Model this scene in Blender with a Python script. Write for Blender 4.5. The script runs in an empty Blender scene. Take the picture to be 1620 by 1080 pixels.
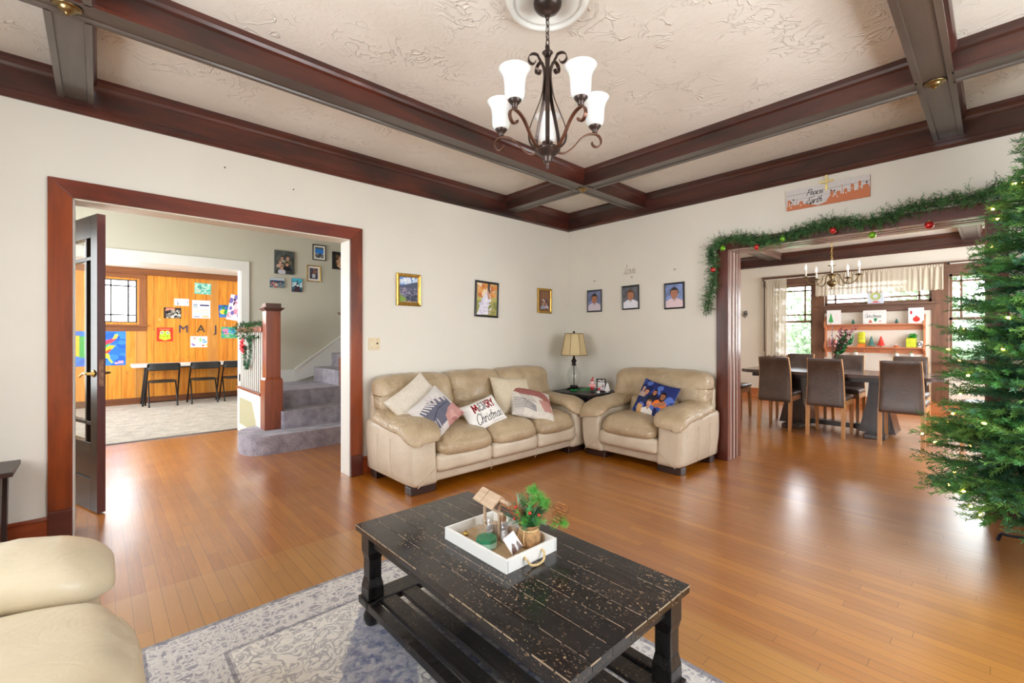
import bpy, bmesh, math, random
import numpy as np
from mathutils import Vector, Matrix, Euler, noise

S = bpy.context.scene
COL = S.collection
R_ = math.radians
PI = math.pi
rnd = random.Random(7)

# ---------------------------------------------------------------- camera
F_PX, YAW, HORIZON_Y, EYE = 708.5, 47.31, 530.9, 1.2
cam_d = bpy.data.cameras.new('camera')
cam = bpy.data.objects.new('camera', cam_d)
COL.objects.link(cam)
cam_d.sensor_width = 36
cam_d.lens = F_PX / 1620 * 36
cam_d.shift_y = (HORIZON_Y - 540) / 1620
cam_d.clip_start = 0.02
cam.location = (0, 0, EYE)
cam.rotation_euler = (PI / 2, 0, R_(YAW - 90))
S.camera = cam

# ---------------------------------------------------------------- view, world, daylight
S.view_settings.view_transform = 'Standard'
S.view_settings.look = 'None'
S.view_settings.gamma = 1
S.view_settings.use_curve_mapping = False
S.view_settings.exposure = 0.42
S.cycles.use_denoising = True
try:
    S.cycles.denoiser = 'OPENIMAGEDENOISE'
except Exception:
    pass
S.cycles.max_bounces = 10
S.cycles.diffuse_bounces = 6
S.cycles.glossy_bounces = 4
S.cycles.transmission_bounces = 8
S.cycles.transparent_max_bounces = 12
S.cycles.sample_clamp_indirect = 6
S.cycles.caustics_reflective = False
S.cycles.caustics_refractive = False

W = bpy.data.worlds.new('overcast_sky')
S.world = W
W.use_nodes = True
nt = W.node_tree
bg = nt.nodes['Background']
tc = nt.nodes.new('ShaderNodeTexCoord')
sep = nt.nodes.new('ShaderNodeSeparateXYZ')
rp = nt.nodes.new('ShaderNodeValToRGB')
nt.links.new(tc.outputs['Generated'], sep.inputs[0])
nt.links.new(sep.outputs['Z'], rp.inputs[0])
rp.color_ramp.elements[0].position = 0.0
rp.color_ramp.elements[0].color = (0.93, 0.97, 1.0, 1)
rp.color_ramp.elements[1].position = 0.7
rp.color_ramp.elements[1].color = (0.85, 0.92, 1.0, 1)
nt.links.new(rp.outputs[0], bg.inputs[0])
bg.inputs[1].default_value = 10.0


def window_light(name, loc, rot, w, h, power, col=(1, .98, .95), spread=180):
    """daylight entering at a window: an area light just outside the pane"""
    l = bpy.data.lights.new(name, 'AREA')
    l.shape = 'RECTANGLE'
    l.size, l.size_y = w, h
    l.energy = power
    l.color = col
    l.spread = R_(spread)
    o = bpy.data.objects.new(name, l)
    o.location = loc
    o.rotation_euler = rot
    COL.objects.link(o)
    return o


def portal(name, loc, rot, w, h):
    o = window_light(name, loc, rot, w, h, 1)
    o.data.cycles.is_portal = True
    return o


# rear and side windows of the living room (behind the camera)
FRONT_Y, LEFT_X = -1.25, -1.2
XW, YW = 4.44, 3.744
CEIL = 2.757
portal('portal_front', (2.1, FRONT_Y - .13, 1.45), (R_(90), 0, 0), 2.2, 1.5)
portal('portal_left', (LEFT_X - .13, 1.3, 1.45), (R_(90), 0, R_(-90)), 2.0, 1.5)
# dining room side windows, hall entry glass, unseen play room window added for light
portal('portal_dining_side', (7.1, -1.01, 1.45), (R_(90), 0, 0), 3.6, 1.5)
portal('portal_hall', (-1.43, 5.2, 1.35), (R_(90), 0, R_(-90)), 1.9, 1.9)
portal('portal_play_added', (-1.73, 8.5, 1.42), (R_(90), 0, R_(-90)), 2.6, 1.45)
portal('portal_dining_left', (9.62, 2.6, 1.47), (R_(90), 0, R_(90)), .66, 1.34)
portal('portal_dining_transom', (9.62, 1.39, 1.93), (R_(90), 0, R_(90)), 1.4, .42)
portal('portal_dining_right', (9.62, .17, 1.47), (R_(90), 0, R_(90)), .66, 1.34)


# ---------------------------------------------------------------- colours and materials
def lin(c):
    out = []
    for x in c[:3]:
        x = x / 255
        out.append(x / 12.92 if x <= .04045 else ((x + .055) / 1.055) ** 2.4)
    return tuple(out) + (1,)


def new_mat(name):
    m = bpy.data.materials.new(name)
    m.use_nodes = True
    return m, m.node_tree, m.node_tree.nodes['Principled BSDF']


def coords(nt, scale=(1, 1, 1), kind='Object', loc=(0, 0, 0), rot=(0, 0, 0)):
    t = nt.nodes.new('ShaderNodeTexCoord')
    mp = nt.nodes.new('ShaderNodeMapping')
    mp.inputs['Scale'].default_value = scale
    mp.inputs['Location'].default_value = loc
    mp.inputs['Rotation'].default_value = rot
    nt.links.new(t.outputs[kind], mp.inputs[0])
    return mp.outputs[0]


def nz(nt, vec, scale, detail=3, rough=.55, dist=0):
    n = nt.nodes.new('ShaderNodeTexNoise')
    n.inputs['Scale'].default_value = scale
    n.inputs['Detail'].default_value = detail
    n.inputs['Roughness'].default_value = rough
    n.inputs['Distortion'].default_value = dist
    if vec is not None:
        nt.links.new(vec, n.inputs['Vector'])
    return n.outputs['Fac']


def ramp(nt, fac, stops, interp='LINEAR'):
    r = nt.nodes.new('ShaderNodeValToRGB')
    r.color_ramp.interpolation = interp
    e = r.color_ramp.elements
    while len(e) < len(stops):
        e.new(.5)
    for i, (p, c) in enumerate(stops):
        e[i].position = p
        e[i].color = c if len(c) == 4 else lin(c)
    nt.links.new(fac, r.inputs[0])
    return r.outputs[0]


def mixc(nt, fac, a, b, mode='MIX'):
    m = nt.nodes.new('ShaderNodeMix')
    m.data_type = 'RGBA'
    m.blend_type = mode
    for k, v in ((0, fac), (6, a), (7, b)):
        if isinstance(v, (int, float)):
            m.inputs[k].default_value = v
        elif isinstance(v, tuple):
            m.inputs[k].default_value = v if len(v) == 4 else lin(v)
        else:
            nt.links.new(v, m.inputs[k])
    return m.outputs[2]


def mth(nt, op, a, b=None, c=None, clamp=False):
    m = nt.nodes.new('ShaderNodeMath')
    m.operation = op
    m.use_clamp = clamp
    for k, v in enumerate((a, b, c)):
        if v is None:
            continue
        if isinstance(v, (int, float)):
            m.inputs[k].default_value = v
        else:
            nt.links.new(v, m.inputs[k])
    return m.outputs[0]


def bump(nt, bs, h, strength=.3, dist=.01):
    b = nt.nodes.new('ShaderNodeBump')
    b.inputs['Strength'].default_value = strength
    b.inputs['Distance'].default_value = dist
    nt.links.new(h, b.inputs['Height'])
    nt.links.new(b.outputs[0], bs.inputs['Normal'])


def M(name, rgb, rough=.5, metal=0, var=0, vscale=4, bmp=0, bscale=80, bdist=.004, spec=.5, coat=0, trans=0, emit=None, estr=0, stretch=(1, 1, 1), alpha=1, sheen=0, sss=0):
    m, nt, b = new_mat(name)
    b.inputs['Base Color'].default_value = lin(rgb)
    b.inputs['Roughness'].default_value = rough
    b.inputs['Metallic'].default_value = metal
    b.inputs['Specular IOR Level'].default_value = spec
    b.inputs['Coat Weight'].default_value = coat
    b.inputs['Transmission Weight'].default_value = trans
    b.inputs['Alpha'].default_value = alpha
    b.inputs['Sheen Weight'].default_value = sheen
    if sss:
        b.inputs['Subsurface Weight'].default_value = sss
        b.inputs['Subsurface Scale'].default_value = .02
    if emit:
        b.inputs['Emission Color'].default_value = lin(emit)
        b.inputs['Emission Strength'].default_value = estr
    v = coords(nt, stretch)
    n = nz(nt, v, vscale, 4)
    if var:
        lo = tuple(max(0, x * (1 - var)) for x in rgb)
        hi = tuple(min(255, x * (1 + var)) for x in rgb)
        nt.links.new(ramp(nt, n, [(.3, lo), (.7, hi)]), b.inputs['Base Color'])
    if bmp:
        bump(nt, b, nz(nt, v, bscale, 3), bmp, bdist)
    return m


def wood(name, c1, c2, axis='x', scale=14, rough=.35, coat=0, bmp=.08, dark=None, spec=.5, along=.08):
    """wood grain running along a local axis"""
    m, nt, b = new_mat(name)
    s = [1, 1, 1]
    s['xyz'.index(axis)] = along
    v = coords(nt, tuple(s))
    g = nz(nt, v, scale, 6, .65, .6)
    col = ramp(nt, g, [(.28, c1), (.7, c2)])
    if dark:
        v2 = coords(nt, tuple(.25 if q < 1 else 1 for q in s))
        g2 = nz(nt, v2, 5, 4, .6, .3)
        col = mixc(nt, ramp(nt, g2, [(.42, (0, 0, 0, 1)), (.72, (1, 1, 1, 1))]), col, dark)
    nt.links.new(col, b.inputs['Base Color'])
    b.inputs['Roughness'].default_value = rough
    b.inputs['Coat Weight'].default_value = coat
    b.inputs['Coat Roughness'].default_value = .15
    b.inputs['Specular IOR Level'].default_value = spec
    bump(nt, b, g, bmp, .004)
    return m


def mat_plaster():
    m, nt, b = new_mat('ceiling_plaster')
    v = coords(nt, (1, 1, 1))
    n = nz(nt, v, 5.5, 2.5, .5, 2.2)
    d = mth(nt, 'ABSOLUTE', mth(nt, 'SUBTRACT', n, .5))
    ridge = ramp(nt, d, [(0.0, (1, 1, 1, 1)), (.03, (0, 0, 0, 1))])
    n2 = nz(nt, v, 3.3, 2)
    mask = ramp(nt, n2, [(.48, (0, 0, 0, 1)), (.6, (1, 1, 1, 1))])
    h = mth(nt, 'MULTIPLY', ridge, mask)
    h = mth(nt, 'ADD', h, mth(nt, 'MULTIPLY', nz(nt, v, 22, 5, .6, .8), .5))
    bump(nt, b, h, .55, .012)
    nt.links.new(ramp(nt, nz(nt, v, 1.6, 3), [(.3, (222, 214, 202)), (.7, (235, 229, 220))]), b.inputs['Base Color'])
    b.inputs['Roughness'].default_value = .75
    return m


def mat_paint(name, rgb, rough=.55, var=.012):
    m, nt, b = new_mat(name)
    v = coords(nt)
    lo = tuple(x * (1 - var) for x in rgb)
    hi = tuple(min(255, x * (1 + var)) for x in rgb)
    nt.links.new(ramp(nt, nz(nt, v, 1.3, 4), [(.35, lo), (.65, hi)]), b.inputs['Base Color'])
    b.inputs['Roughness'].default_value = rough
    bump(nt, b, nz(nt, v, 35, 4), .05, .004)
    return m


def mat_floor():
    m, nt, b = new_mat('oak_strip_floor')
    t = nt.nodes.new('ShaderNodeTexCoord')
    s = nt.nodes.new('ShaderNodeSeparateXYZ')
    nt.links.new(t.outputs['Object'], s.inputs[0])
    c = nt.nodes.new('ShaderNodeCombineXYZ')
    row = nt.nodes.new('ShaderNodeTexWhiteNoise')
    row.noise_dimensions = '1D'
    nt.links.new(mth(nt, 'FLOOR', mth(nt, 'DIVIDE', s.outputs['X'], .054)), row.inputs['W'])
    nt.links.new(mth(nt, 'MULTIPLY_ADD', row.outputs['Value'], 7.3, s.outputs['Y']), c.inputs['X'])
    nt.links.new(s.outputs['X'], c.inputs['Y'])
    br = nt.nodes.new('ShaderNodeTexBrick')
    nt.links.new(c.outputs[0], br.inputs['Vector'])
    br.inputs['Scale'].default_value = 1
    br.inputs['Brick Width'].default_value = 1.1
    br.inputs['Row Height'].default_value = .054
    br.inputs['Mortar Size'].default_value = .0011
    br.inputs['Mortar Smooth'].default_value = .3
    br.offset = 0
    br.inputs['Color1'].default_value = (0, 0, 0, 1)
    br.inputs['Color2'].default_value = (1, 1, 1, 1)
    br.inputs['Mortar'].default_value = (.5, .5, .5, 1)
    board = ramp(nt, br.outputs['Color'], [(0, (152, 80, 0)), (.35, (166, 94, 4)), (.7, (174, 102, 6)), (1, (188, 116, 14))])
    gv = coords(nt, (1, .06, 1))
    grain = nz(nt, gv, 70, 6, .7, .5)
    col = mixc(nt, .3, board, ramp(nt, grain, [(.3, (96, 42, 0)), (.7, (198, 128, 24))]), 'MIX')
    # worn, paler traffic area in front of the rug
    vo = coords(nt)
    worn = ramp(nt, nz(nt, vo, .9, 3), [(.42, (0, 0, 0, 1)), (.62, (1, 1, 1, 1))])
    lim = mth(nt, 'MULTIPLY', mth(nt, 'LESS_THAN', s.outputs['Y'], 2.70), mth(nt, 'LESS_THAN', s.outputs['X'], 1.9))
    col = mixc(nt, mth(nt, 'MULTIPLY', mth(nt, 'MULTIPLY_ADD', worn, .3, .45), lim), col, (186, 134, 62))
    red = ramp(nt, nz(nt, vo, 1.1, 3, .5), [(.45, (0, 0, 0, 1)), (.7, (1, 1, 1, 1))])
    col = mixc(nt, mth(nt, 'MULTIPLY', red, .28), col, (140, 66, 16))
    # lane between the rug and the dining room: scuffs plus window glare painted in
    glare_scuff = mth(nt, 'ADD', mth(nt, 'MULTIPLY_ADD', s.outputs['Y'], -.75, .55), mth(nt, 'MULTIPLY', nz(nt, vo, 1.1, 1), .9), clamp=True)
    glare_scuff = mth(nt, 'MULTIPLY', glare_scuff, mth(nt, 'GREATER_THAN', s.outputs['X'], 1.0))
    col = mixc(nt, mth(nt, 'MULTIPLY', glare_scuff, .40), col, (208, 156, 96))
    col = mixc(nt, mth(nt, 'MULTIPLY', br.outputs['Fac'], .75), col, (70, 36, 14))
    nt.links.new(col, b.inputs['Base Color'])
    nt.links.new(ramp(nt, nz(nt, vo, 2.5, 4), [(.3, (.28, .28, .28, 1)), (.75, (.42, .42, .42, 1))]), b.inputs['Roughness'])
    b.inputs['Coat Weight'].default_value = 1.0
    b.inputs['Coat Roughness'].default_value = .24
    b.inputs['Coat IOR'].default_value = 1.62
    b.inputs['Specular IOR Level'].default_value = .8
    h = mth(nt, 'SUBTRACT', mth(nt, 'MULTIPLY', grain, .25), br.outputs['Fac'])
    h = mth(nt, 'ADD', h, mth(nt, 'MULTIPLY', br.outputs['Color'], .12))
    bump(nt, b, h, .25, .0025)
    return m


def mat_carpet(name, c1, c2, scale=140, patch=3, dist=.01, strength=.8):
    m, nt, b = new_mat(name)
    v = coords(nt)
    f = nz(nt, v, scale, 4, .7)
    p = nz(nt, v, patch, 4, .6)
    k = mth(nt, 'ADD', mth(nt, 'MULTIPLY', f, .6), mth(nt, 'MULTIPLY', p, .4))
    nt.links.new(ramp(nt, k, [(.36, c1), (.64, c2)]), b.inputs['Base Color'])
    b.inputs['Roughness'].default_value = .95
    b.inputs['Sheen Weight'].default_value = .25
    b.inputs['Specular IOR Level'].default_value = .15
    bump(nt, b, f, strength, dist)
    return m


def mat_leather(name, rgb, dark, wr=.5):
    m, nt, b = new_mat(name)
    v = coords(nt)
    n = nz(nt, v, 5, 5, .6, .4)
    nt.links.new(ramp(nt, n, [(.3, dark), (.66, rgb)]), b.inputs['Base Color'])
    nt.links.new(ramp(nt, n, [(.3, (.28, .28, .28, 1)), (.7, (.42, .42, .42, 1))]), b.inputs['Roughness'])
    g = nt.nodes.new('ShaderNodeTexVoronoi')
    g.inputs['Scale'].default_value = 260
    nt.links.new(v, g.inputs['Vector'])
    wn = nz(nt, coords(nt, (1, .45, 1)), 9, 3, .5, 1.6)
    crease = mth(nt, 'ABSOLUTE', mth(nt, 'SUBTRACT', wn, .5))
    crease = mth(nt, 'MULTIPLY', mth(nt, 'MINIMUM', crease, .08), 10 * wr)
    w2 = nz(nt, coords(nt, (1, .5, 1)), 21, 3, .55, 1.2)
    c2 = mth(nt, 'MULTIPLY', mth(nt, 'MINIMUM', mth(nt, 'ABSOLUTE', mth(nt, 'SUBTRACT', w2, .5)), .06), 5 * wr)
    h = mth(nt, 'ADD', mth(nt, 'ADD', crease, c2), mth(nt, 'MULTIPLY', g.outputs['Distance'], .012))
    b.inputs['Coat Weight'].default_value = .22
    b.inputs['Coat Roughness'].default_value = .22
    bump(nt, b, h, .45, .012)
    return m


def mat_vcol(name, rough=.5, spec=.4, bmp=0, bscale=200, coat=0):
    m, nt, b = new_mat(name)
    a = nt.nodes.new('ShaderNodeVertexColor')
    a.layer_name = 'Col'
    nt.links.new(a.outputs['Color'], b.inputs['Base Color'])
    b.inputs['Roughness'].default_value = rough
    b.inputs['Specular IOR Level'].default_value = spec
    b.inputs['Coat Weight'].default_value = coat
    if bmp:
        bump(nt, b, nz(nt, coords(nt), bscale, 3), bmp, .002)
    return m


def mat_glass(name, rough=0.0, tint=(1, 1, 1)):
    """clear pane: transparent with a faint gloss"""
    m = bpy.data.materials.new(name)
    m.use_nodes = True
    nt = m.node_tree
    nt.nodes.clear()
    out = nt.nodes.new('ShaderNodeOutputMaterial')
    tr = nt.nodes.new('ShaderNodeBsdfTransparent')
    tr.inputs[0].default_value = tint + (1,)
    gl = nt.nodes.new('ShaderNodeBsdfGlossy')
    gl.inputs['Roughness'].default_value = rough + .02
    lw = nt.nodes.new('ShaderNodeLayerWeight')
    lw.inputs[0].default_value = .2
    fr = nt.nodes.new('ShaderNodeMath')
    fr.operation = 'MULTIPLY_ADD'
    fr.inputs[1].default_value = .45
    fr.inputs[2].default_value = .04
    nt.links.new(lw.outputs['Facing'], fr.inputs[0])
    mx = nt.nodes.new('ShaderNodeMixShader')
    nt.links.new(fr.outputs[0], mx.inputs[0])
    nt.links.new(tr.outputs[0], mx.inputs[1])
    nt.links.new(gl.outputs[0], mx.inputs[2])
    nt.links.new(mx.outputs[0], out.inputs[0])
    return m


def mat_cloth_sheer(name, rgb, t=.45):
    m = bpy.data.materials.new(name)
    m.use_nodes = True
    nt = m.node_tree
    nt.nodes.clear()
    out = nt.nodes.new('ShaderNodeOutputMaterial')
    d = nt.nodes.new('ShaderNodeBsdfDiffuse')
    d.inputs[0].default_value = lin(rgb)
    tl = nt.nodes.new('ShaderNodeBsdfTranslucent')
    tl.inputs[0].default_value = lin(rgb)
    tr = nt.nodes.new('ShaderNodeBsdfTransparent')
    m1 = nt.nodes.new('ShaderNodeMixShader')
    m1.inputs[0].default_value = t
    m2 = nt.nodes.new('ShaderNodeMixShader')
    m2.inputs[0].default_value = .03
    nt.links.new(d.outputs[0], m1.inputs[1])
    nt.links.new(tl.outputs[0], m1.inputs[2])
    nt.links.new(m1.outputs[0], m2.inputs[1])
    nt.links.new(tr.outputs[0], m2.inputs[2])
    nt.links.new(m2.outputs[0], out.inputs[0])
    return m


def mat_distressed(name, base=(30, 28, 28), chip=(176, 148, 112), axis='y', amount=.62, rough=.28):
    """black paint rubbed through to tan wood"""
    m, nt, b = new_mat(name)
    s = [1, 1, 1]
    s['xyz'.index(axis)] = .6
    v = coords(nt, tuple(s))
    v0 = coords(nt)
    chips = ramp(nt, nz(nt, v, 150, 4, .6, .6), [(amount, (0, 0, 0, 1)), (amount + .03, (1, 1, 1, 1))])
    where = ramp(nt, nz(nt, v0, 4.5, 3, .6), [(.42, (0, 0, 0, 1)), (.6, (1, 1, 1, 1))])
    c = mth(nt, 'MULTIPLY', chips, where)
    s2 = [1, 1, 1]
    s2['xyz'.index(axis)] = .05
    st = ramp(nt, nz(nt, coords(nt, tuple(s2)), 60, 5, .7), [(.35, (18, 16, 16)), (.75, tuple(x * 1.75 for x in base))])
    col = mixc(nt, mth(nt, 'MULTIPLY', c, .9), st, chip)
    br = ramp(nt, nz(nt, v0, 3, 4), [(.5, (0, 0, 0, 1)), (.75, (1, 1, 1, 1))])
    col = mixc(nt, mth(nt, 'MULTIPLY', br, .22), col, (92, 62, 42))
    nt.links.new(col, b.inputs['Base Color'])
    nt.links.new(ramp(nt, nz(nt, v0, 8, 4), [(.3, (rough - .06,) * 3 + (1,)), (.75, (rough + .14,) * 3 + (1,))]), b.inputs['Roughness'])
    bump(nt, b, mth(nt, 'SUBTRACT', nz(nt, coords(nt, tuple(s2)), 60, 5, .7), c), .2, .002)
    return m


def mat_pine():
    m, nt, b = new_mat('knotty_pine_boards')
    v = coords(nt, (1, 1, .07))
    g = nz(nt, v, 26, 6, .6, .8)
    col = ramp(nt, g, [(.3, (196, 112, 22)), (.7, (236, 162, 54))])
    t = nt.nodes.new('ShaderNodeTexCoord')
    s = nt.nodes.new('ShaderNodeSeparateXYZ')
    nt.links.new(t.outputs['Object'], s.inputs[0])
    # alternating wide and narrow boards: .30 m repeat
    x = mth(nt, 'DIVIDE', s.outputs['X'], .61)
    fr = mth(nt, 'FRACT', mth(nt, 'ADD', x, 10))
    l1 = mth(nt, 'LESS_THAN', mth(nt, 'ABSOLUTE', mth(nt, 'SUBTRACT', fr, .02)), .006)
    l2 = mth(nt, 'LESS_THAN', mth(nt, 'ABSOLUTE', mth(nt, 'SUBTRACT', fr, .18)), .006)
    l3 = mth(nt, 'LESS_THAN', mth(nt, 'ABSOLUTE', mth(nt, 'SUBTRACT', fr, .46)), .006)
    l4 = mth(nt, 'LESS_THAN', mth(nt, 'ABSOLUTE', mth(nt, 'SUBTRACT', fr, .80)), .006)
    line = mth(nt, 'MAXIMUM', mth(nt, 'MAXIMUM', l1, l2), mth(nt, 'MAXIMUM', l3, l4))
    # whole boards that are greyer
    cell = mth(nt, 'FLOOR', mth(nt, 'MULTIPLY', mth(nt, 'ADD', x, 10), 4))
    wn = nt.nodes.new('ShaderNodeTexWhiteNoise')
    wn.noise_dimensions = '1D'
    nt.links.new(cell, wn.inputs['W'])
    grey = mth(nt, 'MULTIPLY', ramp(nt, wn.outputs['Value'], [(.68, (0, 0, 0, 1)), (.78, (1, 1, 1, 1))]), .4)
    col = mixc(nt, grey, col, (178, 138, 84))
    vk = nt.nodes.new('ShaderNodeTexVoronoi')
    vk.inputs['Scale'].default_value = 3.2
    nt.links.new(coords(nt, (2.2, 1, 1)), vk.inputs['Vector'])
    knot = ramp(nt, vk.outputs['Distance'], [(.03, (1, 1, 1, 1)), (.09, (0, 0, 0, 1))])
    col = mixc(nt, mth(nt, 'MULTIPLY', knot, .7), col, (104, 52, 12))
    col = mixc(nt, mth(nt, 'MULTIPLY', line, .75), col, (104, 56, 14))
    nt.links.new(col, b.inputs['Base Color'])
    b.inputs['Roughness'].default_value = .38
    bump(nt, b, mth(nt, 'SUBTRACT', mth(nt, 'MULTIPLY', g, .1), line), .5, .006)
    return m


def mat_rug():
    m, nt, b = new_mat('faded_medallion_rug')
    t = nt.nodes.new('ShaderNodeTexCoord')
    s = nt.nodes.new('ShaderNodeSeparateXYZ')
    nt.links.new(t.outputs['Object'], s.inputs[0])
    ax = mth(nt, 'ABSOLUTE', s.outputs['X'])
    ay = mth(nt, 'ABSOLUTE', s.outputs['Y'])
    cm = nt.nodes.new('ShaderNodeCombineXYZ')
    nt.links.new(ax, cm.inputs[0])
    nt.links.new(ay, cm.inputs[1])
    mv = cm.outputs[0]
    HX, HY = .74, 1.16
    # distance in from the nearest edge
    e = mth(nt, 'MINIMUM', mth(nt, 'SUBTRACT', HX, ax), mth(nt, 'SUBTRACT', HY, ay))
    orn = nt.nodes.new('ShaderNodeTexVoronoi')
    orn.feature = 'DISTANCE_TO_EDGE'
    orn.inputs['Scale'].default_value = 21
    nt.links.new(mv, orn.inputs['Vector'])
    swirl = nz(nt, mv, 15, 2, .5, 2.2)
    motif = mth(nt, 'MULTIPLY', ramp(nt, mth(nt, 'ABSOLUTE', mth(nt, 'SUBTRACT', swirl, .5)), [(.03, (1, 1, 1, 1)), (.075, (0, 0, 0, 1))]),
                1.0)
    lines = ramp(nt, orn.outputs['Distance'], [(.04, (1, 1, 1, 1)), (.1, (0, 0, 0, 1))])
    base = (244, 240, 232)
    grey = (128, 124, 138)
    blue = (92, 106, 150)
    field = mixc(nt, mth(nt, 'MULTIPLY', motif, .55), base, grey)
    # blue lozenge medallion with a pale heart
    dia = mth(nt, 'ADD', mth(nt, 'DIVIDE', ax, .56), mth(nt, 'DIVIDE', ay, .86))
    dia = mth(nt, 'ADD', dia, mth(nt, 'MULTIPLY', mth(nt, 'SUBTRACT', nz(nt, mv, 9, 2), .5), .25))
    inblue = ramp(nt, dia, [(.0, (0, 0, 0, 1)), (.42, (0, 0, 0, 1)), (.44, (1, 1, 1, 1)), (.98, (1, 1, 1, 1)), (1.0, (0, 0, 0, 1))])
    bcol = mixc(nt, ramp(nt, nz(nt, mv, 26, 3, .6, 1), [(.42, (0, 0, 0, 1)), (.6, (1, 1, 1, 1))]), blue, (178, 178, 190))
    field = mixc(nt, mth(nt, 'MULTIPLY', inblue, .85), field, bcol)
    inheart = mth(nt, 'LESS_THAN', dia, .40)
    field = mixc(nt, mth(nt, 'MULTIPLY', mth(nt, 'MULTIPLY', inheart, lines), .7), field, (128, 124, 138))
    border = mixc(nt, mth(nt, 'MAXIMUM', mth(nt, 'MULTIPLY', lines, .7), mth(nt, 'MULTIPLY', motif, .9)), (160, 156, 164), (232, 228, 222))
    inb = mth(nt, 'LESS_THAN', e, .26)
    col = mixc(nt, inb, field, border)
    for a, w, c in ((.012, .012, (120, 116, 128)), (.06, .006, (220, 214, 208)), (.085, .005, (220, 214, 208)), (.215, .006, (222, 216, 210)), (.245, .007, (120, 116, 128))):
        st = mth(nt, 'LESS_THAN', mth(nt, 'ABSOLUTE', mth(nt, 'SUBTRACT', e, a)), w)
        col = mixc(nt, mth(nt, 'MULTIPLY', st, .8), col, c)
    # distressing
    v = coords(nt)
    wear = ramp(nt, nz(nt, v, 14, 6, .75), [(.44, (0, 0, 0, 1)), (.62, (1, 1, 1, 1))])
    col = mixc(nt, mth(nt, 'MULTIPLY', wear, .4), col, (230, 225, 216))
    dk = ramp(nt, nz(nt, coords(nt, (1, 1, 1), loc=(3, 1, 0)), 20, 5, .8), [(.6, (0, 0, 0, 1)), (.7, (1, 1, 1, 1))])
    col = mixc(nt, mth(nt, 'MULTIPLY', dk, .7), col, (84, 84, 112))
    nt.links.new(col, b.inputs['Base Color'])
    b.inputs['Roughness'].default_value = .9
    b.inputs['Specular IOR Level'].default_value = .2
    bump(nt, b, nz(nt, v, 300, 3), .5, .003)
    return m


WALL = mat_paint('living_wall_paint', (223, 218, 206))
WALLD = mat_paint('dining_wall_paint', (228, 221, 208))
WALLG = mat_paint('hall_wall_paint', (200, 197, 180))
WHITE = mat_paint('white_trim_paint', (228, 228, 222), .35)
CREAM = mat_paint('cream_trim_paint', (216, 205, 186), .4)
PLASTER = mat_plaster()
FLOOR = mat_floor()
PINE = mat_pine()
BERBER = mat_carpet('beige_berber_carpet', (138, 128, 114), (204, 194, 178), 60, 6, .012, 1)
GREYC = mat_carpet('grey_stair_carpet', (112, 106, 118), (200, 192, 202), 100, 9, .012, 1)
MAHX = wood('mahogany_along_x', (98, 34, 16), (134, 54, 26), 'x', 12, .28, .3, dark=(66, 24, 14))
MAHY = wood('mahogany_along_y', (78, 34, 24), (108, 50, 36), 'y', 12, .28, .3, dark=(48, 22, 18))
MAHZ = wood('mahogany_along_z', (114, 43, 12), (150, 68, 22), 'z', 12, .28, .3, dark=(60, 20, 12))
MAHB = wood('mahogany_plinth', (72, 30, 24), (92, 42, 32), 'x', 12, .3, .3)
MAHD = wood('dining_casing_wood', (78, 34, 24), (108, 50, 36), 'z', 12, .28, .3, dark=(56, 26, 20))
BEAMX = wood('beam_wood_x', (66, 28, 20), (96, 42, 28), 'x', 9, .34, .5, dark=(38, 22, 20), along=.15)
BEAMY = wood('beam_wood_y', (58, 30, 24), (84, 44, 34), 'y', 9, .34, .5, dark=(34, 22, 20), along=.15)
SOFX = wood('glare_soffit_x', (66, 54, 46), (88, 75, 65), 'x', 16, .4, .35, bmp=.05)  # beam undersides: grey sheen off the bright floor put into the colour
SOFY = wood('glare_soffit_y', (70, 61, 54), (94, 84, 76), 'y', 16, .4, .35, bmp=.05)
OAKD = wood('dark_window_oak', (92, 62, 46), (132, 92, 68), 'z', 20, .4, 0)
OAKDY = wood('dark_window_oak_y', (86, 60, 48), (126, 92, 74), 'y', 20, .4, 0)
OAKP = wood('play_window_oak', (118, 68, 34), (160, 98, 50), 'z', 22, .4, 0)
OAKPX = wood('play_window_oak_x', (104, 56, 28), (150, 90, 44), 'x', 22, .4, 0)
BLACKDOOR = wood('dark_door_stain', (30, 22, 18), (50, 38, 30), 'z', 12, .26, .0, spec=.1)
BRASS = M('aged_brass', (150, 130, 92), .28, 1, .1)
BRASSL = M('polished_brass', (206, 176, 104), .2, 1)
BRONZE = M('oil_rubbed_bronze', (74, 62, 58), .34, .75, .18, 12)
COPPER = M('copper_highlight', (112, 80, 66), .32, .8, .15, 20)
GLASS = mat_glass('clear_glass')
MILK = M('milk_glass', (240, 240, 238), .2, sss=.2)
BLACKP = M('black_plastic', (26, 26, 27), .4, var=.1)
BLACKM = M('black_metal', (30, 30, 32), .35, .4)
BLACKL = mat_distressed('distressed_black_paint_y', axis='y', rough=.34)
BLACKZ = mat_distressed('distressed_black_paint_z', axis='z', amount=.7)
BLACKX = mat_distressed('distressed_black_paint_x', axis='x', amount=.66)
CHIPPED = M('rubbed_wood_edge', (158, 138, 114), .5, var=.15, vscale=40)
LEATH = mat_leather('tan_leather_cushion', (193, 171, 138), (164, 141, 109), .9)
LEATHB = mat_leather('pale_leather_body', (212, 198, 176), (196, 180, 156), .15)
LEATHC = mat_leather('cream_leather', (214, 200, 172), (202, 187, 156), .1)
DARKW = M('espresso_wood', (46, 26, 20), .35, var=.2)
CHROME = M('chrome', (200, 200, 200), .15, 1)
IVORY = M('ivory_plastic', (222, 206, 170), .4)
STEEL = M('grey_metal', (120, 120, 122), .35, .8)
VCOL = mat_vcol('printed_picture', .4, coat=.15)
VFAB = mat_vcol('printed_fabric', .85, .2, .4, 500)
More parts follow.
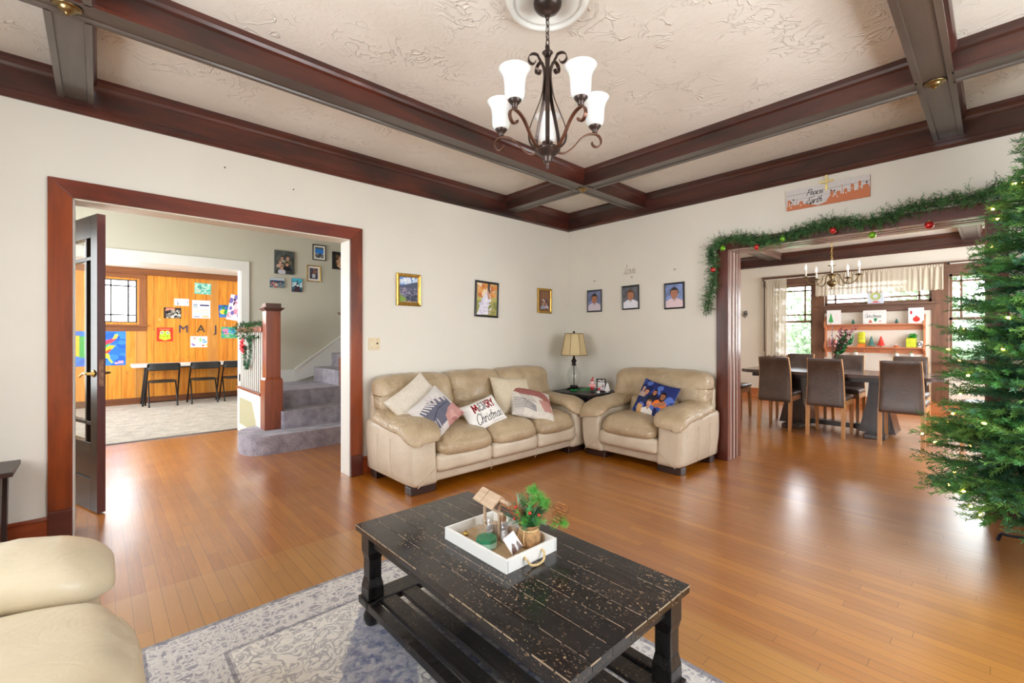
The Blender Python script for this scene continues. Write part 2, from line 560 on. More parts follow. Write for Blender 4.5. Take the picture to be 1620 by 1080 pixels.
VMAT = mat_vcol('printed_board', .65, .3)


# ---------------------------------------------------------------- mesh builder
class MB:
    def __init__(self):
        self.v, self.f, self.m, self.s = [], [], [], []

    def add(self, vs, fs, mi=0, smooth=False, X=None):
        o = len(self.v)
        if X is not None:
            vs = [X @ Vector(p) for p in vs]
        self.v.extend([tuple(p) for p in vs])
        for f in fs:
            self.f.append(tuple(i + o for i in f))
            self.m.append(mi)
            self.s.append(smooth)
        return self

    def box(self, x0, y0, z0, x1, y1, z1, mi=0, X=None):
        vs = [(x0, y0, z0), (x1, y0, z0), (x1, y1, z0), (x0, y1, z0), (x0, y0, z1), (x1, y0, z1), (x1, y1, z1), (x0, y1, z1)]
        return self.add(vs, [(0, 3, 2, 1), (4, 5, 6, 7), (0, 1, 5, 4), (1, 2, 6, 5), (2, 3, 7, 6), (3, 0, 4, 7)], mi, False, X)

    def hexa(self, a, b, mi=0, X=None):
        """a, b: bottom and top quads (4 points each)"""
        return self.add(list(a) + list(b), [(0, 3, 2, 1), (4, 5, 6, 7), (0, 1, 5, 4), (1, 2, 6, 5), (2, 3, 7, 6), (3, 0, 4, 7)], mi, False, X)

    def tube(self, pts, r, n=8, mi=0, closed=False, cap=True, flat=1.0, X=None, up=None):
        pts = [Vector(p) for p in pts]
        k = len(pts)
        rs = r if isinstance(r, (list, tuple)) else [r] * k
        vs = []
        N = None
        for i, p in enumerate(pts):
            a = pts[i - 1] if (i > 0 or closed) else pts[0]
            b = pts[(i + 1) % k] if (i < k - 1 or closed) else pts[-1]
            T = (b - a)
            if T.length < 1e-9:
                T = Vector((0, 0, 1))
            T.normalize()
            if up is not None:
                N = Vector(up) - T * Vector(up).dot(T)
                if N.length < 1e-6:
                    N = T.orthogonal()
            elif N is None:
                N = T.orthogonal()
            else:
                N = N - T * N.dot(T)
                if N.length < 1e-6:
                    N = T.orthogonal()
            N.normalize()
            B = T.cross(N)
            for j in range(n):
                q = 2 * PI * j / n
                vs.append(p + (N * math.cos(q) * flat + B * math.sin(q)) * rs[i])
        fs = []
        for i in range(k if closed else k - 1):
            for j in range(n):
                a = i * n + j
                b = i * n + (j + 1) % n
                c = ((i + 1) % k) * n + (j + 1) % n
                d = ((i + 1) % k) * n + j
                fs.append((a, b, c, d))
        self.add(vs, fs, mi, True, X)
        if cap and not closed:
            self.add([vs[j] for j in range(n)], [tuple(reversed(range(n)))], mi, False, X)
            self.add([vs[(k - 1) * n + j] for j in range(n)], [tuple(range(n))], mi, False, X)
        return self

    def lathe(self, prof, n=20, c=(0, 0, 0), mi=0, sx=1, sy=1, X=None, phase=0, smooth=True):
        vs, fs = [], []
        for r, z in prof:
            for j in range(n):
                q = 2 * PI * j / n + phase
                vs.append((c[0] + r * sx * math.cos(q), c[1] + r * sy * math.sin(q), c[2] + z))
        for i in range(len(prof) - 1):
            for j in range(n):
                fs.append((i * n + j, i * n + (j + 1) % n, (i + 1) * n + (j + 1) % n, (i + 1) * n + j))
        if prof[0][0] > 1e-5:
            fs.append(tuple(reversed(range(n))))
        if prof[-1][0] > 1e-5:
            fs.append(tuple((len(prof) - 1) * n + j for j in range(n)))
        return self.add(vs, fs, mi, smooth, X)

    def prism(self, poly, axis, a, b, mi=0, X=None, smooth=False):
        """poly: 2-D outline in the other two axes (cyclic order), extruded a..b along axis"""
        def P(u, v, w):
            return {'x': (w, u, v), 'y': (u, w, v), 'z': (u, v, w)}[axis]
        n = len(poly)
        vs = [P(u, v, a) for u, v in poly] + [P(u, v, b) for u, v in poly]
        fs = [tuple(range(n)), tuple(reversed(range(n, 2 * n)))]
        self.add(vs, fs, mi, False, X)
        return self.add(vs, [((i + 1) % n, i, i + n, (i + 1) % n + n) for i in range(n)], mi, smooth, X)

    def puff(self, c, h, r=.04, bulge=(0, 0, 0), seg=14, mi=0, fn=None, X=None, nzamp=0, nzs=9, seed=0):
        """soft rounded box: centre c, half sizes h, corner radius r, outward bulge per axis"""
        n = seg
        idx, vs, fs = {}, [], []

        def vid(i, j, k):
            key = (i, j, k)
            if key not in idx:
                idx[key] = len(vs)
                u = [2 * q / n - 1 for q in key]
                u = [math.copysign(1 - (1 - abs(q)) ** 1.0, q) for q in u]
                p = [u[a] * h[a] for a in range(3)]
                rr = min(r, min(h) * .999)
                q = [max(-(h[a] - rr), min(h[a] - rr, p[a])) for a in range(3)]
                # rounded: push the outer shell onto radius rr round the inner box
                d = Vector([p[a] - q[a] for a in range(3)])
                mx = max(abs(x) for x in d) if d.length > 0 else 0
                if d.length > 1e-9:
                    o = Vector(q) + d.normalized() * (rr if mx > 0 else 0)
                else:
                    o = Vector(p)
                for a in range(3):
                    b_, c_ = (a + 1) % 3, (a + 2) % 3
                    if abs(u[a]) > .999 or rr > h[a] * .5:
                        o[a] += bulge[a] * u[a] * (1 - u[b_] ** 2) * (1 - u[c_] ** 2)
                if nzamp:
                    w = Vector((o[0] * nzs + seed, o[1] * nzs * .6, o[2] * nzs))
                    f = noise.noise(w) + .5 * noise.noise(w * 2.3)
                    if o.length > 0:
                        o += Vector([x / max(1e-6, y) for x, y in zip(o, h)]).normalized() * f * nzamp
                if fn:
                    o = Vector(fn(o, u))
                vs.append((o[0] + c[0], o[1] + c[1], o[2] + c[2]))
            return idx[key]
        for a in range(3):
            b_, c_ = (a + 1) % 3, (a + 2) % 3
            for side in (0, n):
                for i in range(n):
                    for j in range(n):
                        q = []
                        for di, dj in ((0, 0), (1, 0), (1, 1), (0, 1)):
                            k = [0, 0, 0]
                            k[a], k[b_], k[c_] = side, i + di, j + dj
                            q.append(vid(*k))
                        fs.append(tuple(q) if side else tuple(reversed(q)))
        return self.add(vs, fs, mi, True, X)

    def build(self, name, mats, parent=None, loc=None, rot=None, bevel=0, seg=2, subsurf=0):
        me = bpy.data.meshes.new(name)
        me.from_pydata(self.v, [], self.f)
        for m in (mats if isinstance(mats, (list, tuple)) else [mats]):
            me.materials.append(m)
        me.polygons.foreach_set('material_index', self.m)
        me.polygons.foreach_set('use_smooth', self.s)
        me.update()
        o = bpy.data.objects.new(name, me)
        COL.objects.link(o)
        if parent:
            o.parent = parent
        if loc is not None:
            o.location = loc
        if rot is not None:
            o.rotation_euler = rot
        if bevel:
            b = o.modifiers.new('bevel', 'BEVEL')
            b.width = bevel
            b.segments = seg
            b.limit_method = 'ANGLE'
            b.angle_limit = R_(40)
        if subsurf:
            q = o.modifiers.new('subsurf', 'SUBSURF')
            q.levels = q.render_levels = subsurf
        return o


def tag(o, label, cat=None, group=None, kind=None):
    o['label'] = label
    if cat:
        o['category'] = cat
    if group:
        o['group'] = group
    if kind:
        o['kind'] = kind
    return o


def thing(name, label, cat, loc=(0, 0, 0), rz=0, group=None, rot=None):
    o = bpy.data.objects.new(name, None)
    o.empty_display_size = .05
    COL.objects.link(o)
    o.location = loc
    o.rotation_euler = rot if rot is not None else (0, 0, rz)
    return tag(o, label, cat, group)


def struct(o, label=None):
    o['kind'] = 'structure'
    if label:
        o['label'] = label
    return o


def copy_tree(o, parent=None):
    c = o.copy()
    COL.objects.link(c)
    c.parent = parent
    for ch in list(o.children):
        copy_tree(ch, c)
    return c


# ---------------------------------------------------------------- printed pictures (colours laid out in Python)
class Art:
    def __init__(self, W_, H_, bg):
        self.W, self.H = W_, H_
        self.a = np.zeros((H_, W_, 3))
        self.a[:] = bg
        ys, xs = np.mgrid[0:H_, 0:W_]
        self.x = (xs + .5) / W_
        self.y = (ys + .5) / H_
        self.rs = np.random.RandomState(W_ * 31 + H_)

    def put(self, mask, c, al=1.0):
        self.a[mask] = self.a[mask] * (1 - al) + np.array(c) * al
        return self

    def rect(self, x0, y0, x1, y1, c, al=1.0):
        return self.put((self.x >= x0) & (self.x <= x1) & (self.y >= y0) & (self.y <= y1), c, al)

    def ell(self, cx, cy, rx, ry, c, al=1.0):
        return self.put(((self.x - cx) / rx) ** 2 + ((self.y - cy) / ry) ** 2 <= 1, c, al)

    def poly(self, pts, c, al=1.0):
        ins = np.zeros_like(self.x, bool)
        n = len(pts)
        for i in range(n):
            (x0, y0), (x1, y1) = pts[i], pts[(i + 1) % n]
            if y0 == y1:
                continue
            cr = ((self.y > y0) != (self.y > y1)) & (self.x < (x1 - x0) * (self.y - y0) / (y1 - y0) + x0)
            ins ^= cr
        return self.put(ins, c, al)

    def line(self, pts, w, c, asp=1.0, al=1.0):
        """asp = width / height of the sheet, so that w is in sheet heights"""
        X, Y = self.x * asp, self.y
        m = np.zeros_like(X, bool)
        for (x0, y0), (x1, y1) in zip(pts[:-1], pts[1:]):
            x0, x1 = x0 * asp, x1 * asp
            dx, dy = x1 - x0, y1 - y0
            L = dx * dx + dy * dy + 1e-12
            t = np.clip(((X - x0) * dx + (Y - y0) * dy) / L, 0, 1)
            m |= (X - x0 - t * dx) ** 2 + (Y - y0 - t * dy) ** 2 <= w * w
        return self.put(m, c, al)

    def noise(self, amt, cell=1):
        h, w = self.H // cell + 1, self.W // cell + 1
        q = self.rs.uniform(-amt, amt, (h, w))
        q = np.kron(q, np.ones((cell, cell)))[:self.H, :self.W]
        self.a += q[..., None]
        return self

    def blobs(self, n, cols, r, box=(0, 0, 1, 1), asp=1.0):
        for _ in range(n):
            cx, cy = self.rs.uniform(box[0], box[2]), self.rs.uniform(box[1], box[3])
            k = self.rs.uniform(.5, 1)
            self.ell(cx, cy, r * k / asp, r * k, cols[self.rs.randint(len(cols))])
        return self

    def grad(self, c0, c1, y0=0, y1=1):
        t = np.clip((self.y - y0) / (y1 - y0), 0, 1)[..., None]
        m = (self.y >= y0) & (self.y <= y1)
        g = np.array(c0) * (1 - t) + np.array(c1) * t
        self.a[m] = g[m]
        return self

    def person(self, cx, by, s, hair, skin, shirt, asp=1.0, long=False):
        """head and shoulders standing on by, s = head height"""
        sx = s / asp
        self.poly([(cx - 1.05 * sx, by), (cx - .95 * sx, by + .75 * s), (cx - .35 * sx, by + 1.05 * s), (cx + .35 * sx, by + 1.05 * s), (cx + .95 * sx, by + .75 * s), (cx + 1.05 * sx, by)], shirt)
        self.rect(cx - .18 * sx, by + .85 * s, cx + .18 * sx, by + 1.3 * s, tuple(k * .82 for k in skin))
        if long:
            self.ell(cx, by + 1.45 * s, .5 * sx, .68 * s, hair)
        self.ell(cx, by + 1.68 * s, .43 * sx, .5 * s, hair)
        self.ell(cx, by + 1.53 * s, .37 * sx, .5 * s, skin)
        self.rect(cx - .3 * sx, by + 1.86 * s, cx + .3 * sx, by + 2.06 * s, hair)
        self.ell(cx - .14 * sx, by + 1.6 * s, .05 * sx, .03 * s, (40, 26, 20))
        self.ell(cx + .14 * sx, by + 1.6 * s, .05 * sx, .03 * s, (40, 26, 20))
        self.ell(cx, by + 1.46 * s, .05 * sx, .06 * s, tuple(k * .86 for k in skin))
        self.rect(cx - .12 * sx, by + 1.28 * s, cx + .12 * sx, by + 1.32 * s, (150, 70, 66))
        return self

    def mesh(self, name, w, h, mapf=None, mat=None, parent=None, loc=None, rot=None, back=None):
        W_, H_ = self.W, self.H
        f = mapf or (lambda u, v: ((u - .5) * w, (v - .5) * h, 0))
        vs = [f(i / W_, j / H_) for j in range(H_ + 1) for i in range(W_ + 1)]
        fs = [(j * (W_ + 1) + i, j * (W_ + 1) + i + 1, (j + 1) * (W_ + 1) + i + 1, (j + 1) * (W_ + 1) + i) for j in range(H_) for i in range(W_)]
        cols = np.clip(self.a.reshape(-1, 3), 0, 255)
        if back:
            o = len(vs)
            vs += [back(i / W_, j / H_) for j in range(H_ + 1) for i in range(W_ + 1)]
            fs += [tuple(reversed([q + o for q in ff])) for ff in fs]
            bc = np.zeros_like(cols)
            bc[:] = self.a[1, 1]
            cols = np.vstack([cols, bc])
        me = bpy.data.meshes.new(name)
        me.from_pydata(vs, [], fs)
        c = cols / 255
        c = np.where(c <= .04045, c / 12.92, ((c + .055) / 1.055) ** 2.4)
        c = np.hstack([c, np.ones((len(c), 1))])
        ca = me.color_attributes.new('Col', 'FLOAT_COLOR', 'CORNER')
        ca.data.foreach_set('color', np.repeat(c, 4, axis=0).ravel())
        me.materials.append(mat or VCOL)
        me.polygons.foreach_set('use_smooth', [bool(mapf)] * len(fs))
        me.update()
        ob = bpy.data.objects.new(name, me)
        COL.objects.link(ob)
        if parent:
            ob.parent = parent
        if loc is not None:
            ob.location = loc
        if rot is not None:
            ob.rotation_euler = rot
        return ob


# hand-lettering: strokes in a box of height 1 (x-height .5)
GL = {
    'a': (.5, [[(.42, .42), (.25, .5), (.06, .3), (.12, .04), (.28, .03), (.42, .4), (.42, .1), (.52, .05)]]),
    'c': (.42, [[(.4, .4), (.25, .5), (.07, .3), (.12, .05), (.28, 0), (.45, .12)]]),
    'e': (.42, [[(.05, .22), (.35, .28), (.3, .48), (.15, .47), (.06, .2), (.15, .02), (.3, .02), (.45, .15)]]),
    'f': (.32, [[(.4, .9), (.26, 1), (.16, .8), (.1, -.3)], [(0, .5), (.34, .5)]]),
    'h': (.48, [[(.16, 1), (.06, 0)], [(.08, .3), (.26, .5), (.36, .4), (.34, .05), (.46, .05)]]),
    'i': (.22, [[(.1, .5), (.08, .05), (.2, .03)], [(.12, .68), (.14, .72)]]),
    'm': (.68, [[(.06, .5), (.06, 0)], [(.06, .35), (.2, .5), (.28, .4), (.28, 0)], [(.28, .35), (.42, .5), (.52, .4), (.5, .05), (.62, .05)]]),
    'n': (.46, [[(.06, .5), (.06, 0)], [(.06, .35), (.22, .5), (.34, .4), (.32, .05), (.44, .05)]]),
    'o': (.46, [[(.22, .5), (.06, .28), (.2, 0), (.4, .2), (.34, .45), (.22, .5), (.46, .42)]]),
    'r': (.36, [[(.06, .5), (.06, 0)], [(.06, .3), (.2, .5), (.34, .44)]]),
    's': (.38, [[(.34, .42), (.2, .5), (.1, .38), (.3, .2), (.24, .02), (.05, .06)]]),
    't': (.32, [[(.2, .9), (.12, .1), (.24, .02)], [(0, .56), (.34, .6)]]),
    'v': (.4, [[(.03, .5), (.16, .02), (.36, .52)]]),
    'C': (.62, [[(.6, .8), (.45, 1), (.15, .8), (.05, .4), (.15, .05), (.4, -.02), (.6, .2)]]),
    'G': (.66, [[(.6, .82), (.42, 1), (.12, .8), (.05, .4), (.18, .03), (.45, 0), (.58, .4), (.36, .4)]]),
    'P': (.55, [[(.2, .95), (.1, 0)], [(.02, .8), (.3, 1), (.55, .82), (.42, .5), (.16, .48)]]),
    'E': (.55, [[(.55, .88), (.32, 1), (.14, .82), (.34, .55), (.08, .4), (.12, .05), (.4, 0), (.56, .16)]]),
    'L': (.52, [[(.3, .85), (.42, 1), (.3, .7), (.14, .1), (.02, .02), (.2, .1), (.4, -.02), (.56, .1)]]),
    'M': (.72, [[(.05, 0), (.12, .95), (.34, .25), (.58, .95), (.66, 0)]]),
    'R': (.56, [[(.08, 0), (.08, .95), (.42, .9), (.42, .55), (.1, .5), (.48, 0)]]),
    'Y': (.55, [[(.02, .95), (.26, .5), (.5, .95)], [(.26, .5), (.24, 0)]]),
    'K': (.52, [[(.08, .95), (.08, 0)], [(.46, .95), (.1, .45), (.48, 0)]]),
    ' ': (.3, []),
}


def smooth(p, n=5):
    if len(p) < 3:
        return p
    out = []
    q = [p[0]] + list(p) + [p[-1]]
    for i in range(1, len(q) - 2):
        for k in range(n):
            t = k / n
            out.append(tuple(.5 * (2 * q[i][a] + (q[i + 1][a] - q[i - 1][a]) * t + (2 * q[i - 1][a] - 5 * q[i][a] + 4 * q[i + 1][a] - q[i + 2][a]) * t * t + (3 * q[i][a] - q[i - 1][a] - 3 * q[i + 1][a] + q[i + 2][a]) * t ** 3) for a in range(len(p[0]))))
    out.append(tuple(p[-1]))
    return out


def lettering(txt, sp=1.0, slant=.2, straight=False):
    out, x = [], 0
    for ch in txt:
        a, st = GL[ch]
        for s in st:
            pts = s if (straight or ch in 'MKYR') else smooth(s, 4)
            out.append([(x + px + py * slant, py) for px, py in pts])
        x += a * sp
    return out, x


def art_text(art, txt, x0, y0, size, w, c, asp, rot=0, sp=1.0, slant=.2, squeeze=1.0):
    st, tot = lettering(txt, sp, slant)
    cr, sr = math.cos(rot), math.sin(rot)
    for s in st:
        pts = []
        for px, py in s:
            X_, Y_ = px * size * squeeze, py * size
            pts.append((x0 + (X_ * cr - Y_ * sr) / asp, y0 + X_ * sr + Y_ * cr))
        art.line(pts, w, c, asp)


def solid_text(name, txt, size, depth, mat, parent=None, loc=None, rot=None, shear=0):
    cu = bpy.data.curves.new(name, 'FONT')
    cu.body = txt
    cu.size = size
    cu.extrude = depth / 2
    cu.align_x = 'CENTER'
    cu.align_y = 'CENTER'
    cu.shear = shear
    tmp = bpy.data.objects.new(name, cu)
    me = bpy.data.meshes.new_from_object(tmp)
    bpy.data.objects.remove(tmp)
    bpy.data.curves.remove(cu)
    me.materials.clear()
    me.materials.append(mat)
    o = bpy.data.objects.new(name, me)
    COL.objects.link(o)
    if parent:
        o.parent = parent
    if loc is not None:
        o.location = loc
    if rot is not None:
        o.rotation_euler = rot
    return o


# ---------------------------------------------------------------- room shell
def wall(name, mat, axis, a0, a1, t0, t1, z0, z1, holes=()):
    """axis 'x': runs along x from a0 to a1, thickness t0..t1 in y; holes = (b0, b1, z0, z1)"""
    mb = MB()
    cuts = sorted({a0, a1} | {h[0] for h in holes} | {h[1] for h in holes})
    for c0, c1 in zip(cuts[:-1], cuts[1:]):
        mid = (c0 + c1) / 2
        hs = sorted([(h[2], h[3]) for h in holes if h[0] < mid < h[1]])
        z = z0
        segs = []
        for h0, h1 in hs:
            if h0 > z:
                segs.append((z, h0))
            z = h1
        if z < z1:
            segs.append((z, z1))
        for s0, s1 in segs:
            if axis == 'x':
                mb.box(c0, t0, s0, c1, t1, s1)
            else:
                mb.box(t0, c0, s0, t1, c1, s1)
    return struct(mb.build(name, mat))


# floors
struct(MB().box(LEFT_X - .1, FRONT_Y - .1, -.1, XW + .1, YW + .1, 0).build('floor', FLOOR), 'orange brown oak strip floor of the living room')
struct(MB().box(LEFT_X - .5, YW + .1, -.1, 5.5, 6.62, 0).build('floor', FLOOR))
struct(MB().box(XW + .1, -1.0, -.1, 9.8, YW + .1, 0).build('floor', FLOOR))
struct(MB().box(-2.0, 6.62, -.1, 2.6, 10.4, .008).build('floor_carpet', BERBER), 'beige carpet of the play room')
struct(MB().box(-1.2, 6.6, 0, 1.36, 6.635, .013).build('trim_1', STEEL))
# ceilings
struct(MB().box(LEFT_X - .1, FRONT_Y - .1, CEIL, XW + .1, YW + .1, CEIL + .1).build('ceiling', PLASTER), 'cream trowelled plaster ceiling between dark beams')
struct(MB().box(LEFT_X - .5, YW + .1, CEIL, 5.5, 6.7, CEIL + .1).build('ceiling', WALLG))
struct(MB().box(XW + .1, -1.0, CEIL, 9.8, YW + .1, CEIL + .1).build('ceiling', WALLD))
struct(MB().box(-2.0, 6.7, 2.38, 2.6, 10.4, 2.48).build('ceiling', WHITE))

OPB = (-.115, 1.573)     # doorway in the back wall
OPR = (.05, 1.752)       # opening to the dining room
OH = 2.02
wall('wall_back', WALL, 'x', LEFT_X - .1, XW, YW, YW + .165, 0, CEIL, [(OPB[0], OPB[1], 0, OH)])
wall('wall_right', WALL, 'y', FRONT_Y - .1, YW + .165, XW, XW + .135, 0, CEIL, [(OPR[0], OPR[1], 0, OH)])
wall('wall_right_dining_side', WALLD, 'y', -1.0, YW, XW + .135, XW + .27, 0, CEIL, [(OPR[0], OPR[1], 0, OH)])
wall('wall_front', WALL, 'x', LEFT_X - .1, XW + .1, FRONT_Y - .12, FRONT_Y, 0, CEIL, [(1.0, 3.2, .7, 2.2)])
wall('wall_left', WALL, 'y', FRONT_Y, YW, LEFT_X - .12, LEFT_X, 0, CEIL, [(.3, 2.3, .7, 2.2)])
# dining room
DX = 9.5
wall('wall_dining_far', WALLD, 'y', -1.0, YW + .2, DX, DX + .16, 0, CEIL, [(2.27, 2.95, .80, 2.14), (.69, 2.09, 1.73, 2.14), (-.17, .5, .80, 2.14)])
wall('wall_dining_left', WALLD, 'x', XW + .27, DX, YW, YW + .12, 0, CEIL)
wall('wall_dining_right', WALLD, 'x', XW + .27, DX, -1.0, -.88, 0, CEIL, [(5.3, 8.9, .7, 2.2)])
# hall
HY = 6.6
wall('wall_hall_far', WALLG, 'x', -1.4, 5.5, HY, HY + .1, 0, CEIL, [(-1.1, 1.342, 0, 2.045)])
wall('wall_hall_left', WALLG, 'y', YW + .165, HY, -1.42, -1.3, 0, CEIL, [(4.4, 6.1, .65, 2.2)])
wall('wall_hall_right', WALLG, 'y', YW + .165, HY, 5.4, 5.5, 0, CEIL)
# play room
PY = 10.2
wall('wall_play_far', PINE, 'x', -1.9, 2.5, PY, PY + .12, 0, 2.38, [(.035, .49, 1.43, 2.17)])
wall('wall_play_left', WHITE, 'y', HY + .1, PY, -1.72, -1.6, 0, 2.38, [(7.2, 9.8, .7, 2.15)])  # unseen side opening added to light the play room
wall('wall_play_right', WHITE, 'y', HY + .1, PY, 2.4, 2.5, 0, 2.38)


# beams: profile half-widths, hung from the ceiling
def beam(name, axis, c, a, b, mat, w=.078, zb=2.60, cap=True):
    z = CEIL
    half = [(w, zb), (w, zb + .016), (w - .009, zb + .02), (w - .009, z - .055), (w + .006, z - .045), (w + .014, z - .03), (w + .014, z)]
    prof = [(c - x, q) for x, q in reversed(half)]
    prof += [(c - w + .026, zb), (c - w + .030, zb + .009), (c + w - .030, zb + .009), (c + w - .026, zb)]
    prof += [(c + x, q) for x, q in half]
    mb = MB().prism(prof, axis, a, b)
    k = len(half)
    n = len(prof)
    # faces 2.. are the sides in profile order; the soffit boards carry floor glare in their colour
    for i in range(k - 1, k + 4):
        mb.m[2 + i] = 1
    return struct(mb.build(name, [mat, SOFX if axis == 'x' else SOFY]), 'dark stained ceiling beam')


BY = (2.695, .235)
BX = (3.41, -.1)
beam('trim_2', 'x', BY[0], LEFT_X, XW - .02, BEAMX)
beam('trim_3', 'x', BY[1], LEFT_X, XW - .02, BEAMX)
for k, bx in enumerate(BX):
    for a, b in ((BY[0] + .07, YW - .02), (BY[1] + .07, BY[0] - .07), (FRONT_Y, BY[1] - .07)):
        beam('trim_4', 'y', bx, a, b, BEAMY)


def crown(name, axis, c, sgn, a, b, mat):
    """wall crown: sgn = direction into the room"""
    z = CEIL
    p = [(0, 2.53), (.012, 2.53), (.022, 2.537), (.03, 2.548), (.03, 2.572), (.02, 2.578), (.018, 2.69), (.026, 2.70), (.034, 2.715), (.05, 2.735), (.05, z), (0, z)]
    return struct(MB().prism([(c + sgn * x, q) for x, q in p], axis, a, b).build(name, mat), 'dark stained crown moulding along the top of the wall')


crown('trim_5', 'x', YW, -1, LEFT_X, XW, BEAMX)
crown('trim_6', 'y', XW, -1, FRONT_Y, YW, BEAMY)
crown('trim_7', 'x', FRONT_Y, 1, LEFT_X, XW, BEAMX)
crown('trim_8', 'y', LEFT_X, 1, FRONT_Y, YW, BEAMY)
BOSS = []
for k, (bx, by, lab) in enumerate(((BX[0], BY[0], 'small round brass boss where the beams cross nearest the far corner'),
                                   (BX[1], BY[0], 'round brass boss on the beam crossing at the upper left'),
                                   (BX[0], BY[1], 'round brass boss on the beam crossing at the upper right'))):
    mb = MB().lathe([(0, -.036), (.006, -.034), (.009, -.028), (.014, -.024), (.022, -.02), (.03, -.012), (.032, -.006), (.045, -.004), (.05, 0)], 28)
    o = mb.build('ceiling_boss', BRASS, loc=(bx, by, 2.603))
    tag(o, lab, 'ceiling boss', 'brass bosses on the beam crossings')


def base(name, axis, c, sgn, a, b, mat, h=.15, t=.018):
    p = [(0, 0), (t, 0), (t, h - .028), (t - .004, h - .024), (t - .004, h - .02), (t + .004, h - .014), (t - .006, h), (0, h)]
    return struct(MB().prism([(c + sgn * x, q) for x, q in p], axis, a, b).build(name, mat))


CW = .104
MX = wood('mahogany_base_x', (132, 54, 24), (164, 78, 36), 'x', 12, .28, .3, dark=(80, 32, 18))
base('baseboard_back', 'x', YW, -1, LEFT_X, OPB[0] - CW, MX)
base('baseboard_back', 'x', YW, -1, OPB[1] + CW, XW, MX)
base('baseboard_right', 'y', XW, -1, OPR[1] + CW, YW, MAHY)
base('baseboard_right', 'y', XW, -1, FRONT_Y, OPR[0] - CW, MAHY)
base('baseboard_front', 'x', FRONT_Y, 1, LEFT_X, XW, MX)
base('baseboard_left', 'y', LEFT_X, 1, FRONT_Y, YW, MAHY)
base('baseboard_dining', 'y', DX, -1, -.88, YW, wood('dining_baseboard_wood', (168, 92, 48), (206, 132, 80), 'y', 12, .3, .2), h=.18)
base('baseboard_hall', 'x', HY, -1, 1.34 + .1, 1.99, WHITE, h=.14)

# casing of the doorway in the back wall (mitred), darker plinth blocks
cz = MB()
x0, x1, zt = OPB[0], OPB[1], OH
y0, y1 = YW - .022, YW
PL = .178


def quadprism(mb, q, y0_, y1_, mi=0):
    mb.hexa([(p[0], y0_, p[1]) for p in q], [(p[0], y1_, p[1]) for p in q], mi)


quadprism(cz, [(x0 - CW, PL), (x0, PL), (x0, zt), (x0 - CW, zt + CW)], y0, y1)
quadprism(cz, [(x1, PL), (x1 + CW, PL), (x1 + CW, zt + CW), (x1, zt)], y0, y1)
cz_o = cz.build('trim_9', MAHZ, bevel=.003)
struct(cz_o, 'red mahogany casing of the wide doorway to the hall')
cz = MB()
quadprism(cz, [(x0 - CW, zt + CW), (x0, zt), (x1, zt), (x1 + CW, zt + CW)], y0, y1)
struct(cz.build('trim_10', MAHX, bevel=.003))
for a in (x0 - CW, x1):
    struct(MB().box(a, YW - .027, 0, a + CW, YW, PL).build('trim_11', MAHB, bevel=.004))
# painted jambs of that doorway
jb = MB()
T1 = YW + .165
jb.box(x1 - .008, YW - .005, 0, x1 + .004, T1, zt)
jb.box(x0 - .004, YW - .005, 0, x0 + .008, T1, zt)
struct(jb.build('trim_12', WHITE, bevel=.002))
struct(MB().box(x0, YW - .005, zt - .008, x1, T1, zt + .004).build('trim_13', CREAM))
# hall side casing
hb = MB()
hb.box(x1 - .004, T1, 0, x1 + .1, T1 + .02, zt + .1)
hb.box(x0 - .1, T1, 0, x0 + .004, T1 + .02, zt + .1)
hb.box(x0 - .1, T1, zt - .004, x1 + .1, T1 + .02, zt + .1)
struct(hb.build('trim_14', WHITE))

# cased opening to the dining room: flat casing, stepped pocket-door jamb
ya, yb = OPR
dc = MB()


def sideq(mb, q, xa, xb, mi=0):
    mb.hexa([(xa, p[0], p[1]) for p in q], [(xb, p[0], p[1]) for p in q], mi)


sideq(dc, [(yb, 0), (yb + CW, 0), (yb + CW, OH + CW - .015), (yb, OH)], XW - .022, XW)
sideq(dc, [(ya - CW, 0), (ya, 0), (ya, OH), (ya - CW, OH + CW - .015)], XW - .022, XW)
struct(dc.build('trim_15', MAHD, bevel=.003), 'dark mahogany casing of the opening to the dining room')
dc = MB()
sideq(dc, [(ya - CW, OH + CW - .015), (ya, OH), (yb, OH), (yb + CW, OH + CW - .015)], XW - .022, XW)
struct(dc.build('trim_16', MAHY, bevel=.003))
JL = wood('jamb_wood', (104, 62, 52), (138, 92, 82), 'z', 12, .25, .3)
JLY = wood('jamb_wood_top', (128, 104, 96), (160, 138, 128), 'y', 12, .25, .3)
js, jt = MB(), MB()
steps = ((XW - .018, XW + .045, .006), (XW + .045, XW + .075, -.004), (XW + .075, XW + .11, .010), (XW + .11, XW + .155, -.03), (XW + .155, XW + .19, .010), (XW + .19, XW + .225, -.004), (XW + .225, XW + .288, .006))
for xa, xb, d in steps:
    js.box(xa, yb - d, 0, xb, yb + .035, OH)
    js.box(xa, ya - .035, 0, xb, ya + d, OH)
    jt.box(xa, ya, OH - d, xb, yb, OH + .035)
struct(js.build('trim_17', JL, bevel=.002))
struct(jt.build('trim_18', JLY, bevel=.002))
dd = MB()
dd.box(XW + .27, yb, 0, XW + .292, yb + .1, OH + .1)
dd.box(XW + .27, ya - .1, 0, XW + .292, ya, OH + .1)
dd.box(XW + .27, ya, OH, XW + .292, yb, OH + .1)
struct(dd.build('trim_19', wood('dining_side_casing', (150, 84, 46), (184, 112, 66), 'z', 12, .3, .2)))

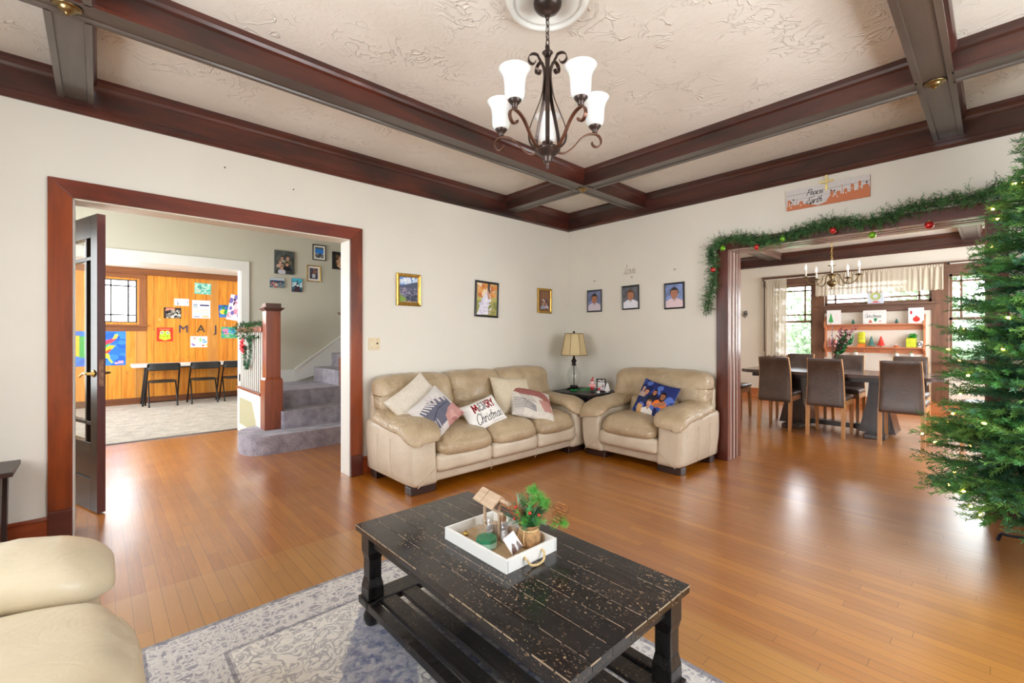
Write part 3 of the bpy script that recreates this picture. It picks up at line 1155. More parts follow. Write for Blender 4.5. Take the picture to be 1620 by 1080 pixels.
# white casing of the play room opening
pc = MB()
quadprism(pc, [(1.342, 0), (1.435, 0), (1.435, 2.16), (1.342, 2.045)], HY - .02, HY)
quadprism(pc, [(-1.2, 2.16), (-1.1, 2.045), (1.342, 2.045), (1.435, 2.16)], HY - .02, HY)
pc.box(1.33, HY - .01, 0, 1.346, HY + .12, 2.05)
pc.box(-1.1, HY - .01, 2.035, 1.342, HY + .12, 2.05)
struct(pc.build('trim_20', WHITE, bevel=.002), 'white painted casing of the play room opening')
hg = MB()
for z in (.02, 0.62):
    hg.box(1.318, HY - .03, z, 1.334, HY - .012, z + .09)
struct(hg.build('trim_21', BLACKM))


# ---------------------------------------------------------------- windows
def prairie(mb, f, u0, u1, z0, z1, us, zs, t=.008):
    for u in us:
        f(mb, u - t, u + t, z0, z1)
    for z in zs:
        f(mb, u0, u1, z - t, z + t)


def window_x(name, X0, y0_, y1_, z0_, z1_, meet=None, us=(), zs=(), frame=.035):
    """window in a wall x = X0 (looking along +x)"""
    g = thing(name, 'window', None)
    del g['label']
    g['kind'] = 'structure'
    fr = MB()
    a, b, c, d = y0_, y1_, z0_, z1_
    F = frame
    fr.box(X0 + .03, a, c, X0 + .09, a + F, d)
    fr.box(X0 + .03, b - F, c, X0 + .09, b, d)
    fr.box(X0 + .03, a, c, X0 + .09, b, c + F * 1.3)
    fr.box(X0 + .03, a, d - F, X0 + .09, b, d)
    if meet:
        fr.box(X0 + .03, a, meet - .018, X0 + .08, b, meet + .018)
    prairie(fr, lambda m_, p, q, r, s: m_.box(X0 + .05, p, r, X0 + .07, q, s), a, b, (meet or c), d, us, zs, .013)
    fr.build('window_frame', OAKD, g)
    MB().box(X0 + .059, a + F, c + F, X0 + .062, b - F, d - F).build('pane', GLASS, g)
    return g


window_x('window_1', DX, 2.27, 2.95, .80, 2.14, 1.46, (2.40, 2.82), (1.585, 2.03))
window_x('window_2', DX, .69, 2.09, 1.73, 2.14, None, (.84, 1.94), (1.835, 2.03))
window_x('window_3', DX, -.17, .5, .80, 2.14, 1.46, (-.04, .37), (1.585, 2.03))
wc = MB()
for a, b in ((2.95, 3.06), (2.09, 2.27), (.5, .69), (-.28, -.17)):
    wc.box(DX - .022, a, .62 if a not in (2.09, .5) else .0 + .18, DX, b, 2.30)
struct(wc.build('trim_22', OAKD, bevel=.003))
wc = MB()
wc.box(DX - .024, -.30, 2.14, DX, 3.08, 2.30)
wc.box(DX - .034, -.33, 2.30, DX, 3.11, 2.325)
wc.box(DX - .02, .69, 1.60, DX, 2.09, 1.70)
wc.box(DX - .07, .60, 1.70, DX + .03, 2.16, 1.73)
for a, b in ((2.2, 3.12), (-.34, .68)):
    wc.box(DX - .06, a, .77, DX + .03, b, .80)
    wc.box(DX - .02, a + .03, .66, DX, b - .03, .77)
struct(wc.build('trim_23', OAKDY, bevel=.003), 'brown oak window head, rail and sills in the dining room')
crown('trim_24', 'y', DX, -1, -.88, YW, BEAMY).name = 'trim_24'
# dining room crown sits lower than its ceiling beams
beam('trim_25', 'x', 2.87, XW + .27, DX - .02, wood('dining_beam_wood', (100, 72, 60), (150, 122, 108), 'x', 9, .3, .25), w=.1, zb=2.63)
beam('trim_26', 'x', .26, XW + .27, DX - .02, wood('dining_beam_wood_pale', (100, 72, 60), (150, 122, 108), 'x', 9, .3, .25), w=.1, zb=2.63)
crown('trim_27', 'x', YW, -1, XW + .27, DX, BEAMX)

# play room window
g = thing('window_4', 'window', None)
del g['label']
g['kind'] = 'structure'
fr = MB()
a, b, c, d = .035, .49, 1.43, 2.17
for bx in ((a - .03, c - .03, a + .02, d + .03), (b - .02, c - .03, b + .03, d + .03), (a, c - .03, b, c + .02), (a, d - .02, b, d + .03)):
    fr.box(bx[0], PY + .02, bx[1], bx[2], PY + .07, bx[3])
for u in (.15, .375):
    fr.box(u - .012, PY + .03, c, u + .012, PY + .05, d)
for z in (1.56, 2.06):
    fr.box(a, PY + .03, z - .012, b, PY + .05, z + .012)
fr.build('window_frame', M('dark_lead_grey', (66, 62, 66), .4), g)
MB().box(a, PY + .039, c, b, PY + .041, d).build('pane', GLASS, g)
pw = MB()
pw.box(b + .03, PY - .02, 1.38, b + .125, PY, 2.27)
pw.box(a - .125, PY - .02, 1.38, a - .03, PY, 2.27)
struct(pw.build('trim_28', OAKP, bevel=.003))
pw = MB()
pw.box(a - .125, PY - .021, d + .03, b + .125, PY, 2.27)
pw.box(a - .16, PY - .05, 1.36, b + .15, PY + .01, 1.39)
pw.box(a - .125, PY - .018, 1.28, b + .125, PY, 1.36)
struct(pw.build('trim_29', OAKPX, bevel=.003))
struct(MB().box(-1.6, PY - .035, 2.27, 2.4, PY, 2.38).build('trim_30', OAKPX, bevel=.004))
struct(MB().box(-1.6, PY - .016, 0.008, 2.4, PY, .12).build('baseboard_play', wood('play_baseboard', (96, 52, 26), (124, 72, 38), 'x', 12, .4)))

# rear windows of the living room, the entry glass and the other side windows
for nm, pts in (('window_5', ('x', FRONT_Y - .07, 1.0, 3.2, 2)), ('window_6', ('y', LEFT_X - .07, .3, 2.3, 2)), ('window_7', ('x', -.95, 5.3, 8.9, 2))):
    ax, c, a, b, n = pts
    fr = MB()
    g = thing(nm, 'window', None)
    del g['label']
    g['kind'] = 'structure'

    def bx(a_, b_, z0_, z1_):
        fr.box(a_, c - .02, z0_, b_, c + .02, z1_) if ax == 'x' else fr.box(c - .02, a_, z0_, c + .02, b_, z1_)
    for k in range(4):
        u = a + (b - a) * k / 3
        bx(u - .05, u + .05, .7, 2.2)
    for z in (.72, 1.45, 2.18):
        bx(a, b, z - .025, z + .025)
    fr.build('window_frame', OAKD, g)

# ---------------------------------------------------------------- outdoors beyond the windows
LAWN = mat_carpet('lawn', (96, 112, 80), (120, 134, 98), 6, 1)
struct(MB().box(9.9, -16, -.6, 40, 22, -.5).build('floor_lawn', LAWN))
HEDGE = M('pale_foliage', (104, 124, 92), .8, var=.25, vscale=6)


def leafy(name, label, c, r, n, mat, seed, group=None, size=.12):
    rr = random.Random(seed)
    mb = MB()
    for _ in range(n):
        u, w, q = rr.uniform(-1, 1), rr.uniform(0, 2 * PI), rr.uniform(.6, 1) ** .5
        p = Vector((math.sqrt(1 - u * u) * math.cos(w), math.sqrt(1 - u * u) * math.sin(w), u)) * q
        p = Vector((c[0] + p[0] * r[0], c[1] + p[1] * r[1], c[2] + p[2] * r[2]))
        a = Vector((rr.gauss(0, 1), rr.gauss(0, 1), rr.gauss(0, 1))).normalized()
        b = a.orthogonal().normalized() * size * rr.uniform(.6, 1.2)
        a = a * size * rr.uniform(.6, 1.2)
        mb.add([p - a, p - b * .6, p + a, p + b * .6], [(0, 1, 2, 3)])
    o = mb.build(name, mat)
    return tag(o, label, 'tree', group)


leafy('garden_shrub', 'pale green shrub outside behind the curtained dining window', (14.5, 4.2, .9), (1.4, 1.7, 1.7), 1500, HEDGE, 1, 'garden greenery outside the dining windows')
leafy('garden_tree', 'leafy green tree outside the dining window beside the fir', (15.5, .2, 1.6), (1.8, 1.9, 2.1), 2200, HEDGE, 2, 'garden greenery outside the dining windows')
leafy('garden_tree', 'distant treetop outside seen below the gathered valance', (21, 2.6, 1.2), (2, 3.4, 1.3), 1500, HEDGE, 3, 'garden greenery outside the dining windows', .2)


# ================================================================ SEATING
def wrinkle(o, amp, seed, along=1):
    """soft gathers"""
    return amp * math.sin(o[0] * 60 + 5 * noise.noise(Vector((o[0] * 5 + seed, o[1] * 5, o[2] * 5))))


def arm_pad(side, L=.70, w=.15, h=.085, seed=0, drop=.10):
    """pillow arm: side = -1 / +1, centred on x = 0, front at y = 0, running back; droops over the front"""
    mb = MB()
    n, k = 34, 40
    vs, fs = [], []
    for i in range(n + 1):
        t = (i / n) ** 1.7
        y = -.045 + t * L
        end = math.sqrt(max(0, 1 - (max(0, .16 - t) / .16) ** 2)) if t < .16 else 1.0
        if t > .93:
            end = math.sqrt(max(0, 1 - ((t - .93) / .07) ** 2)) * .6 + .4
        zc = -drop * max(0, 1 - t / .30) ** 1.6 + .02 * t + .055 * max(0, t - .55)
        ww = w * (.45 + .55 * end) * (1 - .12 * t)
        hh = h * (.25 + .75 * end)
        for j in range(k):
            q = 2 * PI * j / k
            cx, cz = math.cos(q), math.sin(q)
            x = math.copysign(abs(cx) ** .75, cx) * ww
            z = math.copysign(abs(cz) ** .8, cz) * hh
            if z < 0:
                z *= .75
            # lip droops over the outer face of the arm
            if cx * side > 0:
                z -= .035 * abs(cx) ** 2
            g = noise.noise(Vector((x * 6 + seed, y * 22, z * 6))) * .006 + noise.noise(Vector((x * 3, y * 60 * t + seed, z * 4))) * .004 * t
            r = math.hypot(x, z) + 1e-6
            x, z = x * (1 + g / r), z * (1 + g / r)
            vs.append((x, y, zc + z))
    for i in range(n):
        for j in range(k):
            fs.append((i * k + j, i * k + (j + 1) % k, (i + 1) * k + (j + 1) % k, (i + 1) * k + j))
    fs.append(tuple(reversed(range(k))))
    fs.append(tuple(n * k + j for j in range(k)))
    return mb.add(vs, fs, 0, True)


def make_seat(kind, label, cat, width, n, loc, rz, mats=None, arm=.245, depth=.80, seed=0, padz=.50, drop=.08, padl=.70, pady=0, seatz=0, padh=.066):
    """local frame: front at y = 0 facing -y, x across, back at y = depth"""
    CUSH, BODY = mats or (LEATH, LEATHB)
    t = thing(kind, label, cat, loc, rz)
    hw = width / 2
    inner = hw - arm
    # body: base, two flared arms, back shell
    b = MB()
    b.puff((0, depth / 2 + .03, .155), (hw - .02, depth / 2 - .03, .095), .025, seg=10)
    for s in (-1, 1):
        def flare(o, u, s=s):
            z = (o[2] + .2) / .4
            o[0] += s * (.022 * z + .012 * math.sin(PI * min(1, max(0, z))))
            o[1] -= .012 * math.sin(PI * min(1, max(0, z))) * (u[1] < 0) * abs(u[1])
            return o
        b.puff((s * (hw - arm / 2 - .012), depth / 2, .275), (arm / 2 - .01, depth / 2 - .01, .215), .035, seg=14, fn=flare)
    b.puff((0, depth - .06, .40), (hw - .035, .05, .33), .04, seg=12)
    b.build('body', BODY, t)
    # seams: thin piping on the arm fronts and base
    def seam(pts, r=.0025):
        MB().tube(pts, r, 5).build('seam', BODY, t)
    for s in (-1, 1):
        pts = [(s * (hw - .05), -.004, .07), (s * (inner + .02), -.004, .21)]
        seam([(p[0], p[1] - .001, p[2]) for p in pts], .003)
    for i in range(1, n):
        xx = -inner + 2 * inner * i / n
        seam([(xx, .024, .065), (xx, -.0, .1), (xx, .0, .145)])
    for s in (-1, 1):
        for yy in (.30, .52):
            seam([(s * (hw + .001), yy, .09), (s * (hw + .017), yy, .25), (s * (hw + .016), yy, .40)])
    # front border under the seat cushions
    fb = MB()
    for i in range(n):
        w = 2 * (inner + .025) / n
        fb.puff((-(inner + .025) + w * (i + .5), .055, .22), (w / 2 - .001, .078, .072), .04, (0, .012, .004), seg=12, nzamp=.003, nzs=12, seed=seed + i)
    fb.build('front_border', BODY, t)
    w = 2 * inner / n
    for i in range(n):
        cx = -inner + w * (i + .5)

        def sag(o, u, i=i):
            fr = max(0, -u[1])
            o[2] += .018 * (1 - u[0] ** 2) * (u[2] + 1) / 2 - .05 * fr ** 3 * (.25 + .375 * (u[2] + 1))
            o[2] += wrinkle(o, .003, seed + i) * (fr ** 2) * max(0, u[2])
            o[1] -= .03 * (1 - u[0] ** 2) * fr
            return o
        MB().puff((cx, .30, .352 + seatz), (w / 2 + .002, .335, .084), .08, (0, .0, .018), seg=26, fn=sag, nzamp=.004, nzs=7, seed=seed + 3 * i).build('seat_cushion', CUSH, t)

        def lean(o, u, i=i):
            o[1] += .22 * o[2]
            o[2] -= .02 * abs(u[0]) ** 4 * (u[2] > 0)
            o[1] += wrinkle(o, .003, seed + i + 9) * (abs(u[2]) > .5)
            return o
        MB().puff((cx * 1.0, depth - .235, .50), (w / 2 + .008, .105, .13), .09, (0, .02, 0), seg=18, fn=lean, nzamp=.008, nzs=9, seed=seed + 50 + i).build('lumbar_cushion', CUSH, t)
        if n == 1:
            bw, bx_ = hw - .035, 0
        else:
            mid = .30
            out = (hw - .035 - mid) / 2
            bw = mid if i == 1 else out
            bx_ = 0 if i == 1 else (i - 1) * (mid + out)
        MB().puff((bx_, depth - .165, .70), (bw + .004, .125, .158), .075, (0, .03, .008), seg=26, fn=lean, nzamp=.010, nzs=8, seed=seed + 70 + i).build('back_cushion', CUSH, t)
    for s in (-1, 1):
        p = arm_pad(s, padl, arm / 2 + .032, padh, seed + s, drop)
        p.build('arm_pad', CUSH, t, loc=(s * (hw - arm / 2 + .004), pady, padz))
    for s in (-1, 1):
        for yy in (.105, depth - .12):
            MB().box(-.11, -.05, 0, .11, .05, .062).build('foot', DARKW, t, loc=(s * (hw - .14), yy, .0), bevel=.006)
    return t


sofa = make_seat('sofa', 'tan leather three-seat sofa against the wall beside the hall doorway', 'sofa', 2.09, 3, (2.725, 2.905, 0), 0)
chair_r = make_seat('armchair', 'wide tan leather armchair left of the dining room opening', 'armchair', 1.06, 1, (3.60, 2.335, 0), R_(-90), seed=20)
chair_l = make_seat('armchair', 'cream leather armchair cut off at the lower left corner', 'armchair', 1.13, 1, (.008, 1.275, 0), R_(90), (LEATHC, LEATHC), seed=40, depth=.84, arm=.29, padz=.585, drop=.04, padl=.76, pady=.02, seatz=.135, padh=.076)
for s in (-1, 1):
    pts = [(s * (.565 - .141) - s * .150 * (.55 + .45 * min(1, (k + .6) / 3)), -.012 + .70 * k / 14, .572 - .040 * max(0, 1 - k / 5) ** 1.6) for k in range(15)]
    MB().tube(smooth(pts, 3), .0035, 6).build('piping', LEATHC, chair_l)


# ---------------------------------------------------------------- throw pillows
def pillow_maps(w, h, t, edge=.0, seed=0, lump=.006):
    def f(u, v, s):
        a, b = 2 * u - 1, 2 * v - 1
        k = 1 - .07 * (1 - b * b) * abs(a) ** 3
        k2 = 1 - .07 * (1 - a * a) * abs(b) ** 3
        q = max(0, (1 - a ** 4) * (1 - b ** 4)) ** .55
        q *= (1 - .35 * (a * a + b * b) / 2)
        g = noise.noise(Vector((a * 2.2 + seed, b * 2.2, s))) * lump * 2 * q
        return (a * w / 2 * k, b * h / 2 * k2, s * (t / 2 * q + g) + noise.noise(Vector((a * 1.3, b * 1.3, seed))) * lump)
    return (lambda u, v: f(u, v, 1)), (lambda u, v: f(u, v, -1))


def pillow(name, label, art, w, h, t, loc, rot, seed=0, mat=None):
    fr, bk = pillow_maps(w, h, t, seed=seed)
    o = art.mesh(name, w, h, fr, mat or VFAB, back=bk)
    o.location = loc
    o.rotation_euler = rot
    me = o.data
    bm = bmesh.new()
    bm.from_mesh(me)
    bmesh.ops.remove_doubles(bm, verts=bm.verts, dist=1e-5)
    bm.to_mesh(me)
    bm.free()
    return tag(o, label, 'pillow', 'throw pillows on the tan sofa')


def face_rot(nx, ny, nz, spin=0):
    """rotation taking local +z to (nx,ny,nz) with local y mostly up, then spin about the normal"""
    z = Vector((nx, ny, nz)).normalized()
    y = Vector((0, 0, 1)) - z * z.z
    y.normalize()
    x = y.cross(z)
    m = Matrix((x, y, z)).transposed().to_4x4() @ Matrix.Rotation(spin, 4, 'Z')
    return m.to_euler()


def linen(n=70, c=(216, 206, 190)):
    return Art(n, n, c).noise(9)


# linen pillow with a printed one in front of it, left
A = linen(64, (214, 204, 188))
pillow('throw_pillow', 'plain cream linen pillow tipped on its corner at the left end of the sofa', A, .43, .43, .13, (1.945, 3.225, .625), face_rot(-.2, -.88, .50, R_(36)), 1)
A = linen(100, (206, 200, 194))
A.poly([(0, .30), (.12, .74), (.40, .80), (.62, .76), (.88, .62), (.90, .30), (.62, .18), (.2, .16)], (98, 98, 112))
A.poly([(.42, 0), (.52, .28), (.72, .38), (1, .40), (1, 0)], (186, 138, 132))
for q in range(7):
    A.line([(.0 + q * .05, .98 - q * .02), (.04 + q * .09, .62)], .014, (208, 200, 196))
for q in range(4):
    A.ell(.48 + .11 * q, .80 - .05 * q, .035, .11, (196, 186, 184))
    A.line([(.04 + q * .07, .1), (.10 + q * .07, .36)], .012, (188, 182, 182))
A.line([(.25, .4), (.5, .52), (.8, .5)], .010, (60, 60, 76))
A.blobs(10, [(168, 116, 112), (200, 156, 148)], .07, (.55, .02, .98, .3))
A.noise(6)
pillow('throw_pillow', 'grey and blush botanical print pillow leaning on the left sofa arm', A, .34, .34, .12, (1.995, 3.06, .585), face_rot(-.25, -.84, .5, R_(40)), 2)
# merry christmas lumbar pillow
A = linen(150, (236, 233, 228))
A = Art(150, 96, (236, 233, 228)).noise(4)
asp = .44 / .28
ch = Art(150, 96, (176, 30, 38))
st, tot = lettering('MERRY', 1.04, 0, True)
mask_before = A.a.copy()
for i, s in enumerate(st):
    for p0 in range(len(s) - 1):
        A.line([(.22 + s[p0][0] * .32 / asp, .58 + s[p0][1] * .28), (.22 + s[p0 + 1][0] * .32 / asp, .58 + s[p0 + 1][1] * .28)], .03, (180, 30, 40), asp)
ltr = (np.abs(A.a - mask_before).sum(2) > 60)
pl = ltr & (((A.x * 26).astype(int) + (A.y * 17).astype(int)) % 2 == 0)
A.a[pl] = (40, 22, 26)
mid = ltr & (A.x > .36) & (A.x < .56)
A.a[mid] = (150, 146, 146)
art_text(A, 'Christmas', .15, .17, .34, .013, (34, 32, 34), asp, 0, 1.0, .3, .86)
A.line([(.55, .08), (.9, .08)], .007, (34, 32, 34), asp)
pillow('throw_pillow', 'small white lumbar pillow with Merry Christmas lettering', A, .42, .27, .10, (2.49, 3.07, .515), face_rot(-.05, -.78, .6, R_(14)), 3)
A = linen(64, (208, 194, 168))
pillow('throw_pillow', 'plain beige linen pillow standing against the sofa back on the right', A, .45, .42, .13, (3.00, 3.24, .60), face_rot(-.1, -.85, .50, R_(-6)), 4)
A = linen(80, (212, 204, 192))
A.poly([(0, .78), (.2, 1), (.7, 1), (1, .62), (1, .42), (.6, .64), (.2, .62)], (158, 98, 92))
A.poly([(.6, .5), (.9, .6), (.95, .2), (.72, .18)], (190, 140, 128))
for q in range(6):
    A.line([(.06, .5 - q * .06), (.3, .46 - q * .05), (.52, .3 - q * .03)], .012, (128, 124, 128))
    A.line([(.2 + .05 * q, .62), (.3 + .05 * q, .4)], .007, (110, 106, 110))
A.rect(0, .0, .25, .42, (186, 178, 172), .6)
A.noise(7)
pillow('throw_pillow', 'white and rust botanical print pillow slumped on the right sofa cushion', A, .47, .42, .12, (3.10, 3.085, .535), face_rot(-.05, -.62, .78, R_(-24)), 5)

# photo pillow on the armchair
A = Art(110, 96, (38, 48, 104))
A.blobs(40, [(60, 80, 150), (30, 34, 80), (86, 110, 180)], .09)
for cx, by, s, hr, sk, sh, lg in ((.3, .38, .17, (60, 44, 36), (196, 140, 110), (46, 56, 90), False), (.52, .46, .15, (30, 20, 16), (170, 112, 84), (34, 36, 50), True),
                                  (.75, .36, .19, (30, 22, 20), (150, 98, 72), (236, 120, 44), True), (.5, .08, .19, (120, 80, 50), (208, 154, 124), (232, 228, 222), False), (.17, .5, .13, (150, 150, 160), (200, 150, 124), (180, 160, 150), False)):
    A.person(cx, by, s, hr, sk, sh, 1.14, lg)
A.rect(.2, .0, .34, .3, (206, 160, 100))
A.rect(.7, .0, .82, .25, (40, 44, 90))
A.poly([(.62, .42), (.86, .56), (.9, .46), (.66, .32)], (170, 112, 84))
o = pillow('throw_pillow', 'blue and orange family photo pillow propped on the armchair seat', A, .42, .38, .12, (3.90, 2.22, .575), face_rot(-.86, .10, .40, R_(-10)), 6)
o['group'] = 'photo pillow'
del o['group']

# ================================================================ COFFEE TABLE, TRAY
RUGZ = .009
rug = MB().puff((0, 0, RUGZ / 2), (.74, 1.16, RUGZ / 2), .004, seg=8)
o = rug.build('area_rug', mat_rug(), loc=(.845, 1.052, 0))
for p in o.data.polygons:
    p.use_smooth = False
tag(o, 'faded grey and blue medallion area rug under the coffee table', 'rug')

TOPM = mat_distressed('distressed_table_top', axis='y', amount=.61, rough=.14)
tb = thing('coffee_table', 'distressed black wooden coffee table with slatted lower shelf on the rug', 'coffee table', (1.071, 1.228, RUGZ))
HW, HL, TZ = .289, .574, .411
mb = MB()
nP = 7
for i in range(nP):
    a = -HW + 2 * HW * i / nP
    mb.box(a + (.0007 if i else 0), -HL, TZ - .024, a + 2 * HW / nP - (.0007 if i < nP - 1 else 0), HL, TZ)
top_planks = mb
# rubbed-through lines along the plank joints and edges, with ragged breaks
ck = MB()
r2 = random.Random(3)
for i in range(1, nP):
    a = -HW + 2 * HW * i / nP
    y = -HL + .02
    while y < HL - .02:
        L = r2.uniform(.008, .06)
        if r2.random() < .84:
            w = r2.uniform(.0003, .0011)
            ck.box(a - w, y, TZ - .004, a + w, min(HL - .01, y + L), TZ + .0003)
        y += L + r2.uniform(0, .012)
for sx in (-1, 1):
    y = -HL
    while y < HL:
        L = r2.uniform(.02, .09)
        if r2.random() < .75:
            w = r2.uniform(.0008, .002)
            ck.box(sx * HW - w, y, TZ - .0045, sx * HW + w * .3 * sx + w, min(HL, y + L), TZ - .0008)
        y += L + .006
for sy in (-1, 1):
    x = -HW
    while x < HW:
        L = r2.uniform(.02, .08)
        if r2.random() < .8:
            w = r2.uniform(.0008, .002)
            ck.box(x, sy * HL - w, TZ - .0045, min(HW, x + L), sy * HL + w * .4, TZ - .0008)
        x += L + .008
o_ = len(top_planks.v)
top_planks.v += ck.v
top_planks.f += [tuple(i + o_ for i in f) for f in ck.f]
top_planks.m += [1] * len(ck.f)
top_planks.s += ck.s
top_planks.build('tabletop', [TOPM, CHIPPED], tb, bevel=.0012)
ap = MB()
for s in (-1, 1):
    ap.box(s * (HW - .05) - .011, -HL + .06, TZ - .085, s * (HW - .05) + .011, HL - .06, TZ - .024)
    ap.box(-HW + .06, s * (HL - .05) - .011, TZ - .085, HW - .06, s * (HL - .05) + .011, TZ - .024)
ap.build('apron', BLACKL, tb, bevel=.002)
lg = MB()
PR = [(.033, TZ - .024), (.033, TZ - .105), (.0265, TZ - .135), (.0265, .20), (.033, .165), (.034, .118)]
for i in range(len(PR) - 1):
    (r0, z0), (r1, z1) = PR[i], PR[i + 1]
    q = lambda r, z: [(-r, -r, z), (r, -r, z), (r, r, z), (-r, r, z)]
    lg.hexa(q(r1, z1), q(r0, z0))
lgm = None
for sx in (-1, 1):
    for sy in (-1, 1):
        o = lg.build('leg', BLACKZ, tb, loc=(sx * (HW - .05), sy * (HL - .05), 0), bevel=.002)
        if lgm:
            o.data = lgm
        lgm = o.data
sh = MB()
SZ0, SZ1 = .088, .118
for s in (-1, 1):
    sh.box(-HW + .008, s * (HL - .05) - .045, SZ0, HW - .008, s * (HL - .05) + .045, SZ1)
    sh.box(s * (HW - .028) - .02, -HL + .08, SZ0, s * (HW - .028) + .02, HL - .08, SZ1)
sh.build('shelf_frame', BLACKX, tb, bevel=.003)
for i in range(5):
    a = -HW + .05 + (2 * HW - .10) * i / 5
    w = (2 * HW - .10) / 5
    MB().box(a + .015, -HL + .09, SZ0 + .008, a + w - .015, HL - .09, SZ1 - .004).build('shelf_slat', BLACKL, tb, bevel=.002)
ft = MB().lathe([(0, 0), (.016, 0), (.022, .008), (.030, .028), (.030, .045), (.022, .062), (.018, .07), (.026, .078), (.026, SZ0)], 20)
for sx in (-1, 1):
    for sy in (-1, 1):
        ft.build('bun_foot', BLACKZ, tb, loc=(sx * (HW - .045), sy * (HL - .045), 0))

TT = RUGZ + TZ                                  # table-top height
ty = thing('serving_tray', 'white wooden tray with rope handles in the middle of the coffee table', 'tray', (1.10, 1.263, TT))
tw, tl, th = .118, .172, .046
mb = MB()
for s in (-1, 1):
    mb.box(s * tw - .005, -tl - .005, 0, s * tw + .005, tl + .005, th)
    mb.box(-tw, s * tl - .005, 0, tw, s * tl + .005, th)
mb.build('tray_rim', M('white_tray_paint', (232, 231, 226), .4), ty, bevel=.0015)
MB().box(-tw, -tl, .001, tw, tl, .008).build('tray_base', wood('tray_base_wood', (176, 148, 110), (206, 180, 142), 'y', 20, .55), ty)
rope = M('jute_rope', (206, 178, 128), .9, var=.2, vscale=200, bmp=.6, bscale=400)
for s in (-1, 1):
    pts = [(-.042, s * (tl + .004), .03), (-.042, s * (tl + .018), .026), (-.03, s * (tl + .028), .008), (0, s * (tl + .033), .004), (.03, s * (tl + .028), .008), (.042, s * (tl + .018), .026), (.042, s * (tl + .004), .03)]
    MB().tube(smooth(pts, 4), .0042, 8).build('rope_handle', rope, ty)
TB = TT + .0085

# wishing well / stable of driftwood
DRIFT = wood('driftwood', (176, 146, 118), (212, 186, 158), 'z', 60, .7)
DRIFTY = wood('driftwood_roof', (178, 150, 122), (214, 190, 162), 'y', 60, .7)
ww = thing('wooden_wishing_well', 'small driftwood well with plank roof at the back of the white tray', 'ornament', (1.125, 1.335, TB), R_(-8))
for k, (px, py) in enumerate(((0, -.047), (0, .047))):
    MB().tube([(px, py, 0), (px, py, .115)], .006, 8).build('post', DRIFT, ww)
ww.scale = (1.12, 1.12, 1.18)
rf = MB()
for sgn in (-1, 1):
    for k in range(2):
        y0_, y1_ = (-.062, .012) if k == 0 else (.015, .062)
        X = Matrix.Translation((sgn * 0, 0, .138)) @ Matrix.Rotation(sgn * R_(38), 4, 'Y')
        rf.box(0 if sgn > 0 else -.052, y0_, -.003, .052 if sgn > 0 else 0, y1_, .003, 0, X)
rf.build('roof', DRIFTY, ww, bevel=.001)
MB().tube([(0, -.075, .085), (0, .07, .085)], .0055, 8).tube([(0, -.105, .128), (0, -.06, .128)], .0065, 8).build('crank_roller', DRIFT, ww)
MB().lathe([(.024, 0), (.026, .02), (.024, .035), (.021, .035), (.021, .005), (0, .005)], 20).build('well_curb', DRIFT, ww)

# candle jar
cj = thing('candle_jar', 'octagonal glass jar of green candle wax at the front of the tray', 'candle', (1.045, 1.270, TB))
cj.scale = (1.25, 1.25, 1.1)
MB().lathe([(.030, 0), (.033, .004), (.033, .045), (.026, .052), (.026, .06)], 8, phase=R_(22.5), smooth=False).build('glass_jar', GLASS, cj)
MB().lathe([(.0, .002), (.0315, .002), (.0315, .020), (0, .020)], 8, phase=R_(22.5), smooth=False).build('wax', M('pale_mint_wax', (176, 222, 204), .4, sss=.3), cj)
MB().lathe([(.0, .0202), (.0315, .0202), (.0315, .030), (0, .030)], 8, phase=R_(22.5), smooth=False).build('wax', M('green_wax', (24, 136, 92), .3, sss=.2), cj)
MB().lathe([(.027, .058), (.030, .06), (.030, .066), (.012, .074), (.010, .08), (.015, .087), (.010, .094), (0, .096)], 16).build('glass_lid', GLASS, cj)
MB().tube([(0, 0, .032), (.001, 0, .04)], .0008, 5).build('wick', BLACKP, cj)

# nativity figurines
PORC = M('glazed_porcelain', (226, 226, 228), .3, var=.06, vscale=40)
PTAN = M('tan_ceramic', (196, 148, 106), .5, var=.1, vscale=60)
SILV = M('silver_glaze', (176, 176, 182), .25, .6)


def figurine(label, loc, h, robe, hood, rz=0):
    t = thing('figurine', label, 'figurine', loc, rz, 'nativity figurines in the tray')
    MB().lathe([(.017, 0), (.018, .01), (.015, .03), (.011, .045), (.012, .054), (.007, .06)], 16, sy=.85).build('robe', robe, t)
    MB().lathe([(0, .056), (.006, .058), (.0085, .066), (.007, .075), (0, .079)], 12).build('head', PTAN, t)
    MB().lathe([(.010, .054), (.0115, .064), (.0098, .076), (0, .083)], 12, c=(0, .003, 0)).build('hood', hood, t)
    MB().tube([(-.011, -.004, .047), (-.006, -.016, .038), (.006, -.016, .038), (.011, -.004, .047)], .004, 7).build('arms', robe, t)
    t.scale = (h / .083,) * 3
    return t


figurine('kneeling white figurine in a pale hood beside the burlap pot', (1.118, 1.258, TB), .062, PORC, SILV, R_(20))
figurine('standing figurine with a tan hood behind the white one', (1.150, 1.292, TB), .082, PORC, PTAN)
figurine('silver glazed figurine half hidden behind the candle jar lid', (1.10, 1.318, TB), .072, SILV, PORC, R_(-40))
mg = thing('manger', 'tiny tan wooden manger crib beside the figurines', 'figurine', (1.152, 1.335, TB), R_(20))
MB().box(-.02, -.011, .004, .02, .011, .016).build('crib', DRIFTY, mg, bevel=.003)
MB().puff((0, 0, .018), (.015, .007, .005), .004, seg=6).build('swaddled_bundle', PORC, mg)
dw = MB().puff((0, 0, .014), (.014, .024, .014), .012, seg=8, nzamp=.002, nzs=60).build('driftwood_block', DRIFTY, loc=(1.178, 1.285, TB + .022), rot=(0, .3, .2))
dw.location.z = TB + .0
tag(dw, 'small driftwood block behind the standing figurine', 'ornament')
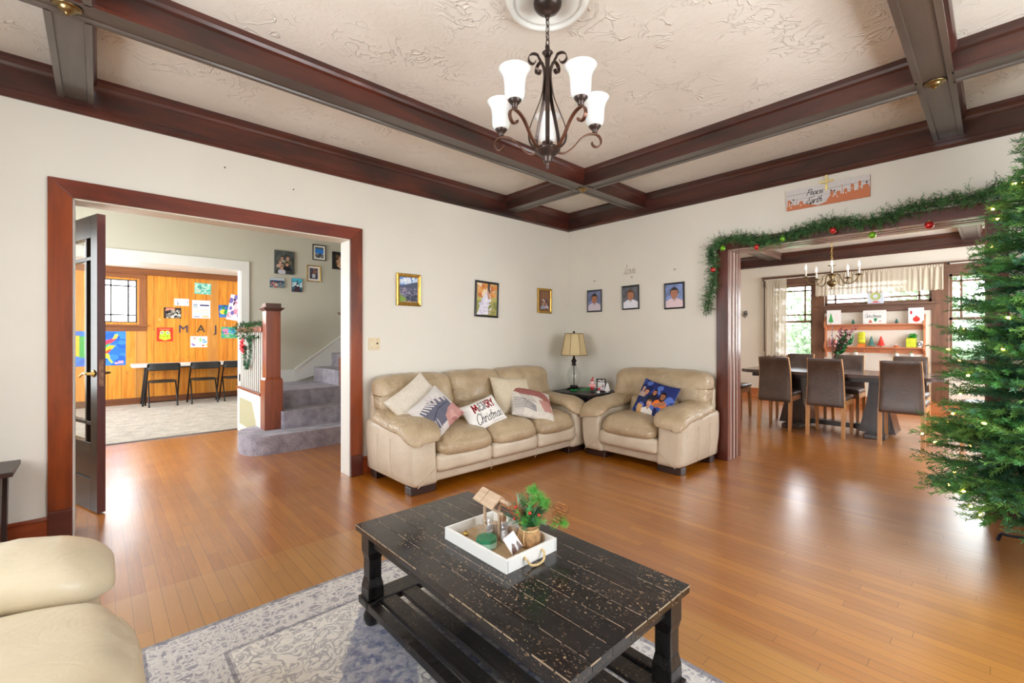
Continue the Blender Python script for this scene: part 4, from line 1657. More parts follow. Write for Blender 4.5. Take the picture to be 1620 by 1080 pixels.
bl = thing('gold_ball', 'small gold wire ball at the left end of the tray', 'ornament', (1.035, 1.385, TB + .011))
MB().lathe([(.011 * math.sin(PI * i / 10), -.011 * math.cos(PI * i / 10)) for i in range(11)], 14).build('ball', BRASSL, bl)
MB().tube([(.0, 0, .011), (0, 0, .015)], .002, 6).build('cap', BRASS, bl)

# leaning photo plaque
A = Art(36, 48, (226, 224, 222))
A.poly([(0, 0), (1, 0), (.85, .5), (.6, .3), (.4, .55), (.15, .25)], (92, 66, 56))
A.poly([(.45, 0), (.6, .75), (.68, .1)], (200, 196, 196))
A.poly([(.2, 1), (.5, .6), (.9, .9), (.9, 1)], (196, 208, 222))
pq = thing('photo_plaque', 'small tilted photo plaque leaning beside the burlap pot', 'photo', (1.075, 1.160, TB + .040), rot=face_rot(-.30, -.80, .30, R_(28)))
MB().box(-.024, -.032, -.005, .024, .032, -.0005).build('backing', M('pink_wood', (212, 176, 160), .6), pq)
A.mesh('photo', .048, .064, None, VCOL, pq)

# potted pine arrangement
pt = thing('pine_arrangement', 'green pine and berry arrangement in a burlap wrapped pot on the tray', 'potted plant', (1.165, 1.170, TB))
pt.scale = (1.3, 1.3, 1.32)
BUR = M('burlap', (168, 130, 88), .95, var=.15, vscale=90, bmp=.8, bscale=500, bdist=.002)
MB().lathe([(0, 0), (.024, 0), (.031, .012), (.033, .03), (.029, .043), (.024, .048), (.029, .056), (.033, .064), (.029, .062), (.022, .05), (0, .048)], 22).build('burlap_pot', BUR, pt)
MB().tube([(.0255 * math.cos(q / 3), .0255 * math.sin(q / 3), .0475) for q in range(20)], .002, 6).tube([(-.026, -.006, .047), (-.034, -.012, .03), (-.032, -.014, .012)], .0016, 6).build('twine', rope, pt)


def sprig(mb, p, d, L, n, nl, nw, rr, mi=0, spread=.9, taper=True):
    """pine sprig: a stem with needles all round"""
    p, d = Vector(p), Vector(d).normalized()
    a = d.orthogonal().normalized()
    b = d.cross(a)
    for i in range(n):
        t = i / n
        q = rr.uniform(0, 2 * PI)
        c = p + d * (L * t)
        out = (a * math.cos(q) + b * math.sin(q)) * spread + d * rr.uniform(.4, 1.0)
        out.normalize()
        l = nl * rr.uniform(.7, 1.15) * (1 - .35 * t if taper else 1)
        s = out.cross(Vector((rr.gauss(0, 1), rr.gauss(0, 1), rr.gauss(0, 1)))).normalized() * nw
        mb.add([c - s, c + s, c + out * l + s * .35, c + out * l - s * .35], [(0, 1, 2, 3)], mi)


PG = [M('bright_pine_needle', (96, 176, 72), .6, var=.2), M('deep_pine_needle', (52, 112, 70), .6, var=.25), M('frosted_needle', (128, 168, 140), .7, var=.2)]
rr = random.Random(5)
fo = MB()
for i in range(58):
    q, el = rr.uniform(0, 2 * PI), rr.uniform(.25, 1.4)
    d = Vector((math.cos(q) * math.cos(el), math.sin(q) * math.cos(el), math.sin(el)))
    L = rr.uniform(.05, .085) * (1.15 if el > 1 else .95)
    sprig(fo, (0, 0, .055), d, L, 60, .02, .0007, rr, rr.choice((0, 1, 1, 2)))
for c in ((.012, -.028, .13), (.0, -.015, .145), (.03, -.035, .11), (.06, -.062, .062)):
    for i in range(7):
        q, el = rr.uniform(0, 2 * PI), rr.uniform(0, 1.3)
        d = Vector((math.cos(q) * math.cos(el), math.sin(q) * math.cos(el), math.sin(el)))
        sprig(fo, c, d, .02, 26, .024, .0007, rr, 0)
fo.build('pine_needles', PG, pt)
leaf = MB()
for i in range(9):
    q = rr.uniform(0, 2 * PI)
    d = Vector((math.cos(q) * .5, math.sin(q) * .5, .9)).normalized()
    s = d.orthogonal().normalized() * .006
    c = Vector((0, 0, .06))
    leaf.add([c, c + d * .03 + s, c + d * .075, c + d * .03 - s], [(0, 1, 2, 3)])
for L, lw in ((.085, .007),):
    c = Vector((-.012, .02, .06))
    leaf.add([c, c + Vector((-.003, .004 + lw, L * .6)), c + Vector((-.006, .012, L)), c + Vector((-.003, .004 - lw, L * .6))], [(0, 1, 2, 3)])
leaf.build('long_leaves', PG[2], pt)
RED = M('berry_red', (196, 34, 28), .25, coat=.5)
for i in range(9):
    q = rr.uniform(0, 2 * PI)
    r_, z_ = rr.uniform(.018, .04), rr.uniform(.065, .115)
    c = (r_ * math.cos(q) - .014, r_ * math.sin(q) - .006, z_)
    MB().lathe([(.0048 * math.sin(PI * k / 6), -.0048 * math.cos(PI * k / 6)) for k in range(7)], 10, c=c).build('berry', RED, pt)
tw_ = MB()
for i in range(9):
    c = Vector((-.01, .02, .06))
    q = rr.uniform(1.6, 4.4)
    pts = [c]
    d = Vector((math.cos(q) * .5, math.sin(q) * .5, .8))
    for k in range(5):
        d = (d + Vector((rr.uniform(-.4, .4), rr.uniform(-.4, .4), rr.uniform(-.1, .3)))).normalized()
        pts.append(pts[-1] + d * .019)
    tw_.tube(pts, [.0014, .0013, .0012, .001, .0009, .0006], 5)
tw_.build('red_twigs', M('reddish_twig', (176, 96, 66), .7), pt)
for cc, sc in (((.062, -.058, .088), 1.3), ((-.02, .02, .1), .6)):
    pcn = MB()
    for k in range(7):
        zz_ = -.018 + .006 * k
        rr_ = .019 * math.sin(PI * (k + 1.2) / 9)
        for j in range(9):
            q = 2 * PI * j / 9 + k * .35
            X = Matrix.Translation(cc) @ Matrix.Scale(sc, 4) @ Matrix.Rotation(.5, 4, 'Y') @ Matrix.Rotation(q, 4, 'Z')
            pcn.add([(rr_ * .3, -.0035, zz_), (rr_, -.004, zz_ + .002), (rr_ * 1.15, 0, zz_ + .005), (rr_, .004, zz_ + .002), (rr_ * .3, .0035, zz_)], [(0, 1, 2, 3, 4)], 0, False, X)
    pcn.build('pine_cone', M('pine_cone_scale', (182, 128, 80), .6, var=.25, vscale=60), pt)

# ================================================================ END TABLE, LAMP
et = thing('end_table', 'black end table in the corner between the sofa and the armchair', 'side table', (4.09, 3.20, 0))
MB().box(-.29, -.29, .545, .29, .29, .57).build('tabletop', BLACKP, et, bevel=.004)
MB().box(-.26, -.26, .44, .26, .26, .545).build('apron', BLACKP, et)
MB().box(-.25, -.25, .14, .25, .25, .16).build('lower_shelf', BLACKP, et)
for sx in (-1, 1):
    for sy in (-1, 1):
        MB().box(-.022, -.022, 0, .022, .022, .545).build('leg', BLACKP, et, loc=(sx * .24, sy * .24, 0), bevel=.003)
EZ = .57
lp = thing('table_lamp', 'clear glass table lamp with a beige panelled shade in the corner', 'lamp', (4.085, 3.36, EZ))
BLK = M('dark_lamp_bronze', (34, 26, 24), .35, .5)
MB().box(-.062, -.062, 0, .062, .062, .014).box(-.05, -.05, .014, .05, .05, .024).lathe([(.045, .024), (.05, .03), (.05, .046), (.038, .052)], 20).build('lamp_base', BLK, lp, bevel=.003)
MB().lathe([(.036, .05), (.058, .075), (.078, .125), (.082, .165), (.072, .21), (.048, .25), (.026, .275), (.022, .285)], 28).build('glass_body', mat_glass('lamp_glass', 0, (.96, .98, .97)), lp)
MB().tube([(0, 0, .05), (0, 0, .29)], .005, 8).build('stem', BLK, lp)
MB().lathe([(.024, .282), (.03, .29), (.022, .3), (.02, .315), (.03, .33), (.03, .345), (.018, .355), (.013, .375), (.009, .40)], 18).build('neck', BLK, lp)
shd = MB()
n = 8
SH = [(.158, .405), (.152, .44), (.138, .5), (.122, .58), (.110, .655)]
vs, fs = [], []
for r, z in SH:
    for j in range(n):
        q = 2 * PI * (j + .5) / n
        vs.append((r * math.cos(q), r * math.sin(q), z))
for i in range(len(SH) - 1):
    for j in range(n):
        fs.append((i * n + j, i * n + (j + 1) % n, (i + 1) * n + (j + 1) % n, (i + 1) * n + j))
shd.add(vs, fs)
shade = shd.build('lamp_shade', M('beige_shade_silk', (206, 184, 140), .8, var=.05, sss=.1), lp)
sl = shade.modifiers.new('s', 'SOLIDIFY')
sl.thickness = .002
tr = MB()
for j in range(n):
    q = 2 * PI * (j + .5) / n
    tr.tube([(r * 1.008 * math.cos(q), r * 1.008 * math.sin(q), z) for r, z in SH], .0026, 6)
for r, z in (SH[0], SH[-1]):
    tr.tube([(r * 1.008 * math.cos(2 * PI * (j + .5) / n), r * 1.008 * math.sin(2 * PI * (j + .5) / n), z) for j in range(n)], .004, 6, closed=True)
tr.build('shade_trim', M('shade_braid', (116, 96, 66), .8), lp)
MB().tube([(0, 0, .40), (0, 0, .66)], .003, 6).lathe([(.004, .655), (.014, .668), (.012, .678), (.006, .684), (0, .688)], 12).tube([(-.10, 0, .652), (.10, 0, .652)], .0015, 5).build('finial', BLK, lp)

# small things on the end table
gn = MB()
for a, b in (((-.03, 0), (.03, .0)),):
    gn.tube([(-.05, 0, .012), (-.02, .01, .02), (.02, 0, .012), (.05, -.01, .015)], .010, 8)
r3 = random.Random(9)
bow = MB()
for k in range(16):
    q = 2 * PI * k / 16 + r3.uniform(-.1, .1)
    L = r3.uniform(.03, .045)
    e = r3.uniform(.1, .9)
    bow.tube([(0, 0, .006), (L * .6 * math.cos(q), L * .6 * math.sin(q), .012 + .02 * e), (L * math.cos(q), L * math.sin(q), .006 + .01 * e)], .004, 6, flat=.3)
GREEN = M('glossy_green', (24, 160, 74), .3)
tag(bow.build('gift_bow', GREEN, loc=(3.93, 3.235, EZ)), 'shiny green bow in front of the lamp base', 'bow')
eg = thing('eyeglasses', 'green framed glasses lying right of the lamp base', 'glasses', (4.10, 3.17, EZ), R_(60))
for s in (-1, 1):
    MB().tube([(s * .03 + .022 * math.cos(k * PI / 6), 0, .02 + .017 * math.sin(k * PI / 6)) for k in range(12)], .0035, 6, closed=True).build('rim', GREEN, eg)
MB().tube([(-.052, 0, .024), (-.052, .11, .01)], .003, 6).tube([(.052, 0, .024), (.052, .11, .01)], .003, 6).tube([(-.009, 0, .024), (.009, 0, .024)], .003, 6).build('temples', GREEN, eg)

wh = M('white_ceramic', (238, 236, 234), .35)
rd = M('red_ceramic', (190, 36, 44), .35)
pk = M('pink_ceramic', (232, 160, 160), .4)
sn = thing('holiday_figurine', 'small red and white bearded holiday figurine on the end table', 'figurine', (4.03, 3.055, EZ), R_(-50))
MB().lathe([(.014, 0), (.016, .006), (.014, .03), (.008, .036)], 14).build('boots', BLACKP, sn)
MB().lathe([(.014, .03), (.017, .045), (.019, .062), (.012, .072)], 16).build('body', rd, sn)
MB().puff((0, -.006, .082), (.036, .014, .022), .012, seg=8).build('sign_belly', pk, sn)
MB().lathe([(.012, .095), (.017, .105), (.016, .12), (.008, .128)], 14).build('beard', wh, sn)
MB().lathe([(.017, .124), (.018, .13), (.008, .146), (.004, .152)], 14).build('hat', rd, sn)
MB().tube([(0, 0, .148), (.008, 0, .165), (.012, 0, .172)], [.007, .006, .008], 8).build('hat_tip', rd, sn)


def art_frame(name, label, cat, art, w, h, fw, depth, fmat, loc, rot, group=None, matw=0, matc=(236, 232, 224), tilt=0):
    t = thing(name, label, cat, loc, rot=rot, group=group)
    if tilt:
        t.rotation_euler = (Euler(rot).to_matrix().to_4x4() @ Matrix.Rotation(tilt, 4, 'Z')).to_euler()
    if fw:
        mb = MB()
        pr = [(0, 0), (0, depth * .7), (fw * .25, depth), (fw * .6, depth * .85), (fw, depth * .45), (fw, 0)]
        for (ax, ay), (bx_, by_), nx, ny in (((-w / 2, -h / 2), (w / 2, -h / 2), 0, 1), ((w / 2, -h / 2), (w / 2, h / 2), -1, 0), ((w / 2, h / 2), (-w / 2, h / 2), 0, -1), ((-w / 2, h / 2), (-w / 2, -h / 2), 1, 0)):
            dx, dy = (1 if bx_ > ax else -1 if bx_ < ax else 0), (1 if by_ > ay else -1 if by_ < ay else 0)
            a_ = [(ax + nx * p + dx * p, ay + ny * p + dy * p, q) for p, q in pr]
            b_ = [(bx_ + nx * p - dx * p, by_ + ny * p - dy * p, q) for p, q in pr]
            k = len(pr)
            mb.add(a_ + b_, [(i, (i + 1) % k, (i + 1) % k + k, i + k) for i in range(k)], 0)
        mb.build('frame', fmat, t)
    iw, ih = w - 2 * fw, h - 2 * fw
    zz = depth * .35 if fw else depth
    if matw:
        MB().box(-iw / 2, -ih / 2, 0, iw / 2, ih / 2, zz).build('mat_board', M('mat_board', matc, .8), t)
        iw, ih, zz = iw - 2 * matw, ih - 2 * matw, zz + .0006
    elif not fw:
        MB().box(-w / 2, -h / 2, 0, w / 2, h / 2, depth - .0006).build('canvas_edge', M('canvas_edge', tuple(art.a[0].mean(0)), .8), t)
    art.mesh('photo', iw, ih, None, VCOL if fw else VMAT, t, loc=(0, 0, zz + .0005))
    return t


A = Art(30, 44, (210, 206, 204))
A.rect(0, 0, 1, .5, (196, 190, 196))
A.person(.3, .02, .22, (230, 226, 222), (206, 160, 140), (178, 26, 50), .7)
A.person(.68, .1, .2, (60, 44, 36), (206, 160, 140), (206, 204, 210), .7, True)
A.blobs(14, [(40, 60, 36), (60, 40, 34), (150, 120, 90)], .08, (0, .7, 1, 1), .7)
o = art_frame('standing_photo', 'small dark framed holiday photo standing on the end table', 'picture frame', A, .105, .145, .012, .012, BLACKP, (4.17, 3.035, EZ + .073), (0, 0, 0))
o.rotation_euler = face_rot(-.72, -.62, .16)
MB().add([(-.01, -.06, 0), (.01, -.06, 0), (.01, -.072, -.06), (-.01, -.072, -.06), (.0, .03, 0)], [(0, 1, 4), (2, 3, 4), (1, 2, 4), (3, 0, 4), (0, 3, 2, 1)]).build('easel_back', BLACKP, o)
xt = thing('tabletop_tree', 'tiny white cut-out tree right of the photo frame', 'ornament', (4.175, 2.955, EZ), R_(-50))
MB().prism([(-.012, 0), (.012, 0), (.006, .012), (.036, .014), (.02, .04), (.028, .042), (.014, .066), (.02, .068), (0, .11), (-.02, .068), (-.014, .066), (-.028, .042), (-.02, .04), (-.036, .014), (-.006, .012)], 'y', -.006, .006).build('tree_cutout', wh, xt, bevel=.001)
MB().lathe([(.024, 0), (.024, .004), (.0, .006)], 16).build('foot', wh, xt)
tag(MB().lathe([(0, 0), (.018, 0), (.02, .008), (.018, .018), (0, .02)], 18).build('tealight_cup', wh, loc=(4.045, 2.985, EZ)), 'short white tealight cup in front of the photo frame', 'candle holder')

# ================================================================ WALL PICTURES (living room)
RB = (R_(90), 0, 0)             # on a wall facing -y
RR = (R_(90), 0, R_(-90))       # on a wall facing -x
GOLD = M('gilt_frame', (196, 156, 78), .3, .85, .12, 30)
BFR = M('black_picture_frame', (28, 27, 28), .35)
# gold landscape-ish photo
A = Art(50, 66, (96, 140, 196))
A.blobs(26, [(226, 232, 240), (190, 208, 230)], .09, (0, .68, 1, 1), .75)
A.poly([(0, .3), (0, .68), (.1, .66), (1, .84), (1, 0), (0, 0)], (74, 80, 104))
A.blobs(90, [(90, 92, 116), (58, 60, 80), (120, 118, 140), (150, 140, 160)], .045, (.02, .22, 1, .55), .75)
A.poly([(0, 0), (0, .32), (.4, .12), (.55, 0)], (120, 150, 56))
A.poly([(.1, 0), (1, 0), (1, .06), (.3, .07)], (168, 140, 110))
A.blobs(30, [(40, 42, 60), (60, 58, 70)], .04, (.35, .02, 1, .3), .75)
art_frame('framed_photo', 'gold framed outdoor group photo above the left end of the sofa', 'picture frame', A, .255, .30, .033, .024, GOLD, (2.131, YW - .001, 1.629), RB)
A = Art(54, 70, (196, 170, 120))
A.blobs(50, [(214, 140, 60), (226, 160, 80), (236, 214, 180), (200, 110, 50)], .09, (0, .62, 1, 1), .75)
A.rect(.52, .48, .64, 1, (74, 58, 50))
A.rect(0, .0, 1, .5, (150, 150, 76))
A.rect(0, .45, 1, .56, (186, 178, 96))
A.poly([(.02, 0), (.3, .56), (.5, .74), (.64, .68), (.76, .3), (.66, .02)], (226, 222, 236))
A.blobs(20, [(206, 200, 220), (238, 234, 242)], .05, (.15, .05, .6, .55), .75)
A.ell(.56, .74, .05, .045, (196, 140, 112))
A.ell(.62, .77, .045, .05, (80, 54, 40))
A.poly([(.5, .7), (.6, .72), (.66, .52), (.56, .5)], (196, 140, 112))
A.blobs(30, [(120, 130, 60), (170, 160, 90)], .05, (.6, 0, 1, .4), .75)
art_frame('framed_photo', 'black framed wedding photo hung slightly crooked above the sofa', 'picture frame', A, .325, .385, .022, .02, BFR, (3.078, YW - .001, 1.592), RB, tilt=R_(-1.8))
A = Art(40, 56, (116, 84, 60))
A.rect(.1, .45, .9, .95, (146, 104, 72))
for q in range(5):
    A.line([(.1 + q * .2, .4), (.1 + q * .2, 1)], .012, (90, 62, 46), .75)
A.blobs(26, [(206, 190, 180), (120, 110, 130), (180, 140, 120), (70, 66, 90)], .07, (.2, .12, .85, .55), .75)
A.person(.35, .12, .14, (200, 180, 150), (214, 170, 146), (150, 160, 190), .75)
A.person(.68, .14, .13, (90, 66, 50), (206, 160, 136), (196, 186, 190), .75)
A.person(.5, .3, .13, (80, 60, 50), (206, 160, 136), (170, 120, 90), .75)
art_frame('framed_photo', 'small gold framed family photo nearest the room corner', 'picture frame', A, .245, .30, .026, .022, GOLD, (3.985, YW - .001, 1.624), RB)


def portrait(bg, hair, shirt, skin=(176, 118, 88)):
    A = Art(44, 58, bg)
    A.blobs(40, [tuple(k * q for k in bg) for q in (.9, 1.06, 1.12)], .12, (0, 0, 1, 1), .75)
    A.person(.5, -.06, .43, hair, skin, shirt, .76)
    A.poly([(.36, .36), (.5, .24), (.64, .36), (.6, .40), (.5, .33), (.4, .40)], tuple(k * .88 for k in shirt))
    A.line([(.5, 0), (.5, .26)], .008, tuple(k * .8 for k in shirt))
    return A


for lab, y, z, bg_, hair, shirt, tl, s in (('boy in a pale lilac shirt, black framed portrait nearest the corner', 3.327, 1.623, (116, 124, 158), (44, 34, 32), (206, 196, 208), 0, 1),
                                           ('boy in a white shirt on grey, middle black framed portrait', 2.823, 1.634, (98, 98, 106), (96, 66, 46), (226, 228, 236), R_(.8), 1.02),
                                           ('smiling boy in a pink shirt, black framed portrait nearest the garland', 2.298, 1.619, (120, 138, 186), (34, 26, 26), (222, 196, 200), R_(.8), 1.03)):
    art_frame('framed_portrait', lab, 'picture frame', portrait(bg_, hair, shirt), .218 * s, .268 * s, .017, .018, BFR, (XW - .001, y, z), RR, 'boys school portraits on the right wall', tilt=tl)

# faint silver 'Love' script and little hearts
SILW = M('pale_silver_vinyl', (176, 170, 160), .35, .3)
st, tot = lettering('Love', .8, .1)
mb = MB()
for s in st:
    mb.tube([(px * .1, py * .105, .003) for px, py in s], .003, 6, flat=.5)
o = mb.build('wall_lettering', SILW, loc=(XW - .002, 2.915, 1.905), rot=RR)
tag(o, 'faint silver Love script above the middle portrait', 'wall decal')
for lab, y, z in (('tiny grey heart above the portrait nearest the corner', 3.33, 1.865), ('tiny grey heart under the silver script', 2.81, 1.865), ('tiny pale heart above the pink shirted portrait', 2.295, 1.895)):
    pts = [(16 * math.sin(q) ** 3, 13 * math.cos(q) - 5 * math.cos(2 * q) - 2 * math.cos(3 * q) - math.cos(4 * q)) for q in [2 * PI * k / 24 for k in range(24)]]
    o = MB().prism([(a * .0009, b * .0009) for a, b in pts], 'z', 0, .003).build('wall_heart', SILW, loc=(XW - .001, y, z), rot=RR)
    tag(o, lab, 'wall decal', 'little hearts on the right wall')

# light switch plate
sw = thing('light_switch', 'ivory double switch plate beside the doorway casing', 'light switch', (1.793, YW - .001, 1.128), rot=RB)
MB().box(-.054, -.055, 0, .054, .055, .005).build('cover_plate', IVORY, sw, bevel=.002)
MB().box(-.034, -.014, .004, -.024, .006, .014).build('toggle', M('white_toggle', (236, 230, 216), .4), sw)
for y in (-.006,):
    MB().lathe([(.009, .0045), (.009, .0065), (0, .0065)], 14, c=(.026, .004, 0)).build('dimmer_hole', M('dark_socket', (70, 46, 30), .5), sw)
for x in (-.029, .026):
    for y in (-.034, .034):
        MB().lathe([(.0035, .0045), (.0035, .006), (0, .0065)], 10, c=(x, y, 0)).build('screw', BRASS, sw)
nl = MB()
for x, z in ((.66, 2.40), (1.12, 2.345)):
    tag(MB().lathe([(.004, 0), (.004, .012), (0, .013)], 8).build('wall_nail', BLACKM, loc=(x, YW - .0, z), rot=RB), 'dark nail in the wall above the doorway, ' + ('left one' if x < 1 else 'right one'), 'nail', 'nails above the doorway')

# Peace on Earth sign + yellow cross
A = Art(280, 84, (206, 202, 200))
A.noise(5, 3)
for y in (.22, .48, .74):
    A.line([(0, y), (1, y)], .008, (150, 146, 148), 3.3)
TER = (196, 120, 84)
A.poly([(0, 0), (0, .18), (.1, .22), (.24, .2), (.34, .1), (.42, 0)], TER)
A.poly([(.38, 0), (.5, .12), (.53, .3), (.54, .36), (.66, .36), (.8, .40), (1, .44), (1, 0)], TER)
for x, w, h0, h1 in ((.01, .045, .1, .45), (.07, .02, .1, .3), (.13, .006, .1, .52), (.165, .05, .1, .3), (.55, .04, .3, .52), (.62, .05, .3, .46), (.685, .007, .3, .78), (.71, .04, .3, .5), (.79, .035, .3, .66), (.875, .028, .3, .80), (.92, .07, .3, .52)):
    A.rect(x, h0, x + w, h1, TER)
    if w > .03:
        A.ell(x + w / 2, h1, w / 2, .08, TER)
for x, y in ((.03, .3), (.18, .14), (.05, .1), (.58, .3), (.63, .25), (.7, .36), (.73, .33), (.8, .5), (.84, .4), (.89, .5), (.03, .2)):
    A.rect(x, y, x + .01, y + .06, (250, 236, 220))
for x, y in ((.06, .38), (.09, .5), (.56, .62), (.6, .58), (.965, .68), (.31, .16), (.34, .2)):
    A.line([(x, y - .14), (x, y)], .008, (90, 74, 66), 3.3)
    A.ell(x, y, .012, .04, (70, 66, 60))
art_text(A, 'Peace', .25, .58, .30, .014, (48, 44, 46), 3.25, 0, .95, .35)
art_text(A, 'on', .335, .47, .09, .006, (90, 84, 84), 3.25)
art_text(A, 'Earth', .25, .18, .30, .014, (48, 44, 46), 3.25, 0, .95, .35)
art_frame('wooden_sign', 'whitewashed Peace on Earth sign above the dining room opening', 'sign', A, .575, .170, 0, .016, None, (XW - .002, .962, 2.374), RR)
cr = thing('palm_cross', 'small folded yellow palm cross over the top of the sign', 'cross', (XW - .022, .958, 2.452), rot=RR)
YEL = M('dried_palm', (226, 208, 142), .7, var=.1)
MB().box(-.009, -.05, 0, .009, .075, .006).build('upright', YEL, cr)
MB().box(-.05, .012, .005, .05, .03, .011).build('crossbar', YEL, cr)


# ================================================================ LIVING ROOM CHANDELIER
CX_, CY_ = 1.524, 1.410
md = MB().lathe([(0, -.006), (.128, -.006), (.138, -.018), (.150, -.020), (.156, -.014), (.160, -.030), (.174, -.036), (.184, -.026), (.190, -.010), (.195, 0)], 64)
tag(md.build('ceiling_medallion', WHITE, loc=(CX_, CY_, CEIL)), 'round white plaster medallion on the ceiling above the chandelier', 'ceiling medallion')
ch = thing('chandelier', 'bronze five-arm chandelier with white bell glass shades under the plaster medallion', 'chandelier', (CX_, CY_, 0))
MB().lathe([(.012, 2.675), (.016, 2.685), (.030, 2.692), (.052, 2.705), (.064, 2.722), (.066, 2.735), (.060, 2.748), (.058, CEIL - .005)], 32).lathe([(.0, 2.655), (.008, 2.66), (.010, 2.67), (.008, 2.68)], 14).build('canopy', BRONZE, ch)
# chain
cm = MB()
zc = 2.662
k = 0
while zc > 2.545:
    X = Matrix.Translation((0, 0, zc - .017)) @ Matrix.Rotation(k * PI / 2, 4, 'Z')
    cm.tube([(.009 * math.sin(q), 0, .019 * math.cos(q)) for q in [2 * PI * i / 14 for i in range(14)]], .0022, 6, closed=True, X=X)
    zc -= .031
    k += 1
cm.tube(smooth([(0, .003, 2.66), (.006, .004, 2.60), (-.004, .004, 2.56), (0, 0, 2.52)], 5), .0018, 5)
cm.build('chain', BRONZE, ch)
MB().tube([(.012 * math.sin(q), 0, 2.528 + .015 * math.cos(q)) for q in [2 * PI * i / 16 for i in range(16)]], .003, 7, closed=True).lathe([(0, 2.512), (.02, 2.512), (.026, 2.506), (.018, 2.498), (.012, 2.48), (.010, 2.44), (.010, 2.085), (.016, 2.08), (.016, 2.06), (.0, 2.06)], 20).build('centre_column', BRONZE, ch)
MB().lathe([(0, 1.966), (.005, 1.968), (.008, 1.976), (.006, 1.988), (.012, 1.998), (.022, 2.008), (.020, 2.016), (.034, 2.032), (.052, 2.046), (.059, 2.056), (.060, 2.062), (.04, 2.067), (.018, 2.07), (.016, 2.085)], 28).build('bowl_finial', BRONZE, ch)
# away-from-camera direction as angle 0
A0 = math.atan2(CY_, CX_)


def ribbon(mb, pts, w, t, ang, X0=None):
    """flat strap lying in the radial plane; pts (r, z)"""
    p3 = [(r * math.cos(ang), r * math.sin(ang), z) for r, z in pts]
    side = Vector((-math.sin(ang), math.cos(ang), 0))
    vs, fs = [], []
    n = len(p3)
    for i, p in enumerate(p3):
        p = Vector(p)
        a = Vector(p3[max(0, i - 1)])
        b = Vector(p3[min(n - 1, i + 1)])
        T = (b - a).normalized()
        N = T.cross(side).normalized()
        for s1, s2 in ((-1, -1), (1, -1), (1, 1), (-1, 1)):
            vs.append(p + side * (s1 * w / 2) + N * (s2 * t / 2))
    for i in range(n - 1):
        for j in range(4):
            fs.append((i * 4 + j, i * 4 + (j + 1) % 4, (i + 1) * 4 + (j + 1) % 4, (i + 1) * 4 + j))
    fs += [(3, 2, 1, 0), (n * 4 - 4, n * 4 - 3, n * 4 - 2, n * 4 - 1)]
    mb.add(vs, fs, 0, False)


def spiral(cx, cz, r0, r1, a0, a1, n=18):
    return [(cx + (r0 + (r1 - r0) * i / n) * math.cos(a0 + (a1 - a0) * i / n), cz + (r0 + (r1 - r0) * i / n) * math.sin(a0 + (a1 - a0) * i / n)) for i in range(n + 1)]


SHP = [(.026, 0), (.034, .004), (.041, .016), (.0435, .035), (.044, .06), (.046, .085), (.051, .105), (.060, .122), (.068, .132)]
for i in range(5):
    ang = A0 + 2 * PI * i / 5
    arm_pts = [(.016, 2.072), (.045, 2.052), (.085, 2.052), (.125, 2.082), (.165, 2.128), (.20, 2.150), (.232, 2.156)]
    arm_pts = smooth(arm_pts, 5) + spiral(.236, 2.118, .038, .016, PI / 2, PI / 2 - 1.45 * PI, 22)[1:]
    mb = MB()
    ribbon(mb, arm_pts, .016, .006, ang)
    arm_o = mb.build('arm', COPPER, ch, bevel=.001)
    # long scroll strap from the top, bowing out low
    st = spiral(.062, 2.468, .010, .026, -.6 * PI, .62 * PI, 16) + [(.026, 2.47), (.018, 2.42), (.020, 2.36), (.040, 2.28), (.070, 2.20), (.088, 2.13), (.080, 2.075), (.045, 2.058), (.016, 2.062)]
    st = spiral(.068, 2.462, .010, .034, -.9 * PI, .72 * PI, 18) + smooth([(.042, 2.478), (.022, 2.44), (.017, 2.39), (.030, 2.30), (.062, 2.215), (.088, 2.14), (.084, 2.085), (.05, 2.058), (.018, 2.06)], 4)
    mb = MB()
    ribbon(mb, st, .017, .0035, ang + PI / 5)
    mb.build('scroll_strap', BRONZE, ch)
    c = (.235 * math.cos(ang), .235 * math.sin(ang), 0)
    MB().lathe([(.006, 2.155), (.008, 2.16), (.013, 2.164), (.011, 2.172), (.018, 2.178), (.028, 2.190), (.030, 2.198), (.026, 2.2)], 20, c=c).build('shade_cup', BRONZE, arm_o)
    s = MB().lathe([(r, z + 2.192) for r, z in SHP], 32, c=c)
    s.f = [f for f in s.f if len(f) == 4]
    s.m, s.s = [0] * len(s.f), [True] * len(s.f)
    o = s.build('glass_shade', MILK, arm_o)
    q = o.modifiers.new('s', 'SOLIDIFY')
    q.thickness = .004

# ================================================================ HALL: FRENCH DOOR
dN = Vector((-.009, 4.094, 0))
dd_ = Vector((-.31, .95, 0)).normalized()
g = thing('door_1', 'dark stained glazed door standing open inside the hall', None, dN, math.atan2(dd_.y, dd_.x))
g['kind'] = 'structure'
